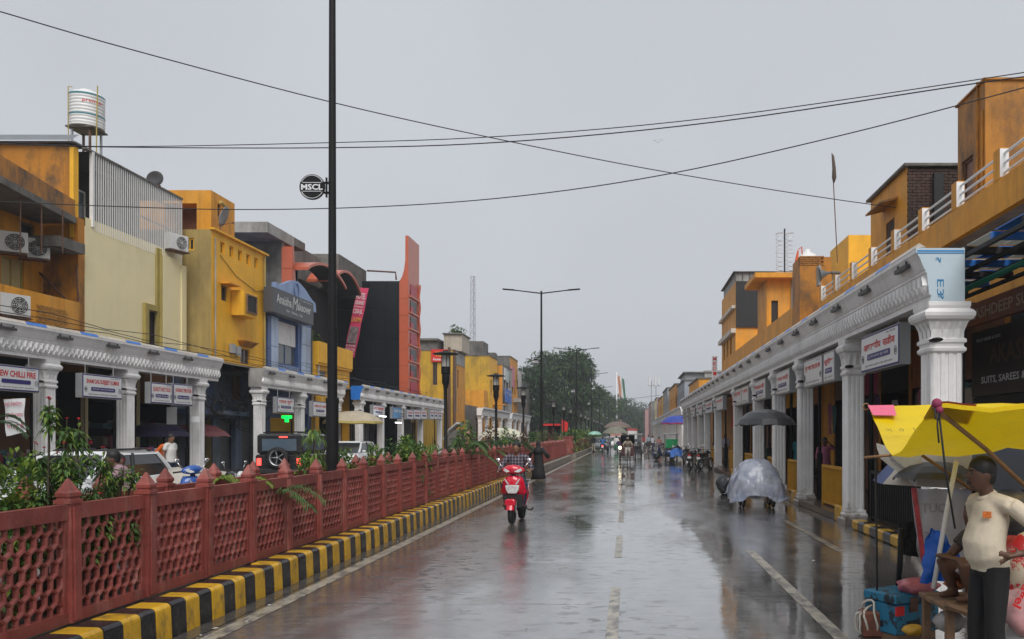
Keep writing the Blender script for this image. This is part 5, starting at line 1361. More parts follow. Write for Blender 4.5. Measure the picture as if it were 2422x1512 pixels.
for k, (u0,u1) in enumerate(((958,974),(975,991),(992,1006),(1014,1023),(1024,1032),(1033,1041))):
    sl_("small white sign, number %s from the left in the row of six under the hotel" % ["one","two","three","four","five","six"][k], u0, u1, 968, 992, "स्टोर", lod=1)
XSR = 4.62
def sr_(label, u0, u1, title, z0=3.02, z1=3.72, **k):
    return shop_sign(label, 1, XSR, yx(XSR,u1), yx(XSR,u0), z0, z1, title, **k)
sr_("large Hindi saree shop sign nearest on the right, between the first two columns", 2048, 2140, "आकाशदीप  साडीज", sub1="टू नाप बाजार सूट साडी", sub2="बुध बाजार स्टेशन रोड मुरादाबाद", top="Mob. 9837092", frame=M_NAVY)
sr_("white sign with wide Hindi title, left of the pair behind the second column", 1910, 1954, "भुल भगत भंडार एंड संस", bar=False, sub2="बुध बाजार मुरादाबाद", top="Mob", frame=M_GREYB)
sr_("narrower sign, right of the pair behind the second column", 1957, 1984, "सुरीश", sub1="स्टेशन", sub2="बुध बाजार", lod=1, frame=M_GREYB)
sr_("white sign with a blue bar just past the third column", 1843, 1875, "भगत साड़ी", sub1="बुध बाजार", sub2="मुरादाबाद", lod=1, frame=M_GREYB)
sr_("white sign hung past the fourth column", 1790, 1817, "बालाजी", sub1="बुध", sub2="बाजार", lod=1, frame=M_GREYB)
sr_("left white sign of the pair above the black umbrella", 1742, 1758, "राम", bar=False, lod=1, sub2="बाजार", frame=M_GREYB)
sr_("right white sign of the pair above the black umbrella", 1759, 1776, "श्याम", bar=False, lod=1, sub2="बाजार", frame=M_GREYB)
for k, (u0,u1) in enumerate(((1698,1714),(1672,1688),(1650,1663),(1637,1646))):
    sr_("small far sign under the right arcade, %s beyond the umbrella" % ["first","second","third","fourth"][k], u0, u1, "साड़ी", lod=1, bar=(k==1), frame=M_GREYB)
# hand-lettered sheet and small notices on the left
nt_ = thing("cloth_notice", "white cloth notice with red handwritten Hindi lines beside the left column", "notice", P(34,985,20.3))
b = MB(); A0, A1, A2, A3 = P(8,945,20.3), P(58,942,20.3), P(60,1022,20.3), P(16,1032,20.3)
b.sheet([[A0.lerp(A3,i/6).lerp(A1.lerp(A2,i/6),j/4)+Vector((0,.03*sin(i+j*2),0)) for j in range(5)] for i in range(7)]); b.build("cloth", M_SIGNW, nt_, world=True, smooth=True)
for k, s_ in enumerate(("इको टेम्पटेशन","पुरानी दुकान","मार्ट हैं")):
    b = MB(); o_ = A0.lerp(A3,.22+k*.30)+(A1-A0)*.1+Vector((0,-.05,0)); put_text(b, s_, o_, (A1-A0).normalized(), Z, (A1-A0).length*.8, .13, .01); b.build("lettering", mat("red_ink",(0.5,0.03,0.09),.6,var=0), nt_, world=True, fix=False)
for lab, (ua,va,ub,vb), m_ in (("small torn red and white poster under the pen store sign",(394,963,418,1004),M_SIGNW),("small white printed card hung on the last near column",(451,985,472,999),M_SIGNW)):
    b = MB(); Y_ = 29.2; p0, p1 = P(ua,va,Y_), P(ub,vb,Y_); b.box((p0.x,Y_,p1.z),(p1.x,Y_+.01,p0.z)); tag(b.build("notice_card", m_), lab, "notice", "paper notices")
gc = thing("pharmacy_cross", "glowing green pharmacy cross under the bhagat sign", "cross sign", P(678,990,36.9))
b = MB(); b.box((-.21,-.05,.0),(.21,.05,.13)); b.box((-.07,-.052,-.16),(.07,.052,.002)); b.build("cross", mat("green_led",(0.0,0.5,0.06),.5,var=0,emis=1.0,ecol=(0.0,1.0,0.10)), gc)
for i, (u_, v_) in enumerate(((905,985),(942,1000))):
    b = MB(); p_ = P(u_, v_, 54-4*(1-i)); b.cbox(p_,(.06,1.3,.06)); o = tag(b.build("tube_light", mat("tube_glow",(0.9,0.9,0.9),.5,var=0,emis=3.0,ecol=(0.95,0.97,1))), "lit white tube light in the arcade, %s one" % ("nearer" if i == 0 else "farther"), "tube light", "tube lights")

# ------------------------------------------------------------------ railings of the right arcade
M_RAILY = mat("railing_yellow", (0.56,0.28,0.012), .4, var=.15, vs=4, stain=(0.25,0.12,0.03))
def railing(label, x, y0, y1, z0, z1, m, indiv=True, gap=.125):
    t = thing("railing", label, "railing", (x, y0, z0), group="railings between the right arcade columns")
    L_, h = y1-y0, z1-z0
    b = MB(); b.box((-.03,0,h-.07),(.03,L_,h)); b.build("top_rail", m, t)
    b = MB(); b.box((-.025,0,.05),(.025,L_,.10)); b.build("bottom_rail", m, t)
    b = MB(); b.box((-.014,-.02,.10),(.014,.02,h-.07)); me = b.mesh("bar"); me.materials.append(m)
    n = int(L_/gap); mass = MB()
    for i in range(1,n):
        y = L_*i/n
        if indiv: meshobj("bar", me, t, (0,y,0))
        else: mass.box((-.014,y-.02,.10),(.014,y+.02,h-.07))
    if mass.v: tag(mass.build("bars", m, t), kind='stuff')
    for y in (.03, L_-.03):
        b = MB(); b.box((-.035,y-.035,0),(.035,y+.035,h)); b.build("end_post", m, t)
    return t
railing("yellow railing leaning against the second right column", 4.75, 17.9, 20.6, .15, 1.12, M_RAILY)
railing("short yellow railing past the third right column", 4.75, 22.7, 25.0, .15, 1.12, M_RAILY)
railing("black railing between the first two right columns", 4.78, 13.2, 16.6, .15, 1.15, M_BLACK)
for k, (a_, b_) in enumerate(((26.6,28.6),(30.7,34.2),(36.3,39.5),(44.3,48.5),(50.4,53.5))):
    railing("yellow railing far along the right arcade, %s past the cart" % ["first","second","third","fourth","fifth"][k], 4.75, a_, b_, .15, 1.1, M_RAILY, indiv=k<2)
# painted foot blocks and kerb of the walkway
for k, (y_, m_) in enumerate(((17.9,M_YEL),(22.7,M_YEL),(36.2,M_YEL),(13.6,M_KBLK))):
    b = MB(); b.cham((4.42,y_-.2,0),(4.72,y_+.22,.34 if k != 3 else .2),.02); tag(b.build("foot_block", m_), "painted foot block at the right arcade, %s from the camera" % ["second","third","fourth","first"][k], "kerb block", "painted blocks at the column feet")
wk = thing("walkway_kerb", "low black and yellow kerb by the first right columns", "kerb", (4.44,10,0))
for i in range(8):
    b = MB(); y = 13.3+i*.4; b.cham((4.36,y,0),(4.60,y+.385,.19),.03); b.build("kerb_stone", M_YEL if i % 2 else M_KBLK, wk, world=True)

# ------------------------------------------------------------------ umbrellas
def umbrella(label, loc, r, h, ztop, m, n=10, cat="umbrella", valance=None, name="umbrella", tilt=(0,0), pole=True):
    t = thing(name, label, cat, loc)
    t.rotation_euler = (tilt[0], tilt[1], random.random())
    b = MB(); rings = []
    for i, (f, d) in enumerate(((.02,0),(.3,.06),(.6,.25),(.85,.62),(1.0,1.0))):
        ring = []
        for k in range(n*2):
            rr = r*f*(1 if k % 2 == 0 else .955); zz = ztop - h*d + (0.0 if k % 2 == 0 else .06*h*f)
            ring.append((rr*cos(pi*k/n), rr*sin(pi*k/n), zz))
        rings.append(ring)
    b.ring_loft(rings, cap=False); c = b.build("canopy", m, t, smooth=False, fix=False)
    if valance:
        v_ = MB(); v_.ring_loft([rings[-1],[(x*1.005,y*1.005,z-.12) for x,y,z in rings[-1]]],cap=False); v_.build("valance", valance, c, fix=False)
    b = MB()
    for k in range(n): b.tube([(0,0,ztop-.04*h)]+[(rings[j][2*k][0]*.99,rings[j][2*k][1]*.99,rings[j][2*k][2]-.015) for j in (1,2,3,4)],.008,n=4)
    b.build("ribs", M_BLACKM, t)
    if pole:
        b = MB(); b.cyl((0,0,0),(0,0,ztop+.06),.018,n=7); b.build("shaft", M_BLACKM, t)
    return t
M_UBLK = mat("umbrella_black",(0.032,0.032,0.035),.38,var=.25,vs=5)
umbrella("black vendor umbrella standing over the plastic-covered cart", (xu(1810,21.6),21.6,.5), .80, .42, zv(968,21.6)-.5, M_UBLK, 12)
M_MAR = mat("umbrella_maroon",(0.14,0.03,0.035),.5,var=.2); M_VIO = mat("umbrella_violet",(0.05,0.04,0.09),.5,var=.3)
umbrella("dull violet stall umbrella under the first left arcade", (xu(372,30),30.0,.15), 1.15, .5, 2.1, M_VIO, 8)
umbrella("maroon and pink stall umbrella by the last near-left column", (xu(463,32.2),32.2,.15), 1.25, .5, 2.1, M_MAR, 8)
umbrella("blue far umbrella before the second right arcade", (xu(1600,78),78,.0), 1.5, .7, zv(983,78), mat("umbrella_blue",(0.03,0.06,0.35),.5,var=.1), 8, valance=mat("umbrella_pinkv",(0.35,0.03,0.10),.5))
umbrella("pale cream umbrella seen past the median lamps", (xu(1187,55),55,.0), 1.6, .6, zv(1012,55), mat("umbrella_cream",(0.6,0.58,0.45),.5,var=.1), 8)
umbrella("dusty brown far umbrella near the right shops", (xu(1460,105),105,.0), 1.8, .8, zv(1003,105)+.3, mat("umbrella_brown",(0.16,0.12,0.10),.6,var=.2), 8)
umbrella("khaki market umbrella over the parked motorcycles", (xu(1455,88),88,.0), 1.4, .7, zv(1010,88), mat("umbrella_khaki",(0.17,0.17,0.13),.6,var=.2), 8)
umbrella("beige sun awning umbrella right of the tall lamp pole", (xu(835,44),44,.15), 1.5, .55, 2.9, mat("umbrella_beige",(0.42,0.36,0.26),.6,var=.15), 8, valance=mat("valance_yellow",(0.5,0.4,0.12),.6))

# ------------------------------------------------------------------ overhead wires
def wire(label, pts, r=.014):
    b = MB(); P3 = [P(*q) for q in pts]; out = []
    for i in range(len(P3)-1):      # Catmull-Rom
        p0, p1, p2, p3 = P3[max(i-1,0)], P3[i], P3[i+1], P3[min(i+2,len(P3)-1)]
        for k in range(6):
            s_ = k/6; out.append(.5*((2*p1)+(p2-p0)*s_+(2*p0-5*p1+4*p2-p3)*s_**2+(3*p1-p0-3*p2+p3)*s_**3))
    out.append(P3[-1]); b.tube(out, r, n=5); tag(b.build("overhead_wire", M_BLACKM), label, "wire", "overhead wires across the street")
wire("wire falling from the sky's upper left corner to the right terrace", [(-60,12,15),(0,28,15.3),(300,115,16.4),(783,242,18.4),(1170,328,20),(1590,410,21.6),(2060,484,23.2),(2420,522,24.5)], .018*.68)
wire("upper of the two nearly level wires rising to the right roof", [(-60,330,20),(240,347,20.5),(780,338,20),(1200,322,19),(1700,277,18),(2421,172,16.5),(2600,140,16)], .016*.68)
wire("lower of the two nearly level wires rising to the right roof", [(-60,338,20.2),(240,348,20.7),(780,350,20.2),(1200,336,19.2),(1700,288,18.2),(2320,196,16.7),(2600,160,16)], .02*.68)
wire("wire sagging behind the MSCL sign and up to the right stair room", [(-60,474,21),(200,486,21),(550,496,20.5),(900,489,20),(1230,464,19),(1580,412,18),(2000,318,17),(2421,208,16),(2600,160,16)], .018*.68)
wire("short drooping wire across the left balcony", [(-30,545,25.8),(60,572,26),(130,590,26.2),(182,600,26.4)], .016*.68)
wire("thin far wire between the flag and the right roofs", [(1380,948,170),(1480,944,170),(1560,935,170)], .05*.68)

# ------------------------------------------------------------------ small roof things on the right
ls = thing("loudspeaker", "grey horn loudspeaker on the orange parapet", "loudspeaker", P(1965,645,29.8))
b = MB(); b.lathe([(.03,0),(.05,.12),(.10,.26),(.20,.38),(.26,.42),(.25,.43),(.18,.38),(.04,.1)],n=18); rot = Matrix.Rotation(R(-100),3,'Y'); b.v = [tuple(rot @ Vector(q)) for q in b.v]; b.build("horn", mat("horn_grey",(0.13,0.15,0.16),.45), ls, smooth=True)
b = MB(); b.cyl((0,0,0),(.32,0,-.02),.06,n=10); b.cyl((.05,.0,-.05),(.05,.0,-.75),.02,n=6); b.build("driver", M_CONC, ls)
b = MB(); b.box((-.45,-.05,-.45),(-.37,.3,.25)); b.build("speaker_board", M_CONCL, ls)
fs_ = thing("flag_staff", "thin staff with a limp dark cloth above the right roofs", "flag", P(1980,585,33))
b = MB(); p1 = P(1967,363,33)-P(1980,585,33); b.cyl((0,0,-.6),p1,.02,n=6); b.build("staff", M_RUST, fs_)
b = MB(); b.tube([p1*1.0+Vector((-.01,0,0)),p1*.97+Vector((.03,0,0)),p1*.85+Vector((.05,.0,0)),p1*.74+Vector((.03,0,0)),p1*.68],[.01,.05,.07,.09,.02],n=6); b.build("cloth", mat("limp_cloth",(0.10,0.07,0.05),.7), fs_, smooth=True)
rz_ = thing("razor_wire_mast", "mast wrapped in coils of razor wire above the chajja room", "mast", P(1855,650,46))
hh2 = (P(1855,550,46)-P(1855,650,46)).z
b = MB(); b.cyl((0,0,-.3),(0,0,hh2+.2),.045,n=6); b.build("mast", M_BLACKM, rz_)
for s_ in (-1,1):
    b = MB(); b.tube([(s_*.28+.19*cos(k*.7),.19*sin(k*.7),hh2*k/90) for k in range(91)],.012,n=3); b.build("coil", M_STEEL, rz_)
b = MB(); b.build("x",M_STEEL) if 0 else None
for f in (.05,.5,.97):
    b = MB(); b.box((-.5,-.02,hh2*f),(.5,.02,hh2*f+.03)); b.build("cross_arm", M_STEEL, rz_)
b = MB(); q0 = P(1888,590,32.3); b.tube([q0,q0+Vector((.12,0,.1)),q0+Vector((.14,0,-.2))],.025,n=6); b.tube([q0+Vector((-.02,0,-.05)),q0+Vector((-.1,0,-.6)),q0+Vector((-.2,0,-1.0))],[.03,.08,.02],n=6); tag(b.build("saffron_pennant", mat("saffron_cloth",(0.7,0.10,0.02),.6)), "folded orange pennant tied before the white roof tank", "flag")
b = MB(); q0 = P(1737,940,36.5); b.sheet([[q0+Vector((.07*sin(i*.8+j)*.6+(j-1)*.14*(1-.05*i),.03*cos(i+j),-.26*i)) for j in range(4)] for i in range(6)]); tag(b.build("red_cloth", mat("red_cloth",(0.55,0.02,0.015),.6)), "red cloth hanging from a sign bracket in the right arcade", "cloth")
# national flag far down the street
fl = thing("national_flag", "tricolour flag hanging from a tall white pole at the street's end", "flag", (xu(1458,250),250,0))
zf = zv(880,250)
b = MB(); b.tube([(0,0,0),(0,0,zf)],[.35,.14],n=10); b.build("pole", M_WHITEP, fl, smooth=True)
for k, (m_, a0, a1) in enumerate(((mat("flag_saffron",(0.55,0.2,0.08),.7),0,.33),(mat("flag_white",(0.7,0.7,0.7),.7),.33,.66),(mat("flag_green",(0.03,0.16,0.08),.7),.66,1.0))):
    b = MB(); n = 8
    b.sheet([[( .2+ (a0+(a1-a0)*j/3)*2.0 + .5*i/n*1.2, .35*sin(j*.9+i*.5), zf-.9-6.2*i/n-(a0+(a1-a0)*j/3)*1.3) for j in range(4)] for i in range(n+1)]); b.build("stripe", m_, fl, smooth=True)
b = MB()
for i, (u_, v_) in enumerate(((1548,333),(1556,337),(1563,332),(1345,650),(1660,548))):
    b = MB(); p_ = P(u_,v_,70); b.add([p_+Vector((-.2,0,.07)),p_,p_+Vector((.2,0,.08)),p_+Vector((0,.15,.02))],[(0,1,3),(1,2,3)]); tag(b.build("bird", M_BLACKM), "small dark bird in the sky, %s" % ["left of the trio over the road","middle of the trio over the road","right of the trio over the road","alone over the lamp arms","alone near the razor wire mast"][i], "bird", "birds over the street")
# ------------------------------------------------------------------ plants
def leafmat(name, c, var=.35):
    return mat(name, c, .45, var=var, vs=9, sub=.25)
LG = leafmat("leaf_green",(0.065,0.14,0.028)); LY = leafmat("leaf_lime",(0.17,0.25,0.035)); LD = leafmat("leaf_dark",(0.028,0.062,0.02)); LB = leafmat("leaf_dry",(0.12,0.07,0.035)); LP = leafmat("palm_green",(0.07,0.14,0.035)); LFl = mat("flower_red",(0.55,0.03,0.04),.5,var=.1)
M_STEM = mat("stem",(0.07,0.055,0.035),.7,var=.3); M_BARK = mat("bark",(0.075,0.06,0.045),.85,var=.35,vs=3,bump=.8,bs=8)
def leaf(b, p, d, ln, wd, up=Vector((0,0,1)), droop=.3):
    d = d.normalized(); s = d.cross(up)
    if s.length < 1e-3: s = Vector((1,0,0))
    s.normalize(); n = s.cross(d)
    m1 = p + d*ln*.5; tip = p + d*ln - Vector((0,0,ln*droop)); f = n*wd*.25
    b.add([p, m1+s*wd*.5+f, tip, m1-s*wd*.5+f, m1], [(0,1,4),(1,2,4),(2,3,4),(3,0,4)])
def rdir(up=0.0):
    while True:
        v = Vector((random.uniform(-1,1),random.uniform(-1,1),random.uniform(-1,1)))
        if .1 < v.length < 1: v.normalize(); v.z += up; return v.normalized()
def shrub_jat(label, x, y, h, sp=.3, ncl=9, name="flowering_shrub", mats=(LG,LY), nl=42, ll=.078, fl=6):
    t = thing(name, label, "shrub", (x,y,.33)); st = MB(); c1 = MB(); fm = MB()
    for i in range(ncl):
        a = random.random()*2*pi; f = (i+1)/ncl; tz = h*(.35+.65*f) if i else h; rr = sp*(1-.55*f)*random.uniform(.5,1.1)
        top = Vector((rr*cos(a), rr*sin(a)*1.2, tz)); mid = Vector((top.x*.35, top.y*.35, tz*.45))
        st.tube([(random.uniform(-.03,.03),random.uniform(-.05,.05),0), mid, top], [.014,.010,.006], n=5)
        for k in range(nl):
            d = rdir(.15); p = top + Vector((0,0,-.16*random.random())) + d*.02
            c1.cur = 0 if random.random() < .68 else 1
            leaf(c1, p, Vector((d.x,d.y,d.z*.6)), ll*random.uniform(.6,1.25), ll*.36, droop=random.uniform(.1,.7))
        if random.random() < fl/ncl:
            q = top+Vector((0,0,.06)); st.cyl(top,q+Vector((0,0,.04)),.003,n=3)
            for k in range(5): leaf(fm, q+Vector((0,0,.04)), rdir(.8), .028, .024)
    st.build("stem", M_STEM, t); c1.build("foliage", list(mats), t, fix=False)
    if fm.v: fm.build("blossom", LFl, t, fix=False)
    return t
def palm(label, x, y, z0, nf, ln, m=LP, rise=.75, name="palm", trunk=.3, scl=1.0):
    t = thing(name, label, "palm", (x,y,z0)); fr = MB(); rc = MB(); tr = MB()
    tr.tube([(0,0,0),(0,0,trunk)],[.06*scl,.045*scl],n=7); tr.build("trunk", M_BARK, t)
    for i in range(nf):
        a = 2*pi*i/nf + random.uniform(-.3,.3); L_ = ln*random.uniform(.75,1.1); rs = rise*random.uniform(.5,1.25); pts = []
        for k in range(9):
            s_ = k/8; pts.append(Vector((cos(a)*L_*s_*(.85+.15*s_), sin(a)*L_*s_*.6, trunk + L_*(rs*s_*1.5 - 1.15*s_**2.2*(.55+rs*.5)))))
        rc.tube(pts, [.012*scl*(1-.09*k) for k in range(9)], n=4)
        for k in range(1,28):
            s_ = .12+.88*k/28; i0 = min(int(s_*8),7); p = pts[i0].lerp(pts[i0+1], s_*8-i0); d = (pts[i0+1]-pts[i0]).normalized()
            sd = d.cross(Vector((0,0,1))); sd = sd.normalized() if sd.length > 1e-3 else Vector((1,0,0))
            for sgn in (-1,1):
                leaf(fr, p, d*.75+sd*sgn*.8+Vector((0,0,.15)), L_*.30*(1-abs(s_-.5)*.9), .016*scl, droop=.35)
    rc.build("rachis", m, t); fr.build("fronds", m, t, fix=False); return t
def bush(label, x, y, z0, rx, ry, rz, n, ll, mats, name="leafy_bush", drop=.4, shell=.5, lumps=7):
    t = thing(name, label, "bush", (x,y,z0)); b = MB(); st = MB(); C = []
    for i in range(lumps): C.append((Vector((random.uniform(-.6,.6)*rx,random.uniform(-.6,.6)*ry,rz*(.55+random.uniform(-.35,1.0)))), random.uniform(.35,.6)))
    for i in range(n):
        c, s_ = random.choice(C); d = rdir(.2); r_ = random.uniform(shell,1.0)
        p = c + Vector((d.x*rx*s_*r_, d.y*ry*s_*r_, d.z*rz*s_*r_)); b.cur = random.randrange(len(mats))
        leaf(b, p, (d+rdir()*.8), ll*random.uniform(.6,1.2), ll*.5, droop=drop*random.random()*1.6)
    for c, s_ in C: st.tube([(0,0,0),(c.x*.4,c.y*.4,c.z*.5),c],[.014,.01,.005],n=5)
    st.build("stem", M_STEM, t); b.build("foliage", list(mats), t, fix=False); return t
def at(u, x=XM): return yx(x, u)
shrub_jat("tall red-flowered shrub in front of the white car", XM-.05, at(205), 1.30, .42, 17, fl=8, nl=80)
shrub_jat("wide red-flowered shrub, nearest large plant behind the fence", XM, at(120), 1.34, .42, 16, fl=5, nl=78)
shrub_jat("leggy flowering shrub with one high tuft before the first left column", XM-.1, at(140), 1.72, .12, 3, fl=3, nl=70)
shrub_jat("second leggy shrub whose tuft overlaps the SURJEET KUMAR sign", XM-.1, at(205), 1.55, .10, 2, fl=2, nl=80)
shrub_jat("low flowering shrub at the white car's rear", XM, at(258), 1.18, .28, 11, fl=3, nl=60)
bush("feathery bright green plant at the picture's left edge", XM, at(18), .35, .18, .22, .70, 1500, .07, (LG,LY), name="feathery_plant", drop=.1, lumps=9)
palm("dark palm tuft entering at the left edge above the fence", -6.6, at(-45,-6.6), .3, 6, .45, LD, trunk=1.55)
palm("young palm with arching fronds before the black jeep", XM, at(612), .36, 8, .95, LP, .95, trunk=.3)
palm("low yellow-green palm leaning on the fence top", XM-.05, at(572), .36, 6, .50, LY, .9, trunk=.75)
def droopy(label, x, y, h):
    t = thing("weeping_plant", label, "shrub", (x,y,.33)); st = MB(); b = MB()
    st.tube([(0,0,0),(.02,0,h*.5),(0,.02,h)],[.016,.012,.006],n=5)
    for i in range(260):
        z = h*random.uniform(.25,1.0); a = random.random()*2*pi; p = Vector((.02*cos(a),.02*sin(a),z)); d = Vector((cos(a),sin(a),-.35))
        if int(z*9) % 3 == 0: continue
        b.cur = random.randrange(2); leaf(b, p+d*random.uniform(.0,.11), Vector((d.x*.6,d.y*.6,-.75)), .15, .035, droop=.3)
    st.build("stem", M_STEM, t); b.build("foliage", [LY,LG], t, fix=False); return t
droopy("slim weeping plant with drooping yellow-green leaves by the tall lamp pole", XM, at(742), 1.72)
bush("small light green plant under the weeping one", XM, at(722), .35, .14, .2, .75, 420, .09, (LY,LG))
bush("round bright leafy bush just right of the tall lamp pole", XM, at(880), .33, .26, .5, .68, 800, .13, (LY,LG))
bush("big bright leafy bush below the blue-ended arcade", XM, at(968), .33, .36, 1.0, .80, 1800, .15, (LY,LG,LG), lumps=11)
bush("low dark plant between the two bright bushes", XM, at(918), .33, .2, .4, .7, 500, .11, (LG,LD))
bush("low leafy plant beside the lamp pole's foot", XM, at(822), .33, .22, .4, .75, 420, .12, (LG,LY))
droopy("slim young sapling before the small white signs", XM, at(1022), 1.45)
pal_u = [(1085,2.0),(1120,1.9),(1150,1.7),(1205,2.2),(1225,1.9)]
for i, (u_, L_) in enumerate(pal_u):
    palm("bushy median palm, %s of five before the far left arcade" % ["first","second","third","fourth","fifth"][i], XM+random.uniform(-.15,.15), at(u_), .35, 7, L_*.52, (LP,LD)[i%2], .9, trunk=.8, scl=1.8)
k = 0
for u_ in (1100,1135,1160,1182,1195,1215,1240,1258,1270,1285,1300,1312,1325):
    y_ = at(u_); m_ = ((LG,LY),(LB,LG),(LB,LB),(LG,LD))[k % 4]
    bush("%s low plant in the median, %s along the far fence" % (["green","brown-green","dry brown","dark green"][k%4], ["1st","2nd","3rd","4th","5th","6th","7th","8th","9th","10th","11th","12th","13th"][k]), XM, y_, .33, .3, .6+.012*y_, .95, 420, .16, m_, lumps=8); k += 1
for i, (y0_, y1_) in enumerate(((67,82),(82,104),(104,140))):
    b = MB(); 
    for q in range(1400):
        y = random.uniform(y0_,y1_); d = rdir(.4); b.cur = random.randrange(3); leaf(b, Vector((XM+random.uniform(-.35,.35), y, .4+random.random()**1.4*1.7)), d, .45, .2)
    tag(b.build("hedge", [LG,LD,LY], fix=False), "uneven green hedge in the far median, %s stretch" % ["near","middle","last"][i], "hedge", "far median hedges", kind='stuff')

# ------------------------------------------------------------------ trees
def tree(label, x, y, h, r, n, mats, ls=.55, trunk_h=.28, seed=1, name="tree", flat=.85):
    rs = random.getstate(); random.seed(seed)
    t = thing(name, label, "tree", (x,y,0)); tr = MB(); b = MB(); C = []
    th = h*trunk_h; tr.tube([(0,0,-.1),(.1,0,th*.5),(0,.1,th)],[r*.085,r*.065,r*.055],n=9)
    for i in range(26):
        a = random.random()*2*pi; f = random.random(); zz = th + (h-th)*(.12+.80*f); rr = r*(.25+.62*random.random())*math.sqrt(max(.06,1-((f-.42)/.68)**2))
        c = Vector((rr*cos(a), rr*sin(a), zz)); s_ = r*random.uniform(.24,.40); C.append((c,s_))
        if i < 14: tr.tube([(0,0,th*.85), Vector((c.x*.4,c.y*.4,th+(c.z-th)*.45)), c],[r*.035,r*.02,r*.007],n=5)
    tr.build("trunk", M_BARK, t)
    for i in range(n):
        c, s_ = random.choice(C); d = rdir(.1); p = c + d*s_*random.uniform(.45,1.08)**.7; p.z = c.z + (p.z-c.z)*flat
        b.cur = random.randrange(len(mats)); leaf(b, p, d+rdir()*.9+Vector((0,0,-.15)), ls*random.uniform(.5,1.3), ls*.55, droop=.3)
    b.build("crown", list(mats), t, fix=False); random.setstate(rs); return t
TG = leafmat("tree_green",(0.045,0.095,0.022)); TD = leafmat("tree_dark",(0.026,0.058,0.016)); TL_ = leafmat("tree_light",(0.08,0.14,0.03))
tree("big dense rounded tree towering over the far left arcade", xu(1332,150), 150, zv(846,150), 8.2, 15000, (TG,TD,TG,TL_), .7, .2, 3)
tree("dark tree tucked against the left of the big rounded one", xu(1262,140), 140, zv(870,140), 5.2, 7000, (TD,TG), .6, .2, 4)
tree("middle-distance pale green tree behind the lamp poles", xu(1413,215), 215, zv(928,215), 6.5, 6000, (TG,TL_), .7, .2, 5)
tree("round far tree left of the flag pole", xu(1440,280), 280, zv(938,280), 9, 6000, (TG,TD), .9, .15, 6)
tree("round far tree right of the flag pole", xu(1478,300), 300, zv(942,300), 9.5, 6500, (TG,TD), .9, .15, 7)
tree("faint tree at the very end of the street", xu(1512,380), 380, zv(968,380), 11, 5000, (TG,TD), 1.1, .15, 8)
tree("low bushy tree closing the street's end", xu(1490,400), 400, zv(985,400), 16, 5000, (TG,TD), 1.3, .1, 9)
tree("far dark tree beyond the left shop row", xu(1385,260), 260, zv(945,260), 10, 6000, (TG,TD), .9, .15, 10)
tree("small roof-level leafy plant crown over the salon's neighbour", -18.2, 47.0, 7.4, 1.2, 1500, (LG,LD), .22, .82, 11, name="potted_tree")
# roof greenery stuck on old roofs
bush("weeds sprouting on the mustard house's roof", -17.3, 85.5, 11.75, .8, 1.2, .5, 300, .3, (TG,LG), name="roof_weeds")

# ------------------------------------------------------------------ far right houses and street end
def rhouse(label, x0, y0, y1, z1, mf, ms, nw=3, z0=0.0, roof=None, w_=8, name="house"):
    t = thing(name, label, "building", (x0, y0, 0)); holes = []
    L_ = y1-y0
    for i in range(nw):
        a = (i+.3)*L_/nw; holes.append((a, 5.6, a+L_/nw*.4, 7.0)) if z1 > 7.6 else None
        if z1 > 11: holes.append((a, 8.6, a+L_/nw*.4, 10.2))
    b = MB(); b.wall((x0,y1,z0), -Yv, Z, -X, L_, z1-z0, [(L_-h[2],h[1]-z0,L_-h[0],h[3]-z0) for h in holes], .2); b.build("wall", mf, t, world=True)
    b = MB(); b.wall((x0,y0,z0), X, Z, -Yv, w_, z1-z0); roofq(b,x0,x0+w_,y0,y1,z1-.02); b.build("side_wall", ms, t, world=True)
    for h in holes: window(t,(x0,y0+h[2],h[1]),-Yv,-X,h[2]-h[0],h[3]-h[1],d=.12)
    b = MB(); b.box((x0-.15,y0-.1,z1),(x0+w_,y1,z1+.15)); b.build("coping", roof or M_CONC, t, world=True)
    return t
M_GREY = mat("grey_wall",(0.30,0.33,0.37),.6,var=.12,vs=1,stain=(0.15,0.16,0.17)); M_PINKW = mat("pinkish_wall",(0.42,0.25,0.24),.6,var=.15)
rhouse("orange house behind the second right arcade's near end", 7.0, 84, 97, zv(905,90), M_ORANGE, M_ORANGE, 3)
g_ = rhouse("tall grey house with a rooftop shed above the far right arcade", 6.6, 99, 113, zv(908,105), M_GREY, M_GREY, 4)
bx(g_,"roof_shed",M_GREYB,(6.8,100,zv(908,105)+.16),(14,110,zv(890,105))); bx(g_,"roof_box",M_CONCL,(9.0,99.5,zv(908,105)+.16),(13,104,zv(884,105)))
b = MB(); b.box((6.5,99.4,zv(890,105)+.01),(14.3,110.5,zv(890,105)+.15)); b.build("shed_roof", M_CONC, g_, world=True)
rhouse("orange flat-fronted house past the grey one", 6.4, 114, 132, zv(915,120), M_ORANGE, M_ORANGE2, 4)
rhouse("grey and cream house further along the far right", 6.2, 133, 150, zv(922,138), M_CONCL, M_GREY, 4)
rhouse("orange low house in the far right row", 6.1, 151, 172, zv(942,158), M_ORANGE, M_YELLOW, 4)
rhouse("cream house with a pink board in the far right row", 5.9, 173, 188, zv(944,178), M_CREAM, M_PINKW, 3)
rhouse("pinkish end house at the far right before the trees", 5.2, 190, 215, zv(952,192), M_PINKW, M_CONCL, 4)
rhouse("dull brown last house before the far trees on the right", 4.6, 230, 260, zv(968,230), M_CONC, M_PINKW, 3)
b = MB(); b.box((7.0,72.2,0),(12,83.8,5.0)); tag(b.build("low_wall_house", M_CONC), "low grey house between the two right arcades", "building")
ct = thing("cell_tower", "white cell tower with antenna drums above the far right roofs", "mast", (xu(1547,180),184,9))
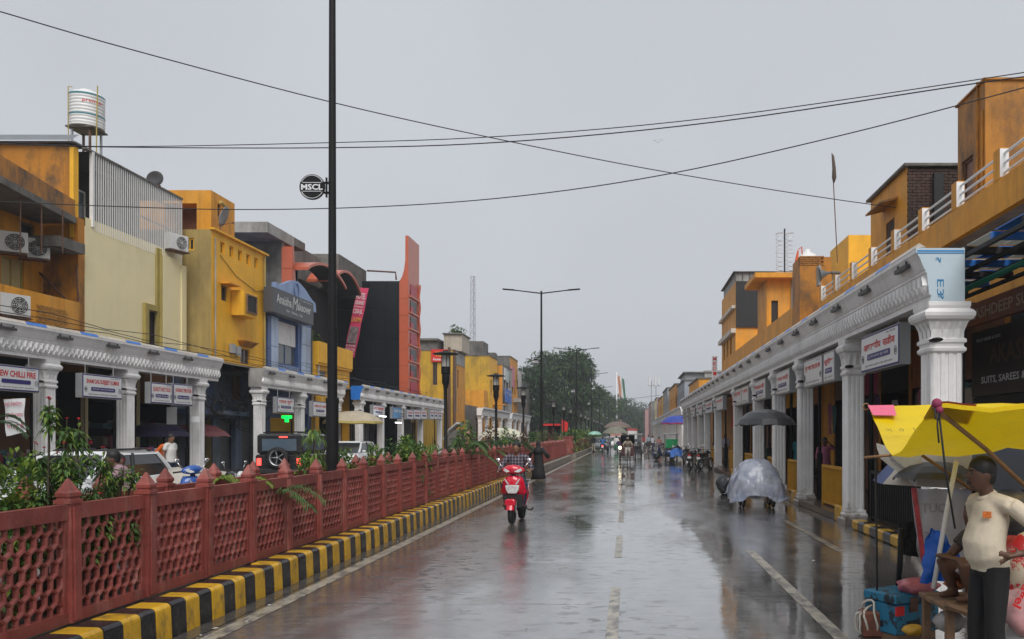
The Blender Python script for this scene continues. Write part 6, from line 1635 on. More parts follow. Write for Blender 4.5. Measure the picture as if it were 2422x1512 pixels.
b = MB(); [b.cyl((x,0,-1),(x,0,4.5),.09,n=5) for x in (-.5,.5)]; b.build("legs", M_STEEL, ct)
for k in range(5):
    b = MB(); a = k*2*pi/5; b.cyl((cos(a)*1.1,sin(a)*.5,3.3),(cos(a)*1.1,sin(a)*.5,5.2),.22,n=8); b.build("antenna", M_WHITEP, ct)
b = MB(); b.box((-1.3,-.5,3.4),(1.3,.5,3.5)); b.build("platform", M_STEEL, ct)
fg = thing("far_kiosk", "brown and pink kiosk building at the flag pole's foot", "building", (xu(1457,240),240,0))
bx(fg,"lower_storey",mat("kiosk_pink",(0.5,0.25,0.2),.6),(xu(1443,240),240,0),(xu(1470,240),246,zv(1010,240))); bx(fg,"upper_storey",mat("kiosk_brown",(0.17,0.11,0.10),.6),(xu(1443,240)-.1,239.9,zv(1010,240)+.01),(xu(1470,240)+.1,246,zv(992,240)))
# stalls under trees on the far left
st_ = thing("ice_cream_kiosk", "red and white roadside kiosk with a canopy beyond the median", "kiosk", (xu(1305,70),70,0))
bx(st_,"counter",mat("kiosk_red",(0.55,0.03,0.06),.45),(xu(1290,70),70,.3),(xu(1318,70),72,1.5)); bx(st_,"roof",M_RED,(xu(1290,70)-.2,69.6,2.55),(xu(1324,70),72.5,2.7)); bx(st_,"back",M_BLACKM,(xu(1290,70),71.9,1.5),(xu(1320,70),72,2.55))
b = MB(); put_text(b,"ZAMZAM",(xu(1290,70),69.98,.95),X,Z,1.2,.4,.02); b.build("lettering",M_SIGNW,st_,world=True,fix=False)
bp = thing("pink_board_stall","faded pink board lettered TANYA beyond the median palms","sign",(xu(1090,50),50,0))
bx(bp,"board",mat("stall_pink",(0.55,0.24,0.24),.5,var=.15),(xu(1074,50),50,1.15),(xu(1110,50),50.1,2.05)); b = MB(); put_text(b,"TANYA",(xu(1077,50),49.98,1.6),X,Z,.75,.32,.02); b.build("lettering",M_RED,bp,world=True,fix=False)
b = MB(); b.box((xu(1088,50),50.02,0),(xu(1096,50),50.09,1.15)); b.build("post",M_RUST,bp,world=True)
rf = thing("red_pennant","red pennant on a stick by the far kiosk","flag",(xu(1328,66),66,0)); b = MB(); b.cyl((0,0,0),(0,0,zv(990,66)),.03,n=5); b.build("staff",M_RUST,rf); b = MB(); b.add([(0,0,zv(992,66)),(.5,0,zv(1000,66)),(.45,0,zv(1020,66)),(0,0,zv(1022,66))],[(0,1,2,3)]); b.build("cloth",M_RED,rf,fix=False)
ck = thing("corrugated_stall","grey sheet-metal stall hood by the first garden lamp","stall",(xu(1062,38),38,0)); b = MB(); b.tube([(xu(1050,38),38.2,1.6),(xu(1062,38),38.2,2.0),(xu(1080,38),38.2,2.3),(xu(1090,38),38.2,2.3)],.35,n=8,flat=.3); b.build("hood",M_CONCL,ck,world=True); bx(ck,"body",M_CONC,(xu(1056,38),38,.1),(xu(1088,38),39.2,2.05))
# ------------------------------------------------------------------ people
SKIN = mat("brown_skin",(0.20,0.095,0.055),.5,var=.1,vs=20); SKIN2 = mat("dark_skin",(0.10,0.048,0.03),.5,var=.12,vs=20); HAIR = mat("black_hair",(0.012,0.011,0.011),.55,var=.2)
def remesh(o, vox, it=5):
    m = o.modifiers.new("remesh",'REMESH'); m.mode = 'VOXEL'; m.voxel_size = vox; m.use_smooth_shade = True
    if it:
        s = o.modifiers.new("smooth",'SMOOTH'); s.factor = .5; s.iterations = it
JD = dict(pelvis=(0,0,.95),chest=(0,0,1.27),neck=(0,.01,1.45),head=(0,-.015,1.585),
          shL=(.175,0,1.405),elL=(.235,.03,1.13),haL=(.25,-.04,.88),hipL=(.085,0,.93),knL=(.10,-.02,.50),anL=(.10,.03,.08),toL=(.11,-.13,.035),
          shR=(-.175,0,1.405),elR=(-.235,.03,1.13),haR=(-.25,-.04,.88),hipR=(-.085,0,.93),knR=(-.10,-.02,.50),anR=(-.10,.03,.08),toR=(-.11,-.13,.035))
def person(label, loc, rz=0, pose=None, shirt=None, trousers=None, skin=SKIN, sleeve=.55, vox=.028, h=1.0, hair=True, skirt=None, scarf=None, belly=0.0, shoes=M_BLACKM, headcover=None, group=None, fingers=False, it=4, extra=None, girth=1.0):
    J = {k: Vector(v) for k, v in JD.items()}
    for k, v in (pose or {}).items(): J[k] = Vector(v)
    b = MB()
    hd = J['head']; b.sphere(hd, 1, 14, 10, (.078,.097,.120)); b.sphere(hd+Vector((0,-.022,-.06)),1,10,8,(.055,.072,.064))
    b.sphere(hd+Vector((0,-.098,-.012)),1,6,5,(.013,.02,.024))
    for s_ in (-1,1): b.sphere(hd+Vector((s_*.076,.01,-.01)),1,6,5,(.012,.022,.032))
    b.tube([J['neck']-Vector((0,0,.06)),J['neck'],hd-Vector((0,-.02,.06))],[.06,.053,.055],n=10)
    b.tube([J['pelvis']-Vector((0,0,.06)),J['pelvis'],J['pelvis'].lerp(J['chest'],.5),J['chest'],J['neck']-Vector((0,0,.03))],[.12,.15,.14,.155,.07],n=14,flat=.66)
    for S_ in 'LR':
        sh, el, ha = J['sh'+S_], J['el'+S_], J['ha'+S_]
        b.tube([J['neck'].lerp(sh,.35)-Vector((0,0,.03)),sh],[.06,.055],n=8); b.tube([sh,sh.lerp(el,.4),el],[.052,.05,.04],n=8); b.tube([el,el.lerp(ha,.35),ha],[.04,.038,.027],n=8)
        d = (ha-el).normalized()
        if not fingers:
            b.tube([ha-d*.01,ha+d*.05,ha+d*.10,ha+d*.16],[.027,.04,.036,.012],n=7,flat=.6)
        hp, kn, an, to = J['hip'+S_], J['kn'+S_], J['an'+S_], J['to'+S_]
        b.tube([hp,hp.lerp(kn,.4),kn],[.088,.08,.056],n=9); b.tube([kn,kn.lerp(an,.35),an],[.054,.055,.036],n=9); b.tube([an-Vector((0,-.03,.01)),to],[.04,.03],n=7)
    if extra: extra(b)
    o = b.build("person", skin, None, smooth=True); remesh(o, vox, 3); tag(o, label, "person", group)
    o.location = loc; o.rotation_euler = (0,0,rz); o.scale = (h,h,h)
    if shirt:
        b = MB(); p, c, n_ = J['pelvis'], J['chest'], J['neck']
        mid = p.lerp(c,.45) + Vector((0,-belly,0))
        b.tube([p-Vector((0,0,.055)),p,p.lerp(c,.2)+Vector((0,-belly*.75,0)),mid,p.lerp(c,.75)+Vector((0,-belly*.5,0)),c,c.lerp(n_,.6),n_-Vector((0,0,.015))],[q_*girth for q_ in (.176,.178,.172+belly*.4,.170+belly*.5,.172+belly*.2,.174,.135,.07)],n=16,flat=.76)
        for S_ in 'LR':
            sh, el, ha = J['sh'+S_], J['el'+S_], J['ha'+S_]
            b.tube([n_.lerp(sh,.15)-Vector((0,0,.03)),n_.lerp(sh,.6)-Vector((0,0,.02)),sh-Vector((0,0,.008))],[.062,.066,.064],n=9)
            if sleeve <= 1: b.tube([sh,sh.lerp(el,sleeve)],[.064,.068],n=9)
            else: b.tube([sh,el,el.lerp(ha,sleeve-1)],[.068,.056,.046],n=9)
        q = b.build("shirt", shirt, o, smooth=True); remesh(q, vox, it)
    if trousers:
        b = MB(); p = J['pelvis']
        b.tube([p-Vector((0,0,.09)),p-Vector((0,0,.02)),p+Vector((0,0,.06))],[.15,.160,.14],n=14,flat=.74)
        for S_ in 'LR':
            hp, kn, an = J['hip'+S_], J['kn'+S_], J['an'+S_]
            b.tube([hp+Vector((0,0,.01)),hp.lerp(kn,.4),kn,kn.lerp(an,.4),an+Vector((0,0,.0))],[q_*girth for q_ in (.10,.094,.072,.070,.062)],n=10)
        q = b.build("trousers", trousers, o, smooth=True); remesh(q, vox, it)
    if skirt:
        m_, z0_, r1 = skirt; p = J['pelvis']; b = MB(); n = 18
        b.ring_loft([[(p.x+r*cos(2*pi*j/n)*(1+.06*sin(j*4.1)*f), p.y+.75*r*sin(2*pi*j/n)*(1+.06*cos(j*3.3)*f), z) for j in range(n)] for r, z, f in ((.15,p.z+.12,0),(.185,p.z,0),(.2,p.z-.3,.5),(r1,z0_,1))]); b.build("skirt", m_, o, smooth=True)
    if hair:
        b = MB(); b.sphere(hd+Vector((0,.014,.040)),1,14,9,(.087,.101,.098)); b.sphere(hd+Vector((0,.045,-.01)),1,10,8,(.082,.066,.08)); q = b.build("hair", HAIR, o, smooth=True); remesh(q, vox*.7, 2)
    if headcover:
        b = MB(); b.sphere(hd+Vector((0,.012,.035)),1,12,8,(.086,.098,.096)); b.build("cap", headcover, o, smooth=True)
    if shoes and not skirt:
        for S_ in 'LR':
            an, to = J['an'+S_], J['to'+S_]; b = MB(); b.tube([an+Vector((0,.045,-.035)),an+Vector((0,.0,-.02)),to+Vector((0,.0,.0)),to+(to-an)*.15],[.045,.05,.045,.02],n=8,flat=.75); b.build("shoe", shoes, o, smooth=True)
    return o
def cloth(n, c, var=.12): return mat(n, c, .75, var=var, vs=6, bump=.2, bs=30)
SEAT = dict(pelvis=(0,.22,.86),chest=(0,.13,1.16),neck=(0,.08,1.33),head=(0,.04,1.475),shL=(.18,.11,1.285),shR=(-.18,.11,1.285),elL=(.30,.0,1.06),elR=(-.30,.0,1.06),haL=(.30,-.20,1.05),haR=(-.30,-.20,1.05),
            hipL=(.09,.20,.84),hipR=(-.09,.20,.84),knL=(.22,-.16,.78),knR=(-.22,-.16,.78),anL=(.17,-.10,.40),anR=(-.17,-.10,.40),toL=(.18,-.26,.36),toR=(-.18,-.26,.36))
# ------------------------------------------------------------------ two-wheelers
def wheel(parent, c, r, w_, axis='X', rim=M_STEEL, spokes=0, rr=.62):
    b = MB(); n = 24; prof = [(r*.72,-w_*.45),(r*.92,-w_*.5),(r*.99,-w_*.25),(r,0),(r*.99,w_*.25),(r*.92,w_*.5),(r*.72,w_*.45)]
    b.lathe(prof, n=n, cap=False)
    rot = Matrix.Rotation(pi/2,3,'Y') if axis == 'X' else Matrix.Rotation(pi/2,3,'X')
    b.v = [tuple(rot @ Vector(q)) for q in b.v]; t = b.build("wheel", M_RUBBER, parent, smooth=True, loc=c)
    b = MB(); b.lathe([(r*.73,-w_*.3),(r*.66,-w_*.25),(r*.66,w_*.25),(r*.73,w_*.3)], n=n, cap=False)
    if spokes == 0:
        b.lathe([(.02,-w_*.3),(r*.25,-w_*.28),(r*.67,-w_*.12),(r*.67,w_*.12),(r*.25,w_*.28),(.02,w_*.3)], n=n)
    else:
        for k in range(spokes):
            a = 2*pi*k/spokes; b.cyl((r*.06*cos(a),r*.06*sin(a),0),(r*.68*cos(a),r*.68*sin(a),0), .004 if spokes > 9 else r*.06, n=4)
        b.lathe([(r*.12,-w_*.5),(r*.12,w_*.5)], n=8)
    b.v = [tuple(rot @ Vector(q)) for q in b.v]; b.build("rim", rim, t, smooth=True)
    return t
def scooter(label, loc, rz, paint, seat=M_BLACKM, trim=M_BLACKM, lean=0.0, mirrors=True, group=None, cat="scooter"):
    """front faces -Y"""
    t = thing("scooter", label, cat, loc, rz, group); t.rotation_euler = (0, lean, rz)
    # front leg shield
    rows = [(.27,.15,-.16),(.34,.215,-.20),(.47,.245,-.25),(.60,.25,-.30),(.66,.262,-.33),(.74,.24,-.36),(.84,.225,-.375),(.93,.195,-.37),(.99,.13,-.33)]
    b = MB(); G = []
    for z, hw, y in rows: G.append([(hw*s_, y+.16*abs(s_)**2.2+.02*cos(s_*3), z) for s_ in (-1,-.9,-.7,-.45,-.2,0,.2,.45,.7,.9,1)])
    b.sheet(G); B_ = [[(x*.96, y+.06, z) for x, y, z in r] for r in G]; b.sheet(B_)
    for i in range(len(G)-1):
        for e in (0,-1): b.quad(G[i][e],G[i+1][e],B_[i+1][e],B_[i][e])
    b.quad(G[-1][0],G[-1][-1],B_[-1][-1],B_[-1][0]); fs = b.build("front_apron", paint, t, smooth=True, auto=35)
    b = MB(); b.add([(-.18,-.335,.33),(.18,-.335,.33),(.20,-.36,.60),(.12,-.375,.615),(-.12,-.375,.615),(-.20,-.36,.60),(-.18,-.22,.33),(.18,-.22,.33),(.20,-.22,.60),(-.20,-.22,.60)],[(0,1,2,3,4,5),(1,7,8,2),(6,0,5,9),(0,6,7,1)]); b.build("lower_grille", trim, t)
    b = MB(); b.prism([(-.085,.625),(.085,.625),(.13,.70),(.145,.79),(.10,.80),(-.10,.80),(-.145,.79),(-.13,.70)],(0,-.405,0),X,Z,Yv,.05); b.build("headlight", mat("lens_clear",(0.55,0.57,0.56),.15,var=.25,vs=25,spec=.8), t, bevel=.01)
    for s_ in (-1,1):
        b = MB(); b.prism([(s_*.06,.815),(s_*.10,.815),(s_*.17,.93),(s_*.145,.93)],(0,-.41,0),X,Z,Yv,.03); b.build("running_light", mat("strip_silver",(0.6,0.6,0.62),.25,.3,var=0), t)
        b = MB(); b.add([(s_*.20,-.36,.62),(s_*.265,-.25,.64),(s_*.25,-.25,.76),(s_*.215,-.36,.70)],[(0,1,2,3)]); b.v = [(x,y-.012,z) for x,y,z in b.v]; b.build("side_fin", paint, t, fix=False)
    # fender + wheels
    b = MB(); pts = [(.0,-.42+.27*cos(R(a)),.23+.27*sin(R(a))) for a in range(20,171,15)]
    rings = []
    for a in range(15,176,16):
        c, s_ = cos(R(a)), sin(R(a)); rings.append([(x, -.42-(.262+dz)*c, .235+(.262+dz)*s_) for x, dz in ((-.085,-.03),(-.075,.012),(-.03,.03),(.03,.03),(.075,.012),(.085,-.03))])
    b.ring_loft(rings, cap=False, closed=False); b.build("front_fender", paint, t, smooth=True, fix=False)
    b = MB(); b.prism([(-.115,.40),(.115,.40),(.105,.50),(.06,.53),(-.06,.53),(-.105,.50)],(0,-.66,0),X,Z,Yv,.14); b.build("fender_nose", paint, t, bevel=.02)
    wheel(t,(0,-.42,.235),.235,.10,'X',M_BLACKM); wheel(t,(0,.72,.235),.235,.11,'X',M_BLACKM)
    b = MB(); 
    for s_ in (-1,1): b.cyl((s_*.075,-.42,.24),(s_*.06,-.30,.60),.02,n=7)
    b.build("fork", M_STEEL, t)
    # handlebar cowl
    b = MB(); rings = []
    for x, hw, zc in ((-.24,.02,1.10),(-.21,.05,1.10),(-.12,.085,1.115),(0,.10,1.125),(.12,.085,1.115),(.21,.05,1.10),(.24,.02,1.10)):
        rings.append([(x, -.26+hw*1.0*cos(2*pi*j/10)-.05*(1-abs(x)*3), zc+hw*sin(2*pi*j/10)) for j in range(10)])
    b.ring_loft(rings); b.build("handlebar_cowl", paint, t, smooth=True)
    for s_ in (-1,1):
        b = MB(); b.add([(s_*.05,-.415,1.075),(s_*.13,-.385,1.06),(s_*.20,-.335,1.10),(s_*.17,-.35,1.145),(s_*.08,-.395,1.105)],[(0,1,2,3,4)]); b.build("indicator", MATS["lens_clear"], t, fix=False)
        b = MB(); b.tube([(s_*.20,-.26,1.09),(s_*.38,-.20,1.07)],.018,n=7); b.build("grip", M_BLACKM, t)
        if mirrors:
            b = MB(); b.tube([(s_*.20,-.26,1.12),(s_*.31,-.25,1.27)],.008,n=5); b.sphere((s_*.325,-.25,1.315),1,10,7,(.055,.022,.038)); b.build("mirror", M_CHROME, t, smooth=True)
    b = MB(); b.tube([(0,-.28,.9),(0,-.26,1.06)],.05,n=8); b.build("steering_column", trim, t)
    b = MB(); b.cham((-.20,-.22,.27),(.20,.25,.34),.02); b.build("floorboard", trim, t)
    b = MB(); rings = []
    for y, hw, z0, z1 in ((.16,.12,.33,.62),(.26,.19,.30,.70),(.5,.20,.32,.72),(.8,.17,.42,.74),(1.0,.09,.56,.76),(1.06,.03,.64,.74)):
        rings.append([(-hw*.8,y,z0),(-hw,y,(z0+z1)/2),(-hw*.85,y,z1),(0,y,z1+.02),(hw*.85,y,z1),(hw,y,(z0+z1)/2),(hw*.8,y,z0)])
    b.ring_loft(rings); b.build("rear_body", paint, t, smooth=True)
    b = MB(); b.tube([(0,.2,.73),(0,.35,.76),(0,.65,.78),(0,.92,.80)],[.11,.14,.14,.09],n=10,flat=.4); b.build("seat", seat, t, smooth=True)
    b = MB(); b.box((-.09,1.045,.60),(.09,1.08,.67)); b.build("tail_lamp", M_RED, t)
    b = MB(); b.box((-.1,1.04,.42),(.1,1.06,.50)); b.build("number_plate", M_SIGNW, t)
    b = MB(); b.tube([(.20,.1,.28),(.30,.14,.24),(.36,.06,.30)],.016,n=6); b.tube([(-.16,.3,.22),(-.17,.9,.33)],[.04,.055],n=9); b.build("exhaust_and_stand", trim, t)
    b = MB(); b.tube([(-.13,.85,.79),(-.14,1.05,.84),(.14,1.05,.84),(.13,.85,.79)],.012,n=6); b.build("grab_rail", M_STEEL, t)
    return t
def motorcycle(label, loc, rz, paint, lean=0.0, group=None):
    t = thing("motorcycle", label, "motorcycle", loc, rz, group); t.rotation_euler = (0, lean, rz)
    wheel(t,(0,-.63,.30),.30,.085,'X',M_STEEL,14); wheel(t,(0,.63,.30),.30,.10,'X',M_STEEL,14)
    b = MB(); [b.cyl((s_*.07,-.63,.30),(s_*.07,-.42,.95),.02,n=7) for s_ in (-1,1)]; b.build("fork", M_CHROME, t)
    b = MB(); rings = []
    for a in range(30,166,15):
        c, s_ = cos(R(a)), sin(R(a)); rings.append([(x,-.63-(.325+dz)*c,.30+(.325+dz)*s_) for x, dz in ((-.06,-.02),(-.03,.01),(.03,.01),(.06,-.02))])
    b.ring_loft(rings,cap=False,closed=False); b.build("front_mudguard", paint, t, smooth=True, fix=False)
    b = MB(); b.tube([(0,-.42,.84),(0,-.25,.90),(0,-.05,.88),(0,.08,.80)],[.07,.13,.13,.07],n=12,flat=.75); b.build("tank", paint, t, smooth=True)
    b = MB(); b.tube([(0,.02,.80),(0,.2,.79),(0,.6,.82),(0,.78,.85)],[.08,.12,.12,.06],n=10,flat=.4); b.build("seat", M_BLACKM, t, smooth=True)
    b = MB(); b.tube([(0,.05,.72),(0,.5,.70),(0,.85,.76)],[.09,.10,.04],n=8); b.build("tail_cowl", paint, t, smooth=True)
    b = MB(); b.cham((-.13,-.22,.25),(.13,.18,.60),.03); b.cyl((0,-.1,.5),(0,-.25,.75),.09,n=10); b.build("engine", M_CONC, t)
    b = MB(); b.tube([(.1,-.2,.4),(.13,-.1,.25),(.15,.3,.27),(.16,.75,.36)],[.02,.025,.045,.05],n=8); b.build("exhaust", M_CHROME, t)
    b = MB(); b.tube([(0,-.42,.95),(0,-.2,.6),(0,.2,.5),(0,.63,.30)],.03,n=6); b.build("frame", M_BLACKM, t)
    b = MB(); b.tube([(-.36,-.25,1.02),(-.2,-.38,1.03),(.2,-.38,1.03),(.36,-.25,1.02)],.014,n=6); b.build("handlebar", M_BLACKM, t)
    b = MB(); b.sphere((0,-.52,.90),1,12,8,(.11,.08,.11)); b.build("headlamp", MATS["lens_clear"], t, smooth=True)
    for s_ in (-1,1):
        b = MB(); b.tube([(s_*.25,-.33,1.03),(s_*.32,-.33,1.18)],.007,n=4); b.sphere((s_*.33,-.33,1.2),1,8,6,(.05,.02,.035)); b.build("mirror", M_CHROME, t, smooth=True)
    b = MB(); b.box((-.07,.84,.70),(.07,.88,.78)); b.build("tail_lamp", M_RED, t)
    b = MB(); b.box((-.1,.86,.55),(.1,.875,.66)); b.build("number_plate", M_SIGNW, t)
    return t
PRED = mat("scooter_red",(0.60,0.006,0.03),.18,var=.03,coat=.8); PBLU = mat("scooter_navy",(0.02,0.035,0.10),.25,var=.05,coat=.6); PBLK = mat("bike_black",(0.015,0.015,0.017),.25,var=.1,coat=.5); PBL2 = mat("bike_blue",(0.02,0.09,0.35),.25,var=.05,coat=.6); PGRY = mat("bike_grey",(0.16,0.16,0.16),.3,var=.05,coat=.5)
YSC = 17.37+.45; RSX = xu(1213,17.4)
scooter("glossy red scooter ridden towards the camera on the wet road", (RSX, YSC, 0), R(-3), PRED)
PLAID = mat("plaid_shirt",(0.035,0.04,0.065),.8,var=0)
def plaid(m, s=22.0):
    t = m.node_tree; bs_ = t.nodes['Principled BSDF']; g_ = t.nodes.new("ShaderNodeTexCoord")
    sp = t.nodes.new("ShaderNodeSeparateXYZ"); t.links.new(g_.outputs['Object'], sp.inputs[0]); f = []
    for i in (0,2):
        mm = t.nodes.new("ShaderNodeMath"); mm.operation='MULTIPLY'; mm.inputs[1].default_value = s; t.links.new(sp.outputs[i], mm.inputs[0])
        fr = t.nodes.new("ShaderNodeMath"); fr.operation='FRACT'; t.links.new(mm.outputs[0], fr.inputs[0])
        cp = t.nodes.new("ShaderNodeMath"); cp.operation='GREATER_THAN'; cp.inputs[1].default_value = .68; t.links.new(fr.outputs[0], cp.inputs[0]); f.append(cp.outputs[0])
    ad = t.nodes.new("ShaderNodeMath"); ad.operation='ADD'; t.links.new(f[0],ad.inputs[0]); t.links.new(f[1],ad.inputs[1])
    ml = t.nodes.new("ShaderNodeMath"); ml.operation='MULTIPLY'; ml.inputs[1].default_value=.30; t.links.new(ad.outputs[0],ml.inputs[0])
    mx = t.nodes.new("ShaderNodeMix"); mx.data_type='RGBA'; mx.inputs[6].default_value=(.02,.022,.04,1); mx.inputs[7].default_value=(.42,.34,.36,1); t.links.new(ml.outputs[0],mx.inputs[0]); t.links.new(mx.outputs[2],bs_.inputs['Base Color'])
plaid(PLAID, 15.0)
JEAN = cloth("jeans",(0.022,0.032,0.062)); WHT = cloth("white_cotton",(0.62,0.61,0.58)); BLKC = cloth("black_cloth",(0.010,0.010,0.011)); KHK = cloth("khaki_cloth",(0.26,0.22,0.17)); GRYC = cloth("grey_cloth",(0.12,0.12,0.12))
sp_ = dict(SEAT); sp_.update(haL=(.33,-.17,1.08),haR=(-.33,-.17,1.08),pelvis=(0,.24,.88),chest=(0,.15,1.24),neck=(0,.10,1.42),head=(0,.06,1.56),shL=(.19,.13,1.375),shR=(-.19,.13,1.375),elL=(.34,.04,1.12),elR=(-.34,.04,1.12))
person("scooter rider in a dark plaid shirt and jeans, bareheaded", (RSX, YSC, 0), R(-3), sp_, PLAID, JEAN, SKIN, 1.5, .02)
# woman in black
bw = person("woman in a flowing black robe and veil walking by the kerb", (xu(1273,34.3), 34.3, 0), R(175), dict(elL=(.34,.03,1.15),haL=(.52,-.02,1.0),elR=(-.32,.03,1.13),haR=(-.42,-.06,.92)), None, None, SKIN, 1, .03, .93, hair=False, shoes=None)
b = MB(); n = 22
b.ring_loft([[(r*cos(2*pi*j/n)*(1+.05*sin(j*3)*f), .72*r*sin(2*pi*j/n)*(1+.08*cos(j*4)*f)+.02*f, z) for j in range(n)] for r, z, f in ((.32,.03,1),(.28,.3,.8),(.225,.7,.5),(.195,.95,.2),(.205,1.2,0),(.19,1.36,0),(.10,1.46,0))])
for s_ in (-1,1): b.tube([(s_*.15,0,1.38),(s_*.31,.03,1.15),(s_*.45,-.03,.98)],[.075,.075,.10],n=10)
q = b.build("robe", BLKC, bw, smooth=True)
b = MB(); n = 18
b.ring_loft([[(r*cos(2*pi*j/n), .85*r*sin(2*pi*j/n)+.02, z) for j in range(n)] for r, z in ((.22,1.15),(.20,1.3),(.125,1.42),(.092,1.49),(.105,1.57),(.093,1.65),(.055,1.70),(.01,1.715))]); b.build("veil", BLKC, bw, smooth=True)
# parked and ridden two-wheelers further off
scooter("dark blue scooter parked side-on before the far arcade", (xu(1566,60.8),60.8,0), R(-85), PBLU, lean=.08)
motorcycle("motorcycle with upright front wheel left of the parked black bike", (xu(1622,56),55.4,0), R(-18), PGRY, lean=-.1)
motorcycle("black motorcycle parked rear-on at the arcade's foot", (xu(1650,50),50.2,0), R(150), PBLK, lean=.1)
motorcycle("grey motorcycle standing in the far parking row", (xu(1527,86),86,0), R(-40), PBLK)
motorcycle("motorcycle half hidden behind the green rickshaw", (xu(1605,64),64,0), R(-60), PBLK)
b = MB(); n = 10
b.sheet([[(xu(1600,55.5)+(i/n-.5)*.9+.05*sin(j*2.1), 55.6+(j/6-.5)*.8, .95-.75*abs(j/6-.5)**1.3*1.6-.35*abs(i/n-.5)+.05*sin(i*1.9+j)) for j in range(7)] for i in range(n+1)]); tag(b.build("blue_tarpaulin", mat("tarp_blue",(0.03,0.13,0.45),.4), smooth=True), "crumpled blue tarpaulin over a bike near the arcade", "tarpaulin")
MB1 = motorcycle("motorcycle ridden away with its red tail lamp lit", (xu(1425,82),82,0), R(180), PBLK)
for c in MB1.children:
    if c.name.startswith("tail_lamp"): c.data.materials[0] = mat("tail_glow",(0.8,0.02,0.01),.5,var=0,emis=4,ecol=(1,.05,.02))
RP = dict(SEAT)
person("rider in a blue jacket seen from behind on the far motorcycle", (xu(1425,82),82,.02), R(180), RP, cloth("blue_jacket",(0.02,0.09,0.24)), JEAN, SKIN2, 1.7, .035)
# ------------------------------------------------------------------ cars
def loft_car(t, paint, st, gh, glass=M_GLASS):
    """st: stations (y, halfwidth, z_low, z_top); gh: greenhouse dict"""
    b = MB(); rings = []
    for y, hw, z0, z1 in st:
        rings.append([(-hw*.93,y,z0),(-hw,y,z0+.16),(-hw*1.01,y,(z0+z1)*.5),(-hw*.985,y,z1-.10),(-hw*.90,y,z1),(0,y,z1+.025),(hw*.90,y,z1),(hw*.985,y,z1-.10),(hw*1.01,y,(z0+z1)*.5),(hw,y,z0+.16),(hw*.93,y,z0)])
    b.ring_loft(rings); b.build("body", paint, t, smooth=True, auto=50)
    yb0,yb1,yr0,yr1,zb,zr,wb,wr = gh
    def lay(f, e=0.0):
        y0 = yb0+(yr0-yb0)*f; y1 = yb1+(yr1-yb1)*f; z = zb+(zr-zb)*f; w_ = wb+(wr-wb)*f**1.4
        return [(-w_-e,y0,z),(-w_-e,y1,z),(w_+e,y1,z),(w_+e,y0,z)]
    b = MB(); b.ring_loft([lay(0),lay(.5),lay(.93)]); b.build("windows", glass, t)
    b = MB(); b.ring_loft([lay(.90,.012),lay(.985,.0),[(x*.86,y*.93+.0,z+.035) for x,y,z in lay(1.0)]]); b.build("roof", paint, t, smooth=True, auto=50)
    for s_ in (0,1,2,3):
        b = MB(); p = [lay(f,.008)[s_] for f in (0,.5,.95)]; b.tube(p,[.06,.05,.045],n=6); b.build("pillar", paint, t)
    for y_f in (.48,):
        for sg_ in (0,3):
            b = MB(); p = [Vector(lay(f,.01)[sg_]).lerp(Vector(lay(f,.01)[1 if sg_ == 0 else 2]), y_f) for f in (0,.5,.95)]; b.tube(p,.035,n=5); b.build("pillar", M_BLACKM, t)
def car(label, loc, rz, paint, roofp=None, rails=False, group=None):
    """hatchback, nose at -Y"""
    t = thing("parked_car", label, "car", loc, rz, group)
    st = [(-2.0,.60,.30,.60),(-1.9,.74,.22,.70),(-1.6,.82,.20,.82),(-1.1,.85,.20,.93),(-.6,.86,.20,.95),(.6,.86,.20,.97),(1.5,.85,.20,1.0),(1.85,.82,.24,1.0),(2.0,.72,.34,.92)]
    loft_car(t, paint, st, (-1.15,1.88,-.25,1.50,.94,1.46,.80,.62))
    for x in (-.78,.78):
        for y in (-1.28,1.28): wheel(t,(x,y,.31),.31,.2,'X',M_STEEL,6)
        for y in (-1.28,1.28):
            b = MB(); b.lathe([(.37,-.012),(.37,.012)],n=20); rot = Matrix.Rotation(pi/2,3,'Y'); b.v=[tuple(rot @ Vector(q)) for q in b.v]; b.build("wheel_arch", M_BLACKM, t, loc=(x*1.105,y,.33))
        b = MB(); b.cbox((x*.88,-1.86,.66),(.30,.16,.13)); b.build("headlight", MATS["lens_clear"], t, bevel=.03)
        b = MB(); b.cbox((x*.96,1.84,.86),(.20,.28,.17)); b.build("tail_light", mat("lamp_red",(0.5,0.015,0.03),.2,var=0), t, bevel=.03)
        b = MB(); b.sphere((x*1.22,-.82,1.0),1,8,6,(.10,.06,.07)); b.build("mirror", paint, t, smooth=True)
        if rails: b = MB(); b.tube([(x*.74,-.2,1.47),(x*.74,0,1.53),(x*.74,1.2,1.53),(x*.74,1.4,1.47)],.02,n=6); b.build("roof_rail", M_BLACKM, t)
    if roofp: b = MB(); b.sheet([[(x,y,1.506) for x in (-.5,0,.5)] for y in (-.2,.5,1.35)]); b.build("roof_panel", roofp, t)
    b = MB(); b.box((-.25,2.0,.55),(.25,2.02,.66)); b.build("number_plate", M_SIGNW, t)
    return t
CW = mat("car_white",(0.66,0.67,0.68),.2,var=.03,coat=.6); CG = mat("car_grey",(0.14,0.15,0.16),.25,var=.05,coat=.6); CB = mat("car_black",(0.02,0.02,0.022),.25,var=.05,coat=.6)
car("white hatchback parked behind the flowering shrubs", (-11.3,17.6,0), R(0), CW, M_BLACKM, True)
car("white hatchback seen past the tall lamp pole", (-14.0,42.6,0), R(0), CW)
car("dark grey car behind the green umbrella far down the road", (xu(1420,92),92,0), R(0), CG)
car("pale car following in the far traffic", (xu(1445,118),118,0), R(0), CW)
car("white van-like car in the far traffic at the vanishing point", (xu(1462,140),140,0), R(0), CW)
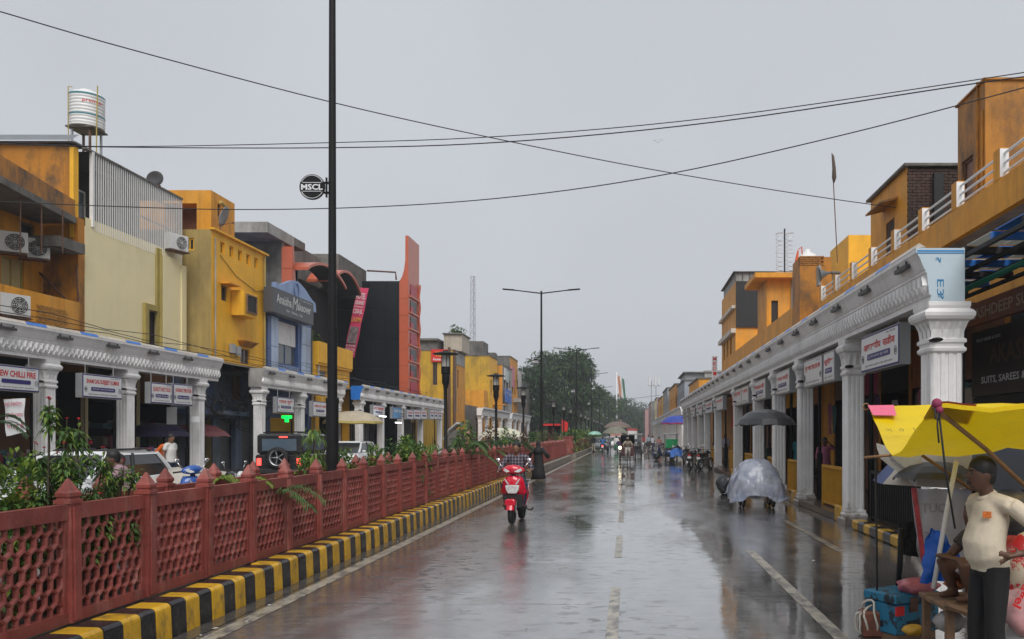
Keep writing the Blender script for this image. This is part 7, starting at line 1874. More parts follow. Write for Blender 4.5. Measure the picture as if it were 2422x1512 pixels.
car("far silver car left of the flag pole foot", (xu(1437,160),160,0), R(0), CG)
# jeep
J_ = thing("jeep", "black jeep with spare wheel and lit tail lamps beyond the fence", "jeep", (-12.6,32.5,0), R(180))
b = MB(); b.cham((-.85,-2.0,.42),(.85,1.95,1.12),.05); b.build("body", CB, J_)
b = MB(); b.cham((-.80,-.5,1.12),(.80,1.93,1.86),.07); b.build("hard_top", CB, J_)
b = MB(); b.box((-.62,1.93,1.25),(.62,1.95,1.68)); b.build("rear_window", M_GLASSB, J_)
for y_ in (-.2,.4,1.0,1.6):
    b = MB(); b.box((-.64,y_-.03,1.91),(.64,y_+.03,1.95)); b.build("rack_bar", M_BLACK, J_)
for x in (-1,1):
    b = MB(); b.box((x*.80,-.3,1.25),(x*.815,.7,1.70)); b.build("side_window", M_GLASSB, J_); b = MB(); b.box((x*.80,.85,1.25),(x*.815,1.75,1.70)); b.build("side_window", M_GLASSB, J_)
    b = MB(); b.box((x*.72-.07,1.95,.72),(x*.72+.07,2.0,.98)); b.build("tail_lamp", mat("tail_glow2",(0.7,0.03,0.03),.4,var=0,emis=1.6,ecol=(1,.08,.06)), J_)
    for y in (-1.25,1.25): wheel(J_,(x*.80,y,.40),.40,.24,'X',M_STEEL,6)
    b = MB(); b.tube([(x*.62,-.4,1.90),(x*.62,1.8,1.90)],.03,n=6); b.build("roof_bar", M_BLACK, J_)
w_ = wheel(J_,(.0,2.08,1.0),.39,.22,'Y',M_STEEL,5)
b = MB(); b.box((-.3,1.95,1.72),(-.0,1.97,1.77)); b.build("brake_lamp", MATS["tail_glow2"], J_)
b = MB(); b.cham((-.85,1.95,.42),(.85,2.12,.60),.03); b.build("rear_bumper", M_BLACKM, J_)
# bikes on the far side of the median
scooter("blue-fronted scooter under a pale cover behind the fence", (xu(437,17.5),17.5,0), R(60), PBL2)
b = MB(); n = 10; c_ = P(455,1120,18.2); b.sheet([[(c_.x+(i/n-.5)*1.5+.04*sin(j*2),18.2+(j/6-.5)*.9,1.18-.9*abs(j/6-.5)**1.2-.45*abs(i/n-.5)**1.3+.05*sin(i*1.7+j*1.3)) for j in range(7)] for i in range(n+1)]); tag(b.build("scooter_cover", mat("dull_cover",(0.42,0.39,0.34),.5,var=.15), smooth=True), "pale crumpled rain cover thrown over the blue scooter", "cover")
motorcycle("black motorcycle parked left of the jeep", (xu(528,19.5),19.5,0), R(70), PBLK)
for k, (u_, y_) in enumerate(((1090,26),)):
    scooter("white scooter parked beyond the median palms", (xu(u_,y_)-2.0,y_,0), R(70), CW)
# ------------------------------------------------------------------ rickshaws
ER = thing("green_rickshaw", "battery rickshaw with a bright green rear curtain parked at the right", "rickshaw", (xu(1588,68),68,0))
b = MB(); b.cham((-.5,.0,.35),(.5,2.3,.75),.03); b.build("tub", PBLK, ER); b = MB(); b.cham((-.56,-.05,1.78),(.56,2.2,1.88),.04); b.build("roof", M_CONCL, ER)
b = MB(); b.sheet([[(x+.01*sin(z*9),-.03+.03*sin(x*9+z*5),z) for x in [-.5+.1*i for i in range(11)]] for z in (.75,1.0,1.25,1.45)]); b.build("rear_curtain", mat("curtain_green",(0.01,0.30,0.10),.4,var=.1), ER, smooth=True)
b = MB(); [b.cyl((x,y,.7),(x,y,1.8),.025,n=6) for x in (-.48,.48) for y in (.0,1.1,2.1)]; b.build("posts", M_STEEL, ER)
for x in (-.45,.45): wheel(ER,(x,.5,.25),.25,.1,'X',M_STEEL,6)
wheel(ER,(0,2.4,.25),.25,.1,'X',M_STEEL,6)
b = MB(); b.cham((-.45,.25,.75),(.45,.75,.95),.03); b.build("bench", M_BLACKM, ER); b = MB(); b.tube([(0,2.4,.3),(0,2.1,1.1)],.03,n=6); b.tube([(-.3,2.05,1.1),(.3,2.05,1.1)],.015,n=5); b.build("steering", M_STEEL, ER)
D2 = thing("dark_rickshaw", "dark battery rickshaw with a pale roof coming down the road", "rickshaw", (xu(1503,66),66,0))
for c in ER.children:
    if c.name.startswith("rear_curtain"): continue
    copy_tree(c, D2)
CR = thing("cycle_rickshaw", "cycle rickshaw with an open hood pedalled towards the camera", "rickshaw", (xu(1484,52.9),52.9,0))
wheel(CR,(0,-.1,.33),.33,.05,'X',M_STEEL,16)
for x in (-.47,.47): wheel(CR,(x,1.55,.36),.36,.05,'X',M_STEEL,16)
b = MB(); b.tube([(0,-.1,.33),(0,.12,.95)],.02,n=6); b.tube([(0,.1,.85),(0,.6,.5),(0,1.5,.36)],.022,n=6); b.tube([(0,.6,.5),(0,.62,.85)],.02,n=6); b.tube([(-.47,1.55,.36),(.47,1.55,.36)],.02,n=6); b.build("frame", M_BLACKM, CR)
b = MB(); b.tube([(-.28,.2,1.02),(-.1,.1,.98),(.1,.1,.98),(.28,.2,1.02)],.014,n=6); b.build("handlebar", M_STEEL, CR); b = MB(); b.sphere((0,.68,.88),1,8,6,(.1,.14,.05)); b.build("saddle", M_BLACKM, CR)
b = MB(); b.cham((-.42,1.15,.45),(.42,1.9,.68),.03); b.build("passenger_tub", mat("tub_maroon",(0.08,0.03,0.03),.5), CR); b = MB(); b.cham((-.42,1.75,.68),(.42,1.95,1.25),.03); b.build("passenger_backrest", MATS["tub_maroon"], CR)
b = MB(); b.sheet([[(x,1.95-.75*s_,1.25+.55*sin(pi*s_*.6)+.0) for x in (-.45,0,.45)] for s_ in (0,.25,.5,.75,1.0)]); b.build("hood", BLKC, CR)
CYC = dict(pelvis=(0,.66,.98),chest=(0,.48,1.27),neck=(0,.42,1.42),head=(0,.38,1.56),shL=(.17,.45,1.37),shR=(-.17,.45,1.37),elL=(.27,.33,1.2),elR=(-.27,.33,1.2),haL=(.28,.2,1.06),haR=(-.28,.2,1.06),hipL=(.09,.64,.95),hipR=(-.09,.64,.95),knL=(.11,.33,.75),knR=(-.11,.36,.60),anL=(.10,.5,.42),anR=(-.10,.55,.22),toL=(.10,.36,.38),toR=(-.10,.41,.18))
person("rickshaw puller in a pale tunic and white cap", (xu(1484,52.9),52.9,0), 0, CYC, KHK, cloth("pale_trousers",(0.33,0.30,0.26)), SKIN2, 1.6, .03, headcover=WHT)
hl = thing("lit_headlamp_bike", "motorcycle with a bright headlamp lit, beside the cycle rickshaw", "motorcycle", (xu(1466,60),60,0))
for c in motorcycle("x", (0,-500,0), 0, PBLK).children: c.parent = hl
bpy.data.objects.remove([o for o in bpy.data.objects if o.name.startswith("motorcycle") and o.get('label') == "x"][0])
for c in hl.children:
    if c.name.startswith("headlamp"): c.data.materials[0] = mat("headlamp_glow",(0.9,0.8,0.5),.5,var=0,emis=4,ecol=(1,.9,.6))
person("rider in violet on the headlamp-lit motorcycle", (xu(1466,60),60.1,.02), 0, RP, cloth("violet_cloth",(0.06,0.03,0.09)), GRYC, SKIN2, 1.6, .035)
# ------------------------------------------------------------------ walkers
person("man in a white shirt and green wrap walking away down the road", (xu(1457,86.7),86.7,0), R(170), dict(anL=(.12,-.12,.08)), WHT, None, SKIN2, 1.4, .035, skirt=(cloth("green_wrap",(0.02,0.17,0.08)),.2,.24))
pu = person("man in dark clothes holding the green and white umbrella", (xu(1403,88),88,0), R(185), dict(elR=(-.26,-.08,1.15),haR=(-.14,-.22,1.25)), cloth("dark_shirt",(0.02,0.03,0.03)), cloth("beige_trousers",(0.32,0.28,0.22)), SKIN2, 1.6, .035)
umbrella("green and white umbrella carried over the walking man", (xu(1403,88)+.15,87.8,1.2), .75, .35, .95, mat("umbrella_green",(0.25,0.48,0.38),.5,var=.35,vs=1.5), 8, name="held_umbrella")
person("person in a white shirt and dark trousers by the far bikes", (xu(1543,88),88,0), R(60), None, cloth("bluewhite_shirt",(0.45,0.47,0.53)), cloth("navy_trousers",(0.03,0.03,0.07)), SKIN2, 1.4, .035)
person("woman in a coral dress near the parked scooter", (xu(1558,80),80,0), R(-30), None, cloth("coral_cloth",(0.45,0.19,0.15)), None, SKIN, 1.5, .035, skirt=(MATS["coral_cloth"],.15,.27), h=.95)
person("pedestrian in grey before the far traffic", (xu(1441,100),100,0), R(170), None, GRYC, JEAN, SKIN2, 1.5, .04)
person("pedestrian in dark red far down the right edge", (xu(1520,104),104,0), R(20), None, cloth("red_shirt",(0.3,0.03,0.03)), GRYC, SKIN2, 1.5, .04)
person("pedestrian in pale blue beside the khaki umbrella", (xu(1533,110),110,0), R(-20), None, cloth("paleblue_shirt",(0.3,0.38,0.45)), GRYC, SKIN2, 1.5, .04)
PNK = cloth("pink_tunic",(0.42,0.13,0.21))
person("woman in a pink tunic raising an arm behind the yellow railing", (5.6, yx(5.6,1950)-.0,.15), R(-10), dict(elL=(.33,-.02,1.36),haL=(.14,-.06,1.52)), PNK, None, SKIN2, 1.3, .025, skirt=(PNK,.25,.24), h=.94)
person("person in teal turned away behind the third column", (5.5, yx(5.5,1893)+.2,.15), R(170), None, cloth("teal_cloth",(0.01,0.18,0.21)), None, SKIN2, 1.5, .03, skirt=(MATS["teal_cloth"],.2,.24))
person("person in green seated low behind the far yellow railing", (5.6, 33.5,.15), R(30), None, cloth("green_shirt",(0.05,0.16,0.09)), GRYC, SKIN2, 1.4, .03, h=.8)
person("person in a pale lilac shirt in the middle of the right arcade", (5.7, yx(5.7,1715),.15), R(160), None, cloth("lilac_shirt",(0.45,0.40,0.47)), GRYC, SKIN2, 1.4, .03)
person("man in an orange shawl bending at the left stalls", (xu(377,25.5),25.5,.15), R(100), dict(chest=(0,-.10,1.25),neck=(0,-.2,1.38),head=(0,-.26,1.48),shL=(.17,-.14,1.36),shR=(-.17,-.14,1.36)), cloth("orange_cloth",(0.60,0.11,0.01)), cloth("black_trousers",(0.02,0.02,0.02)), SKIN2, 1.4, .025)
person("young man in a white T-shirt with a beard by the left stalls", (xu(403,23.8),23.8,.15), R(80), None, WHT, JEAN, SKIN, .6, .025)
person("man in a mauve shirt leaning beside the white hatchback", (xu(303,12.6),12.6,0), R(-60), dict(chest=(0,-.08,1.25),neck=(0,-.14,1.38),head=(0,-.20,1.49),shL=(.17,-.10,1.35),shR=(-.17,-.10,1.35),elL=(.24,-.22,1.12),haL=(.2,-.42,1.02),elR=(-.24,-.22,1.12),haR=(-.2,-.42,1.02)), cloth("mauve_shirt",(0.30,0.19,0.22)), JEAN, SKIN2, .7, .025)
person("man in navy seen behind the flowering shrub", (xu(283,13.2),13.2,0), R(60), None, cloth("navy_shirt",(0.035,0.04,0.07)), JEAN, SKIN2, 1.5, .028, h=.9)

mk = motorcycle("black motorcycle at the head of the far parking row", (xu(1512,92),92,0), R(-50), PBLK)
for k, (u_, y_, r_) in enumerate(((1535,96,-60),(1548,99,-40),(1560,93,-70),(1640,46,160),(1668,44.5,150),(1540,120,-50))):
    copy_tree(mk, None, (xu(u_,y_),y_,0), R(r_), "parked motorcycle among the far right bikes, %s" % ["beside the row's head","third in the row","nearest the coral dress","close to the arcade columns","nearest the camera under the arcade","farthest in the row"][k], "motorcycles parked along the right")
car("white van at the far end of the traffic", (xu(1474,175),175,0), R(0), CW)
tk_ = thing("red_truck","red lorry far off under the street-end trees","lorry",(xu(1495,200),200,0)); bx(tk_,"box",mat("lorry_red",(0.35,0.05,0.05),.5),(xu(1495,200)-1.2,200,.9),(xu(1495,200)+1.2,205,3.2)); bx(tk_,"cab",M_SIGNW,(xu(1495,200)-1.1,198.2,.7),(xu(1495,200)+1.1,199.98,2.6))
for x in (-.9,.9): wheel(tk_,(x,-.9,.45),.45,.25,'X'); wheel(tk_,(x,3.5,.45),.45,.25,'X')
# ------------------------------------------------------------------ plastic-covered cart
def wav(x, y, s=1.0):
    return sin(x*5.1*s+1.3)*cos(y*4.3*s+.4)+.5*sin(x*11*s+y*9*s)+.3*sin(y*17*s-x*13*s)
CX, CY = xu(1790,21.4), 21.5
ctt = thing("vendor_cart", "hand cart loaded and wrapped in translucent bluish plastic under the black umbrella", "cart", (CX,CY,0))
b = MB(); n = 34; G = []
for i in range(n+1):
    row = []
    for j in range(n+1):
        a, c = i/n*2-1, j/n*2-1; r_ = (abs(a)**2.6+abs(c)**2.6)**(1/2.6); ang = math.atan2(c,a)
        rr = min(r_,1.0); x = .74*a*(1-.06*rr); y = .68*c
        hem = .30+.06*sin(ang*3+.8)+.05*sin(ang*7)-.22*max(0,cos(ang+2.35))**8-.10*max(0,cos(ang+.7))**8
        z = hem+(1.22-hem)*max(0.0,1-rr**2.6)**.62+.05*cos(ang+2.2)*rr
        flare = 1+.05*max(0,rr-.7)*3
        row.append((x*flare+.03*wav(y*2,z*3), y*flare+.03*wav(x*2,z*3), z+.045*wav(x,y,1.2)*(.3+rr)))
    G.append(row)
b.sheet(G); b.build("plastic_sheet", mat("rain_plastic",(0.50,0.53,0.62),.16,var=.45,vs=3.0,bump=.5,bs=9,stain=(0.12,0.17,0.34),stain_amt=.75,stain_scale=(2.2,2.2,2.2),sub=.3,spec=.7), ctt, smooth=True)
b = MB(); b.cham((-.42,-.38,.62),(.42,.38,.74),.02); b.build("deck", M_WOOD, ctt)
b = MB(); b.cham((-.40,-.36,.75),(.40,.36,.92),.08); b.build("load", mat("load_dark",(0.05,0.06,0.12),.6,var=.3), ctt)
for x in (-.48,.48):
    for y in (-.30,.30): wheel(ctt,(x*.78,y,.27),.27,.05,'X',M_STEEL,12)
b = MB(); n = 10
b.sheet([[((i/n-.5)*.66,-.52-.04*sin(pi*j/5),.60-.30*(j/5)*(1-(i/n*2-1)**2*.55)) for j in range(6)] for i in range(n+1)]); b.build("hanging_sack", mat("olive_sack",(0.17,0.14,0.03),.6,var=.2), ctt, smooth=True)
b = MB(); b.tube([(-.7,-.2,.75),(-.95,-.5,.95)],.02,n=6); b.build("handle", M_RUST, ctt)

# ------------------------------------------------------------------ stall under the yellow tarpaulin
TY = mat("tarp_yellow",(0.92,0.66,0.004),.35,var=.06,vs=1.5,sub=.3,bump=.7,bs=3.5,stain=(0.55,0.33,0.005),stain_amt=.4,stain_scale=(5,5,5))
A, B_, C_ = Vector((2.28,8,2.11)), Vector((1.944,5.4,2.044)), Vector((2.125,6.8,1.677))
D, E, F_ = Vector((3.6,5.35,2.10)), Vector((4.5,6.8,1.76)), Vector((4.8,8,2.17))
tp = thing("tarpaulin_canopy", "bright yellow V-slung tarpaulin canopy over the right foreground stall", "canopy", (2.1,6.8,1.6))
b = MB(); n = 18; m = 10; G = []
for i in range(n+1):
    s_ = i/n; near, val, far = B_.lerp(D,s_), C_.lerp(E,s_), A.lerp(F_,s_)
    near = near + Vector((0,0,-.035*sin(pi*s_*2)**2)); val = val+Vector((0,0,-.02*sin(pi*s_*3))); row = []
    for j in range(2*m+1):
        if j <= m: p = near.lerp(val, j/m); sg_ = sin(pi*j/m)
        else: p = val.lerp(far, (j-m)/m); sg_ = sin(pi*(j-m)/m)
        row.append(p+Vector((0,0,-.05*sg_+(.012*sin(i*1.3+j*.5)+.010*sin(i*2.7-j*1.1))*(1 if j not in (0,2*m) else .35))))
    G.append(row)
b.sheet(G); b.build("sheet", TY, tp, world=True, smooth=True)
b = MB(); b.sheet([[p+Vector((0,-.004,-.03*k_)) for p in [r[0] for r in G]] for k_ in (0,1)]); b.build("hem", TY, tp, world=True)
PK = mat("pink_tape",(0.72,0.13,0.22),.5,var=.1)
b = MB(); b.sheet([[G[i][0].lerp(G[i][2],k_/2)+Vector((-.0,-.008,.012)) for k_ in range(3)] for i in range(0,4)]); b.build("pink_patch", PK, tp, world=True)
b = MB(); b.add([A+Vector((-.02,-.02,.012)),A.lerp(F_,.09)+Vector((0,-.02,.01)),A.lerp(F_,.08).lerp(C_.lerp(E,.08),.22)+Vector((0,-.03,.0)),A.lerp(C_,.2)+Vector((-.01,-.03,.0))],[(0,1,2,3)]); b.build("pink_patch", PK, tp, world=True)
b = MB(); b.sphere(B_+Vector((.02,-.02,.0)),.035,8,6); b.sphere(B_+Vector((.03,-.03,-.04)),.028,8,6); b.build("knot", mat("knot_cloth",(0.25,0.03,0.08),.7), tp, world=True, smooth=True)
b = MB(); b.tube([A+Vector((-.03+.03*cos(k*.6),0,.03*sin(k*.6))) for k in range(11)],.006,n=5); b.build("eyelet_rope", M_BAMBOO, tp, world=True)
b = MB(); put_text(b,"ગ  ૭   l  હ૭", C_.lerp(A,.40)+Vector((.02,-.04,.02)), (F_-A).normalized(), (A-C_).normalized(), .42, .09); b.build("lettering", mat("olive_print",(0.25,0.20,0.02),.6,var=.3), tp, world=True, fix=False)
def stick(name, label, pts, r, m, cat="pole"):
    b = MB(); b.tube(pts, r, n=7); return tag(b.build(name, m, smooth=True), label, cat)
stick("bamboo_pole", "brown bamboo pole sloping from the tarp's tied corner past the man", [B_+Vector((.01,.02,-.02)), P(2330,1062,5.75), P(2440,1165,6.1), P(2520,1240,6.3)], .016, M_BAMBOO)
stick("bamboo_pole", "short bamboo stick poking out left of the tarp's low corner", [P(2042,1083,7.0), P(2112,1076,6.9), P(2180,1070,6.85)], .012, M_BAMBOO)
stick("bamboo_pole", "bamboo strut behind the man's face under the tarp", [P(2180,1077,7.0), P(2240,1118,7.0), P(2300,1160,7.0)], .014, M_BAMBOO)
stick("prop_pipe", "white plastic pipe propping the stall beside the blue plastic", [P(2262,1090,6.95), P(2240,1200,6.95), P(2207,1392,6.95)], .020, M_WHITEP)
stick("iron_rod", "thin black rod standing left of the blue trunk", [P(2070,1080,7.8), P(2073,1300,7.75), P(2074,1495,7.75)], .010, M_BLACKM)
stick("rope", "dark rope hanging straight from the tarp's tied corner", [B_+Vector((.03,-.02,-.03)), P(2235,1110,5.5), P(2258,1250,5.6)], .007, M_BLACKM, "rope")
stick("rope", "short looped rope end dangling under the tarp knot", [B_+Vector((0,-.04,-.03)), B_+Vector((.0,-.05,-.10)), B_+Vector((.025,-.05,-.10)), B_+Vector((.02,-.04,-.03)), B_+Vector((.012,-.05,-.14)), B_+Vector((.022,-.05,-.25))], .006, M_BLACKM, "rope")
# two-tone sunshade behind the man
su = thing("sunshade", "large white and blue advertising sunshade behind the man's head", "umbrella", (xu(2345,8.9),8.9,0))
b = MB(); nn = 8; cz = 2.02
for k in range(nn):
    b.cur = k % 2; a0, a1 = 2*pi*k/nn+.2, 2*pi*(k+1)/nn+.2; G = []
    for f, dz in ((.02,0),(.35,.07),(.7,.28),(1.0,.68)):
        G.append([(1.25*f*cos(a0+(a1-a0)*q/4)*(1-.05*f*sin(pi*q/4)), 1.25*f*sin(a0+(a1-a0)*q/4)*(1-.05*f*sin(pi*q/4)), cz-dz) for q in range(5)])
    b.sheet(G)
b.build("canopy", [mat("shade_cream",(0.70,0.64,0.56),.6,var=.1,sub=.6),mat("shade_blue",(0.16,0.21,0.42),.6,var=.15,sub=.6)], su, smooth=True, fix=False)
b = MB(); b.cyl((0,0,.0),(0,0,cz),.022,n=7); b.build("shaft", M_STEEL, su)
b = MB(); put_text(b,"Mah", P(2232,1110,7.93), X, Z, .16, .05); b.build("lettering", mat("faded_ink",(0.2,0.19,0.18),.6,var=.1), su, world=True, fix=False)
fp = thing("printed_flap", "white printed flap hanging left of the sunshade", "awning", P(2120,1090,8.3))
q = [P(2072,1048,8.4),P(2180,1078,8.2),P(2168,1152,8.2),P(2080,1084,8.4)]
b = MB(); b.sheet([[q[0].lerp(q[3],i/5).lerp(q[1].lerp(q[2],i/5),j/5)+Vector((0,.02*sin(i+j*2),0)) for j in range(6)] for i in range(6)]); b.build("cloth", WHT, fp, world=True, smooth=True)
ax_ = (q[2]-q[3]).normalized()
for k, s_ in enumerate(("International Pvt.","9412252394, 9719020669")):
    b = MB(); put_text(b, s_, q[3].lerp(q[0],.52-k*.22)+(q[2]-q[3])*.28+Vector((0,-.04,0)), ax_, Z, .30, .035); b.build("lettering", M_NAVY, fp, world=True, fix=False)
umbrella("folded dark umbrella hanging under the sunshade", (xu(2232,8.0),8.2,1.0), .42, .16, zv(1092,8.2)-1.0, M_UBLK, 8, pole=False, name="small_umbrella")
# hung sheet, blue plastic
sh = thing("hung_sheet", "white printed plastic sheet hung behind the blue plastic", "sheet", P(2212,1240,8.1))
q = [P(2154,1156,8.1),P(2300,1156,8.0),P(2300,1335,8.0),P(2178,1335,8.1)]; b = MB()
b.sheet([[q[0].lerp(q[3],i/10).lerp(q[1].lerp(q[2],i/10),j/10)+Vector((0,.025*sin(j*1.4+i*.4),.008*sin(j*2))) for j in range(11)] for i in range(11)]); b.build("cloth", mat("thin_sheet",(0.50,0.50,0.56),.4,var=.15,vs=5,sub=.3), sh, world=True, smooth=True)
for k, (s_, t0, m_) in enumerate((("TUOY",.18,mat("grey_print",(0.30,0.30,0.34),.5,var=.1)),("3D  ON",.55,MATS["grey_print"]))):
    b = MB(); put_text(b, s_, q[0].lerp(q[3],t0+.13)+Vector((.05,-.05,0)), X, Z, .33, .09, .01); b.build("lettering", m_, sh, world=True, fix=False)
b = MB(); b.sheet([[q[0].lerp(q[3],i/6)+Vector((-.01+.05*j/2,-.035,.01)) for j in range(3)] for i in range(7)]); b.build("red_edge", mat("sheet_red",(0.45,0.06,0.08),.5,var=.5,vs=12), sh, world=True)
b = MB(); q = [P(2200,1250,7.4),P(2238,1262,7.35),P(2298,1375,7.2),P(2172,1378,7.4)]
b.sheet([[q[0].lerp(q[3],i/9).lerp(q[1].lerp(q[2],i/9),j/7)+Vector((.012*sin(i*2+j),.05*sin(j*1.1+i*.5),.01*sin(j*2.3+i))) for j in range(8)] for i in range(10)]); tag(b.build("blue_plastic", mat("plastic_blue",(0.01,0.12,0.60),.25,var=.12,vs=6,bump=.4,bs=12,sub=.2), smooth=True), "bright blue plastic sheet draped over the stall's goods", "plastic sheet")
b = MB(); q = [P(2128,1238,8.2),P(2160,1232,8.2),P(2172,1318,8.2),P(2132,1312,8.2)]
b.sheet([[q[0].lerp(q[3],i/6).lerp(q[1].lerp(q[2],i/6),j/4)+Vector((0,.03*sin(i*1.3+j*2),0)) for j in range(5)] for i in range(7)]); tag(b.build("black_garment", BLKC, smooth=True), "black garment hanging left of the white sheet", "garment")
stick("black_post", "thick black post standing left of the blue plastic", [P(2131,1250,8.0), P(2128,1330,8.0), P(2122,1400,8.0)], .028, M_BLACK, "post")
# trunk, bag, strap bundle
tr = thing("metal_trunk", "chipped blue metal trunk on the wet ground by the stall", "trunk", (xu(2134,7.65),7.75,.06), R(28))
TB = mat("trunk_blue",(0.02,0.17,0.30),.4,var=.15,stain=(0.02,0.02,0.022),stain_amt=.95,stain_scale=(7,7,7),stain_lo=.53,stain_hi=.57); TBD = mat("trunk_shade_paint",(0.012,0.015,0.018),.5,var=.3)
b = MB(); b.cham((-.22,-.18,0),(.30,.20,.27),.012); b.build("body", TB, tr); b = MB(); b.cham((-.23,-.19,.275),(.31,.21,.36),.012); b.build("lid", TB, tr)
b = MB(); b.box((.301,-.17,.0),(.318,.19,.35)); b.build("shaded_side", TBD, tr); b = MB(); b.box((-.06,-.20,.20),(.03,-.181,.33)); b.build("hasp", M_RUST, tr); b = MB(); b.box((-.09,-.192,.02),(.06,-.181,.12)); b.build("plate", M_BLACKM, tr)  # dark plate and its colour are painted shade on the trunk's side
b = MB(); b.box((-.235,-.2,.18),(-.14,-.182,.26)); b.build("red_tag", M_RED, tr); b = MB(); b.box((-.2,-.17,-.06),(.28,.19,.0)); b.build("skid", M_WOOD, tr)
def blob(name, label, c, r, m, cat, seed=0, amp=.18, group=None, n=18):
    b = MB(); rs = random.Random(seed); ph = [rs.random()*6 for _ in range(6)]; G = []
    for i in range(n+1):
        a = pi*(i/n)-pi/2; row = []
        for j in range(n+1):
            t_ = 2*pi*j/n; k_ = 1+amp*(sin(3*t_+ph[0]+a*2)+.6*sin(5*t_+ph[1]-a*4)+.5*sin(9*t_+ph[2]+7*a))*cos(a)**.5 if abs(cos(a)) > 1e-6 else 1
            row.append(Vector(c)+Vector((r[0]*cos(a)*cos(t_)*k_, r[1]*cos(a)*sin(t_)*k_, r[2]*sin(a)*(1+.3*amp*sin(4*t_+ph[3])))))
        G.append(row)
    b.sheet(G); return tag(b.build(name, m, smooth=True), label, cat, group)
blob("wrapped_sack", "dark plastic-wrapped sack against the railing left of the covered cart", (xu(1716,26),26,.30), (.30,.25,.32), mat("black_plastic",(0.03,0.032,0.035),.25,var=.5,vs=6,bump=.5,bs=10), "sack", 12, .12)
blob("plastic_bag", "pink and white plastic bag lying on the blue trunk", P(2168,1386,7.65)+Vector((0,0,.0)), (.18,.14,.075), mat("bag_pink",(0.62,0.20,0.24),.3,var=.4,vs=9,stain=(0.7,0.66,0.66),sub=.25), "bag", 3, .16)
sb_ = thing("strap_bundle", "bundle of brown blocks tied with white straps beside the trunk", "bundle", (xu(2056,7.75),7.75,0))
b = MB(); b.cham((-.08,-.09,.0),(.10,.09,.24),.02); b.build("blocks", mat("brown_block",(0.16,0.06,0.04),.6,var=.4,vs=14), sb_)
for k in range(4):
    a = k*pi/4+.3; b = MB(); b.tube([((.12+.03*(k%2))*cos(a)*sin(q)+.02*sin(3*q+k),.11*sin(a)*sin(q),.01+(.22+.05*(k%3))*(.5+.5*cos(q))) for q in [pi*i/8-.0 for i in range(-8,9)]],.011,n=5); b.build("strap", mat("strap_white",(0.55,0.53,0.47),.5,var=.2), sb_)
# plank table with goods
tb = thing("plank_table", "low plank table of the stall behind the standing man", "table", (xu(2300,6.9),6.9,0))
for k in range(4):
    b = MB(); b.cham((-.33,-.3+k*.16,.46+.004*(k%2)),(.9,-.3+k*.16+.15,.50+.004*(k%2)),.006); b.build("plank", M_WOOD, tb)
for x in (-.28,.85):
    for y in (-.24,.28): b = MB(); b.box((x-.03,y-.03,0),(x+.03,y+.03,.455)); b.build("leg", M_WOOD, tb)
b = MB(); b.tube([(-.36,-.34,.53),(0,-.36,.40),(.4,-.36,.36)],.03,n=6); b.build("edge_pole", M_WOOD, tb)
blob("wrapped_goods", "small bunch of orange and pink wrapped goods on the plank table", P(2262,1378,7.0), (.09,.08,.055), mat("wrap_orange",(0.55,0.18,0.08),.4,var=.6,vs=20), "goods", 8, .25)
blob("wrapped_goods", "crumpled silver wrapper pile beside the orange goods", P(2285,1350,6.9), (.08,.07,.07), mat("wrap_silver",(0.42,0.36,0.38),.3,var=.5,vs=25), "goods", 9, .3)
blob("goods_sack", "red and cream printed sack propped at the right edge", P(2432,1360,6.25), (.20,.14,.32), mat("sack_redcream",(0.55,0.47,0.36),.4,var=.1,stain=(0.50,0.02,0.03),stain_amt=1.0,stain_scale=(4,4,4),stain_lo=.49,stain_hi=.52), "sack", 4, .06)
b = MB(); put_text(b,"Nagel", P(2426,1352,6.05), Vector((-.45,0,-.9)).normalized(), Vector((.9,0,-.45)).normalized(), .26, .085, .03); tag(b.build("sack_lettering", M_RED, fix=False), "red upside-down lettering printed on the cream sack", "lettering")
blob("goods_sack", "crumpled pink striped sack below the lettered one", P(2425,1440,6.2), (.17,.14,.20), mat("sack_pink",(0.60,0.25,0.26),.35,var=.5,vs=7,stain=(0.66,0.6,0.6)), "sack", 5, .14)
blob("goods_sack", "grey-white crumpled sack on the ground at the right edge", P(2425,1510,6.3), (.2,.15,.17), mat("sack_white",(0.42,0.41,0.40),.5,var=.35,vs=9), "sack", 6, .15)
for k, (u_, v_, y_, rr, c_, lab) in enumerate(((2395,1300,7.3,(.16,.12,.12),(0.5,0.05,0.06),"red plastic bundle above the right sacks"),(2405,1235,7.6,(.2,.14,.12),(0.10,0.11,0.12),"dark bundle behind the man's elbow"),(2245,1470,6.9,(.12,.1,.09),(0.35,0.33,0.32),"grey cloth heap under the plank table"),(2190,1300,8.3,(.12,.1,.16),(0.55,0.5,0.48),"pale sack leaning on the hung sheet"),(2160,1490,7.3,(.10,.06,.05),(0.5,0.28,0.03),"muddy yellow brick-like packet before the trunk"),(2385,1190,7.9,(.22,.15,.14),(0.30,0.27,0.24),"beige bundle on the stall's rear shelf"))):
    blob("goods_bundle", lab, P(u_,v_,y_), rr, mat("bundle_%d"%k, c_, .45, var=.4, vs=8, bump=.3, bs=14), "bundle", 30+k, .12)
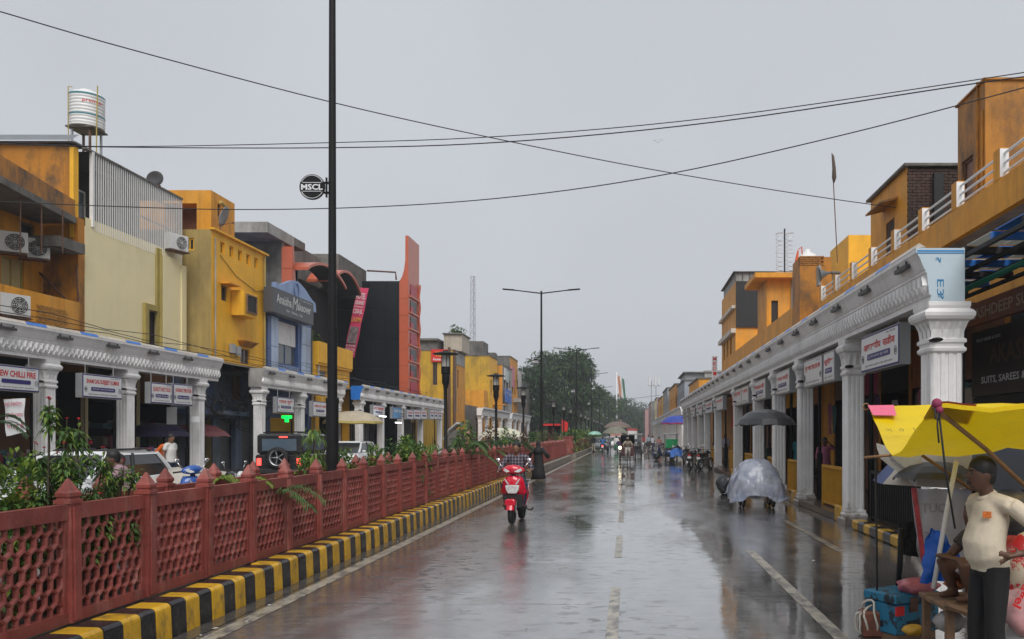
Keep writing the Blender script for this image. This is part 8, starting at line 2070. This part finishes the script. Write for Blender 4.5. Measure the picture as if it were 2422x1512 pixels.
# ------------------------------------------------------------------ the standing man and the seated vendor
CREAMS = mat("cream_polo",(0.60,0.52,0.40),.8,var=.1,vs=5,bump=.35,bs=13)
wr = Vector((.275,.07,1.075))
def hand(b):
    pal = [wr, wr+Vector((-.01,-.05,-.008)), wr+Vector((-.02,-.095,-.015))]
    b.tube(pal,[.026,.037,.036],n=9,flat=.55)
    base = pal[-1]
    for k, (dz, ln, sp) in enumerate(((.030,.080,.25),(.010,.090,.05),(-.012,.085,-.22),(-.032,.068,-.5))):
        p0 = base+Vector((0,.0,dz)); d = Vector((-.12,-1,sp-.15)).normalized(); p1 = p0+d*ln*.5; d2 = Vector((-.30,-1,sp-.35)).normalized(); p2 = p1+d2*ln*.5
        b.tube([p0-d*.02,p0,p1,p2],[.0095,.0095,.0085,.0065],n=6)
    b.tube([wr+Vector((-.0,-.02,.02)),wr+Vector((.0,-.045,.052)),wr+Vector((-.015,-.075,.062))],[.012,.0105,.007],n=6)
MP = dict(pelvis=(0,0,.98),chest=(0,.0,1.30),neck=(0,-.025,1.475),head=(.0,-.07,1.61),
          shL=(.185,.05,1.405),elL=(.36,.29,1.17),haL=tuple(wr),shR=(-.175,-.03,1.405),elR=(-.24,.06,1.15),haR=(-.22,.05,.90),
          hipL=(.09,0,.95),knL=(.10,-.02,.52),anL=(.11,.04,.09),hipR=(-.09,0,.95),knR=(-.10,-.05,.52),anR=(-.11,-.02,.09),toL=(.14,-.13,.04),toR=(-.13,-.18,.04))
mn = person("man in a cream polo shirt standing hand on hip beside the yellow stall", (2.525,5.9,0), R(-84), MP, CREAMS, cloth("black_slacks",(0.008,0.008,0.009),.2), SKIN2, .62, .0125, belly=.05, girth=.92, h=.975, fingers=True, it=6, extra=hand)
hd = Vector(MP['head'])
b = MB(); b.tube([(0,-.02,1.445),(0,-.035,1.475)],[.078,.066],n=14); b.build("collar", CREAMS, mn, smooth=True)
b = MB(); b.cbox((.135,-.098,1.335),(.055,.012,.045),Matrix.Rotation(R(50),3,'Z')); b.build("chest_logo", mat("logo_orange",(0.62,0.16,0.03),.6,var=.4,vs=60), mn)
for s_ in (-1,1):
    b = MB(); b.sphere(hd+Vector((s_*.030,-.078,.008)),.011,8,6); b.build("eye", mat("eye_dark",(0.03,0.025,0.02),.2,var=0), mn, smooth=True)
    b = MB(); b.tube([hd+Vector((s_*.016,-.092,.030)),hd+Vector((s_*.048,-.078,.030))],[.006,.004],n=5); b.build("eyebrow", HAIR, mn)
b = MB(); b.tube([hd+Vector((-.024,-.088,-.058)),hd+Vector((0,-.098,-.056)),hd+Vector((.024,-.088,-.058))],.006,n=6); b.build("moustache", HAIR, mn)
VS = dict(pelvis=(0,0,.60),chest=(0,-.10,.90),neck=(0,-.15,1.06),head=(0,-.19,1.20),shL=(.17,-.12,1.02),shR=(-.17,-.12,1.02),elL=(.22,-.28,.82),elR=(-.22,-.28,.82),haL=(.08,-.44,.86),haR=(-.08,-.44,.86),hipL=(.09,0,.58),hipR=(-.09,0,.58),knL=(.14,-.40,.84),knR=(-.14,-.40,.84),anL=(.11,-.30,.56),anR=(-.11,-.30,.56),toL=(.11,-.44,.54),toR=(-.11,-.44,.54))
person("vendor squatting on the plank table, knees drawn up, half hidden by the man", (xu(2352,6.9),6.9,0), R(-75), VS, cloth("dull_vest",(0.05,0.045,0.045)), None, SKIN2, .5, .018, shoes=None)
# ------------------------------------------------------------------ goods in the right shops
rs_ = random.Random(21)
gc_ = [(0.05,0.07,0.16),(0.25,0.05,0.06),(0.32,0.28,0.22),(0.05,0.12,0.13),(0.35,0.12,0.17),(0.14,0.11,0.08),(0.40,0.38,0.36),(0.10,0.05,0.13)]
cols_ = ["navy","dark red","beige","teal","rose","brown","pale grey","purple"]
def garment(label, p, w_, h_, m_, side=1):
    b = MB(); n = 8
    b.sheet([[Vector(p)+Vector((.03*sin(j*1.7+i*.6)*side, (j/6-.5)*w_*(.75+.25*i/n)*(1.25 if i == 1 else 1), -h_*i/n)) for j in range(7)] for i in range(n+1)])
    tag(b.build("hanging_garment", m_, smooth=True), label, "garment", "clothes hung outside the right shops")
k = 0
for y_ in (14.6,15.1,16.4,17.1,19.2,19.8,20.6,22.6,23.4,25.0,25.7,27.4,28.6):
    c = k % 8; garment("%s garment hung outside the right shops, %s from the camera" % (cols_[c], ["1st","2nd","3rd","4th","5th","6th","7th","8th","9th","10th","11th","12th","13th"][k]), (6.9-rs_.random()*.4, y_, 2.9-rs_.random()*.3), .42, .75+rs_.random()*.35, cloth("garment_%d" % c, gc_[c])); k += 1
for (xa, xb, y0_, y1_, side, par, nm) in ((7.9,9.4,13.4,29,1,R1,26),(7.9,9.4,31.4,56,1,R2,26),(-20.6,-18.9,18.4,27.4,-1,L1,20),(-20.2,-18.5,28.4,33.8,-1,B1,16)):
    b = MB(); ms_ = [cloth("garment_%d" % i, gc_[i]) for i in range(8)]
    for i in range(nm*9):
        b.cur = rs_.randrange(8); x = rs_.uniform(xa,xb); y = rs_.uniform(y0_,y1_); z = .2+rs_.choice((0,.35,.6,1.2,1.8))+rs_.random()*.1; b.cbox((x,y,z+.12),(.2+rs_.random()*.3,.2+rs_.random()*.4,.15+rs_.random()*.3))
    tag(b.build("stacked_goods", ms_, par, world=True), kind='stuff')
# left stall counters
for k, (u_, y_) in enumerate(((360,26),(425,26.5),(235,24),(150,22.5))):
    t = thing("stall_counter", "cluttered stall counter under the left arcade, %s from the left edge" % ["third","fourth","second","first"][k], "stall", (xu(u_,y_)-1.2,y_,.15)); b = MB(); b.cham((-.35,-.8,0),(.35,.8,.85),.02); b.build("counter", mat("counter_%d" % k,[(0.28,0.18,0.05),(0.10,0.12,0.16),(0.2,0.05,0.05),(0.12,0.1,0.08)][k],.5,var=.3), t)
    b = MB()
    for i in range(24): b.cur = rs_.randrange(8); b.cbox((rs_.uniform(-.28,.28),rs_.uniform(-.7,.7),.95+rs_.random()*.25),(.1,.14,.2))
    tag(b.build("wares", ms_, t), kind='stuff')
# ------------------------------------------------------------------ rain haze
b = MB(); b.box((-960,-120,-1.2),(960,1700,23))
hz = b.build("haze", mat("haze_surface",(1,1,1),var=0))
hm = MATS["haze_surface"]; t = hm.node_tree; t.nodes.clear(); o_ = t.nodes.new("ShaderNodeOutputMaterial"); pv = t.nodes.new("ShaderNodeVolumePrincipled")
pv.inputs['Color'].default_value = (0.86,0.90,0.95,1); pv.inputs['Density'].default_value = 0.00085; pv.inputs['Anisotropy'].default_value = 0.2
t.links.new(pv.outputs[0], o_.inputs['Volume'])
tag(hz, kind='stuff')
bpy.data.scenes.remove(_tsc)
